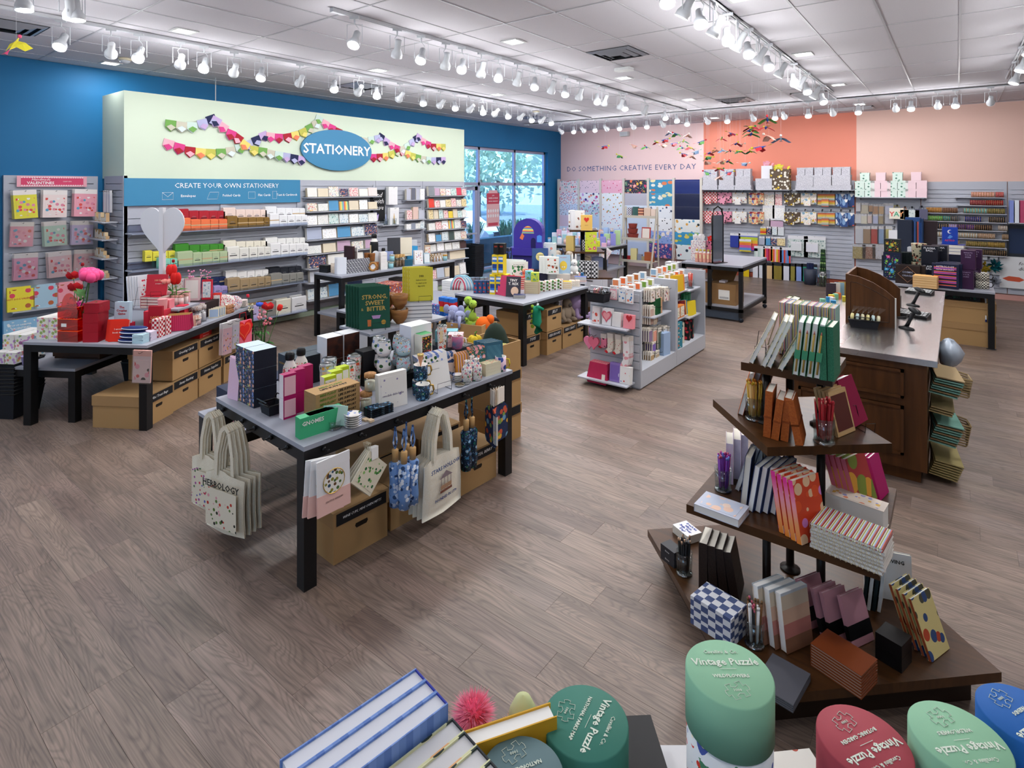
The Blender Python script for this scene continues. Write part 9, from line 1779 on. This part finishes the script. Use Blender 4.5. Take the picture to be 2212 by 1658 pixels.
x,y,z=TQ(1850,1120,1);G('flatbook',(.24,.1,.1,C('#e6d9cc'),PAGEW,'book',blobs('#efe0d0',['#e8906a','#e6b84a','#9a9ad0'],30,.4)),(x,y,z),-.12,'sunset marbled notebook block behind the spiral notebooks','notebook')
# tier 1
tk('pack',(.13,.1,.045,C('#ecebe4'),None,None,'box',None,C('#e9e9ee')),1484,1158,0,'white box lettered do not let idiots ruin your day','box',-.5);ib=[o for o in bpy.data.objects if o.get('label')=='white box lettered do not let idiots ruin your day'][0]
for k,s_ in enumerate(("Don't let",'Idiots','Ruin Your','Day!')):text(s_,.022,C('#3f55b0'),ib,(0,.034-k*.022,.0465),(0,0,0),bold=True)
for k in range(2):tk('pack',(.1,.07,.04,C('#2b2d33',.5),[('Notes',.012,'#c9c9c9',0,.02)]),1452,1212,0,'small charcoal box by the black pens, %s'%['lower','upper'][k],'box',-.4,'small charcoal boxes',k*.041)
cup_of_pens(TQ(1478,1238,0),26,['#17181a','#1d1e22','#121214'],['#c9a68a','#2b2c30','#8a8a8e'],'black pen in the glass at the outer corner of the lowest tier','black pens',.17,.043,5)
DBR=grain('#1f1613','#2c201b',(20,20,20),.45,5)
for i in range(4):r=tk('book',(.16,.25-.005*i,.04,DBR,None,PAGE),1525+i*23,1262+i*6,0,'dark brown leather journal, %s on the lowest tier'%nth(i),'journal',(-.06*i,0,SPN+.15),None);part('strap',B().box(-.077,-.02,.08,.077,.02,.088),C('#150e0b',.5),r)
NCK=checks('#4a5a85','#e3e6ec',28)
for k in range(3):tk('pack',(.2,.14,.042,NCK),1552,1356,0,'navy and white checkered box, %s from the bottom'%nth(k),'box',-.2,'navy checkered boxes',k*.043)
cup_of_pens(TQ(1630,1392,0),22,['#17181a','#e9e9ea','#7a5230'],['#e0708a','#f0f0f0','#7a5a3a'],'pencil with marbled cap in the glass beside the checkered boxes','marbled cap pencils',.17,.042,6)
BST=stripes(['#8a5f48','#b5736a','#c9a68f','#c9bba6','#b9c3cc'],3.5,2)
for i in range(3):tk('book',(.16,.24,.034,BST,None,PAGEW),1672+i*25,1378+i*9,0,'stitched journal with earthy striped cover, %s on the lowest tier'%nth(i),'journal',(.14,0,FE-.5),'earthy striped journals')
for i,(px,py)in enumerate(((1768,1350),(1802,1372),(1822,1382),(1862,1390))):r=tk('book',(.14,.2,.02,C('#b98793',.5),None,C('#d9b0bb')),px,py,0,'dusty pink notebook leaning, %s on the lowest tier'%nth(i),'notebook',(-.3,0,SPN-.5),None);part('belly_band',B().box(-.072,-.0105,.03,.0715,.0105,.085),INK,r)
for i in range(4):r=tk('book',(.12,.2,.014,C('#dfe2e2')if i%2 else C('#16282c')),1868+i*11,1300+i*2,0,'teal and white slim notebook, %s in the holder'%nth(i),'notebook',(.1,0,SPN),'teal and white notebooks')
tk('book',(.2,.22,.02,C('#dfe3e6'),[('BLACKWING',.024,'#2a2c30',0,.18,1)]),1918,1292,0,'white book with black capital title behind the slim notebooks','book',(-.1,0,.3))
for k in range(8):tk('flatbook',(.2,.14,.011,C('#7f3f22',.25),C('#a98a78')),1822,1455,0,'brown film wrapped notebook lying flat, %s from the bottom'%nth(k),'notebook',-.3,'brown film wrapped notebooks',k*.0118)
for k in range(2):tk('pack',(.1,.1,.055,C('#101012',.3)),1930,1425,0,'black glossy box near the illustrated books, %s'%['lower','upper'][k],'box',-.3,'black glossy boxes',k*.056)
ILL=blobs('#d9c98a',['#2f4a7a','#b5452a','#4a4a3a'],16,.4)
for i in range(4):tk('book',(.15,.23,.015,ILL,None,PAGEW,None,'book',C('#a8502c')),1984+i*15,1378+i*12,0,'illustrated art book with rust spine, %s at the far corner of the lowest tier'%nth(i),'book',(-.36,0,SPN-.4),'illustrated art books')
for k in range(4):tk('flatbook',(.15,.2,.007,C('#55565e',.6)),1690,1480,0,'grey soft notebook lying flat, %s from the bottom'%nth(k),'notebook',-.12,'grey soft notebooks',k*.0078)
# === front display: puzzle tubes, hardbacks
def puz(px,py,zt,rad,h,col,side,words,ang,lb,art=None):
 x,y=W(px,py,zt);r=thing('puzzle_tube',lb,'puzzle',(x,y,zt-h));cp=C(col,.7)
 lid=h if not art else .075
 part('lid',B().lathe([(rad,h-lid),(rad,h-.002),(rad-.002,h),(0,h)],48),cp,r)
 if art:part('sleeve',B().lathe([(rad-.0015,0),(rad-.0015,h-lid)],48),art,r)
 M_=mx((0,0,h+.0006),(0,0,ang));w=C('#dfe8da',.6)
 for s_,sz,yy,bd in(('Cavallini & Co.',.0085,.034,0),('Vintage Puzzle',.0165,.016,1),(words,.0075,-.008,1),('1000',.006,-.031,0)):
  o=text(s_,sz,w,r,(0,0,0),bold=bool(bd));o.matrix_local=M_@mx((0,yy,0))
 k_=.012;pp=[(-1,-1),(-.3,-1),(-.45,-.6),(0,-.4),(.45,-.6),(.3,-1),(1,-1),(1,-.3),(1.4,-.4),(1.5,0),(1.4,.4),(1,.3),(1,1),(.3,1),(.45,.6),(0,.4),(-.45,.6),(-.3,1),(-1,1),(-1,.3),(-1.4,.4),(-1.5,0),(-1.4,-.4),(-1,-.3)]
 o=part('piece_outline',B().tube([(a*k_,c*k_,0)for a,c in pp],.0005,4,0,True),w,r);o.matrix_local=M_@mx((0,-.031,0),(0,0,.3));o=part('rule',B().box(-.012,-.0003,0,.012,.0003,.0004),w,r);o.matrix_local=M_@mx((0,.004,0));return r
FLA=floral('#dfe2e6',['#c9382c','#3f7a5a','#e08a5a','#3a4f9a','#dfe2e6','#dfe2e6'],26)
puz(1575,1450,1.487,.06,.256,'#8fc2a0',0,'WILDFLOWERS',FC+.0,'tall light green wildflowers puzzle tube with floral sleeve',FLA)
puz(1265,1555,1.40,.062,.17,'#3f7f70',0,'NATIONAL PARKS MAP',FC+1.05+PI,'dark green national parks puzzle tube')
puz(1128,1672,1.41,.055,.18,'#5f7a80',0,'NATIONAL PARKS',FC+.35+PI,'slate grey national parks puzzle tube at the bottom edge')
puz(1866,1600,1.395,.06,.165,'#a8434f',0,'BOTANIC GARDEN',FC+.35+PI,'dusty red botanic garden puzzle tube')
puz(2072,1592,1.41,.06,.18,'#8fc2a0',0,'WILDFLOWERS',FC+.1+PI,'light green wildflowers puzzle tube lying lower beside the red one')
puz(2215,1545,1.40,.058,.17,'#1f62b0',0,'FRIENDS',FC+.4+PI,'bright blue puzzle tube cut by the frame edge')
BB_=stripes(['#6f90d0','#7a9ad9','#5f80c4'],30,0);CRM=blobs('#dcdcb0',['#2c3a34','#c9704a','#e8b07a'],18,.4);DKC=C('#20262c')
for i in range(8):
 m,h,t_,pg=((BB_,.22,.0272,C('#d9dce6',.8))if i<3 else(CRM,.2,.0272,C('#d3d3d6',.8)));r_,d_=-.212+.0187*i+(.006 if i>2 else 0),.793-.02*i
 G('book',(.205,h,t_,m,None,pg,None,'book',C('#1f2f9a')if i<3 else DKC),(*CM(r_+.0,d_+.0),1.2305),(0,0,FC+.75+PI),('blue' if i<3 else 'cream patterned')+' hardback standing at the front display, %s in its row'%nth(i if i<3 else i-3),'book','blue front hardbacks' if i<3 else 'cream front hardbacks')
x,y=W(1098,1562,1.42);G('book',(.14,.188,.025,C('#d9a62c'),None,PAGEW),(x,y,1.2305),FC+.35,'golden yellow edged book behind the slate puzzle tube','book')
x,y=W(1022,1528,1.37);r=thing('pompom','fluffy bright pink pompom at the front display','pompom',(x,y,1.36));bb=B();q=random.Random(8)
for i in range(1500):v=Vector((q.gauss(0,1),q.gauss(0,1),q.gauss(0,1))).normalized();s_=v.cross(Vector((q.random(),q.random(),1))).normalized()*.0013;L=q.uniform(.03,.038);e_=v*L+Vector((q.uniform(-.006,.006),q.uniform(-.006,.006),-.003));bb.add([v*.012-s_,v*.012+s_,e_],[(0,1,2)])
part('fur',bb,C('#ff8fae',.9),r,kind='stuff');part('core',B().ball((0,0,0),.02),C('#ff5a85'),r);part('stem',B().tube([(0,0,-.13),(0,0,-.01)],.004,6),C('#d94a6a'),r)
x,y=W(1130,1535,1.36);r=thing('bean_toy','pale green bean shaped toy with a tiny smile and orange fur','toy',(x,y,1.2305),FC-.4);part('body',B().lathe([(.02,0),(.026,.03),(.027,.09),(.022,.13),(.012,.15),(0,.155)],16),C('#c9cf9a',.7),r);part('eye',B().ball((-.006,-.0235,.118),.0018,0,6,4),INK,r);part('eye',B().ball((.006,-.0235,.118),.0018,0,6,4),INK,r);part('smile',B().tube([(-.003,-.0245,.108),(0,-.025,.106),(.003,-.0245,.108)],.0005,4),INK,r)
bb=B()
for i in range(500):a_=q.uniform(0,6.28);p=Vector((.026*math.cos(a_),.026*math.sin(a_),q.uniform(.04,.1)));e_=p+Vector((math.cos(a_),math.sin(a_),q.uniform(-.3,.5)))*.014;s_=Vector((-math.sin(a_),math.cos(a_),0))*.001;bb.add([p-s_,p+s_,e_],[(0,1,2)])
part('fur_collar',bb,C('#e8a06a',.9),r,kind='stuff')
for k in range(3):x,y=W(1392,1655,1.31);G('flatbook',(.06,.14,.03,C('#17181c'),C('#e3e4ea')),(x,y,1.2305+k*.031),FC+.05,'black and white hardback lying flat, %s beside the dark green tube'%nth(k),'book','black flat hardbacks')
for k in range(3):x,y=W(1450,1650,1.26);G('pack',(.07,.06,.01,C('#e0e2e6')),(x,y,1.2305+k*.0105),FC,'white boxed card set, %s beside the tall puzzle tube'%nth(k),'card box','white boxed card sets')
x,y=W(1716,1650,1.25);G('pack',(.09,.06,.012,C('#dfe0de'),None,None,'box',None,blobs('#e6e4dc',['#b5452f','#3a2a20'],40,.3)),(x,y,1.2305),FC+.1,'white box printed with red beetles','box')
# === outside the window
struct('ground_outside',B().box(LX-40,-20,-.2,LX-.2,60,-.1),C('#7d8894',.9));struct('planter_wall',B().box(LX-1.5,9,-.1,LX-1.2,24,.7),C('#4f6f80',.8))
q=random.Random(6)
for j in range(9):
 r=thing('ornamental_grass','clump of strappy green grass outside the window, %s along the planter'%nth(j),'plant',(LX-1.9-.3*(j%2),9.8+j*1.15,.5),0,'planter grasses');bb=B()
 for i in range(150):a_=q.uniform(0,6.28);L=q.uniform(.4,.8);t_=q.uniform(.2,.8);d=Vector((math.cos(a_),math.sin(a_),0));s_=Vector((-d.y,d.x,0))*.012;p=d*.1;m_=p+d*L*t_*.5+Vector((0,0,L*.8));e_=p+d*L*t_*1.1+Vector((0,0,L*.7));bb.add([p-s_,p+s_,m_+s_,m_-s_,e_],[(0,1,2,3),(3,2,4)])
 part('blades',bb,blobs('#5f8f62',['#8fb58a','#4a7a55'],3,.5),r,kind='stuff')
for j,(dx,y,h,s_,c_)in enumerate(((-7,14,2.2,1.5,'#b2ccb4'),(-12,20,3.5,2.6,'#bcd4bc'),(-10,13,3.2,1.8,'#b5cfb2'),(-15,28,4.5,3.4,'#c4d8c2'),(-16,18,4.6,3.0,'#bcd2bb'),(-20,36,5,4.5,'#c9dbca'),(-3.2,11.2,1.5,.8,'#5a3f5f'))):  # green leaf colours whitened, so the bright outdoor haze is painted in
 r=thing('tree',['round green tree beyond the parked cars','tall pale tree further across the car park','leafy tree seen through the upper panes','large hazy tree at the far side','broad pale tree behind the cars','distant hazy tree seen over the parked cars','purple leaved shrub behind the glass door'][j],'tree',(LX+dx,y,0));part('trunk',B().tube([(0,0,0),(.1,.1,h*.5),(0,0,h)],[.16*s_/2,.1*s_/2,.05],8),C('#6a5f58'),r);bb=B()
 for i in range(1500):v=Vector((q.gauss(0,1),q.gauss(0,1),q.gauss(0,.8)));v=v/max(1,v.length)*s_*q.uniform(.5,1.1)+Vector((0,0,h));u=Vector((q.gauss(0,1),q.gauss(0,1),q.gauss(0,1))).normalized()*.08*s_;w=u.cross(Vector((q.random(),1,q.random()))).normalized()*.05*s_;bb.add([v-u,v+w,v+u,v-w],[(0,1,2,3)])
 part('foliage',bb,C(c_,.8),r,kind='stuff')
def car(x,y,rt,col,lb):
 r=thing('car',lb,'car',(x,y,-.1),rt);pr=[(-2.2,.3),(2.2,.3),(2.25,.7),(2.0,.9),(1.1,1.0),(.5,1.4),(-.9,1.42),(-1.7,1.0),(-2.2,.95)]
 part('body',B().face(pr,1.7,0,mx((0,.85,0))),C(col,.15),r);part('side_glass',B().face([(-1.4,1.0),(.95,1.0),(.45,1.33),(-.85,1.35)],1.72,0,mx((0,.86,0))),C('#3f6f9a',.1),r);part('windscreen',B().box(.0,-.7,0,.02,.7,.6,0,mx((.98,0,.98),(0,-.95,0))),C('#5f8fb5',.1),r)
 for wx in(-1.4,1.4):
  for sy in(-.78,.78):part('wheel',B().lathe([(0,-.1),(.32,-.1),(.32,.1),(0,.1)],16,0,mx((wx,sy,.33),(PI/2,0,0))),C('#1c1e22'),r)
 part('grille',B().box(2.2,-.5,.5,2.27,.5,.75),C('#2c3440',.3),r);part('mirror',B().cbox(.7,-.95,1.0,.2,.16,.14),C(col,.15),r)
car(LX-5.2,15.2,.15,'#e3e8f0','white car parked outside the shop window');car(LX-5.6,12.4,.15,'#b5384a','red car parked beside the white one');car(LX-10,19,.1,'#cfd9e6','silver car farther out in the car park')
ps=thing('rewards_poster','pink rewards membership poster on the window glass','poster',(LX-.12,11.62,1.62),Rz);part('sheet',B().box(-.26,-.004,-.48,.26,0,.4).face([(-.2,.4),(.2,.4),(.16,.48),(-.16,.48)],.004),C('#e9b9bd'),ps);part('heading',B().box(-.26,-.006,.12,.26,-.004,.4),C('#c2455a'),ps);part('footer',B().box(-.2,-.006,-.45,.2,-.004,-.37),C('#c2455a'),ps)
for s_,zz,sz in(('JOIN',.34,.04),('PAPER SOURCE',.27,.055),('REWARDS MEMBERSHIP',.19,.036)):text(s_,sz,C('#f6eeee'),ps,(0,-.008,zz),bold=True)
for i in range(10):part('stamp_circle',B().face([(-.19+.095*(i%5)+.035*math.cos(t),-.06-.13*(i//5)+.045*math.sin(t))for t in[k*PI/6 for k in range(12)]],.002,0,mx((0,-.005,0))),C('#f4eef0'),ps)
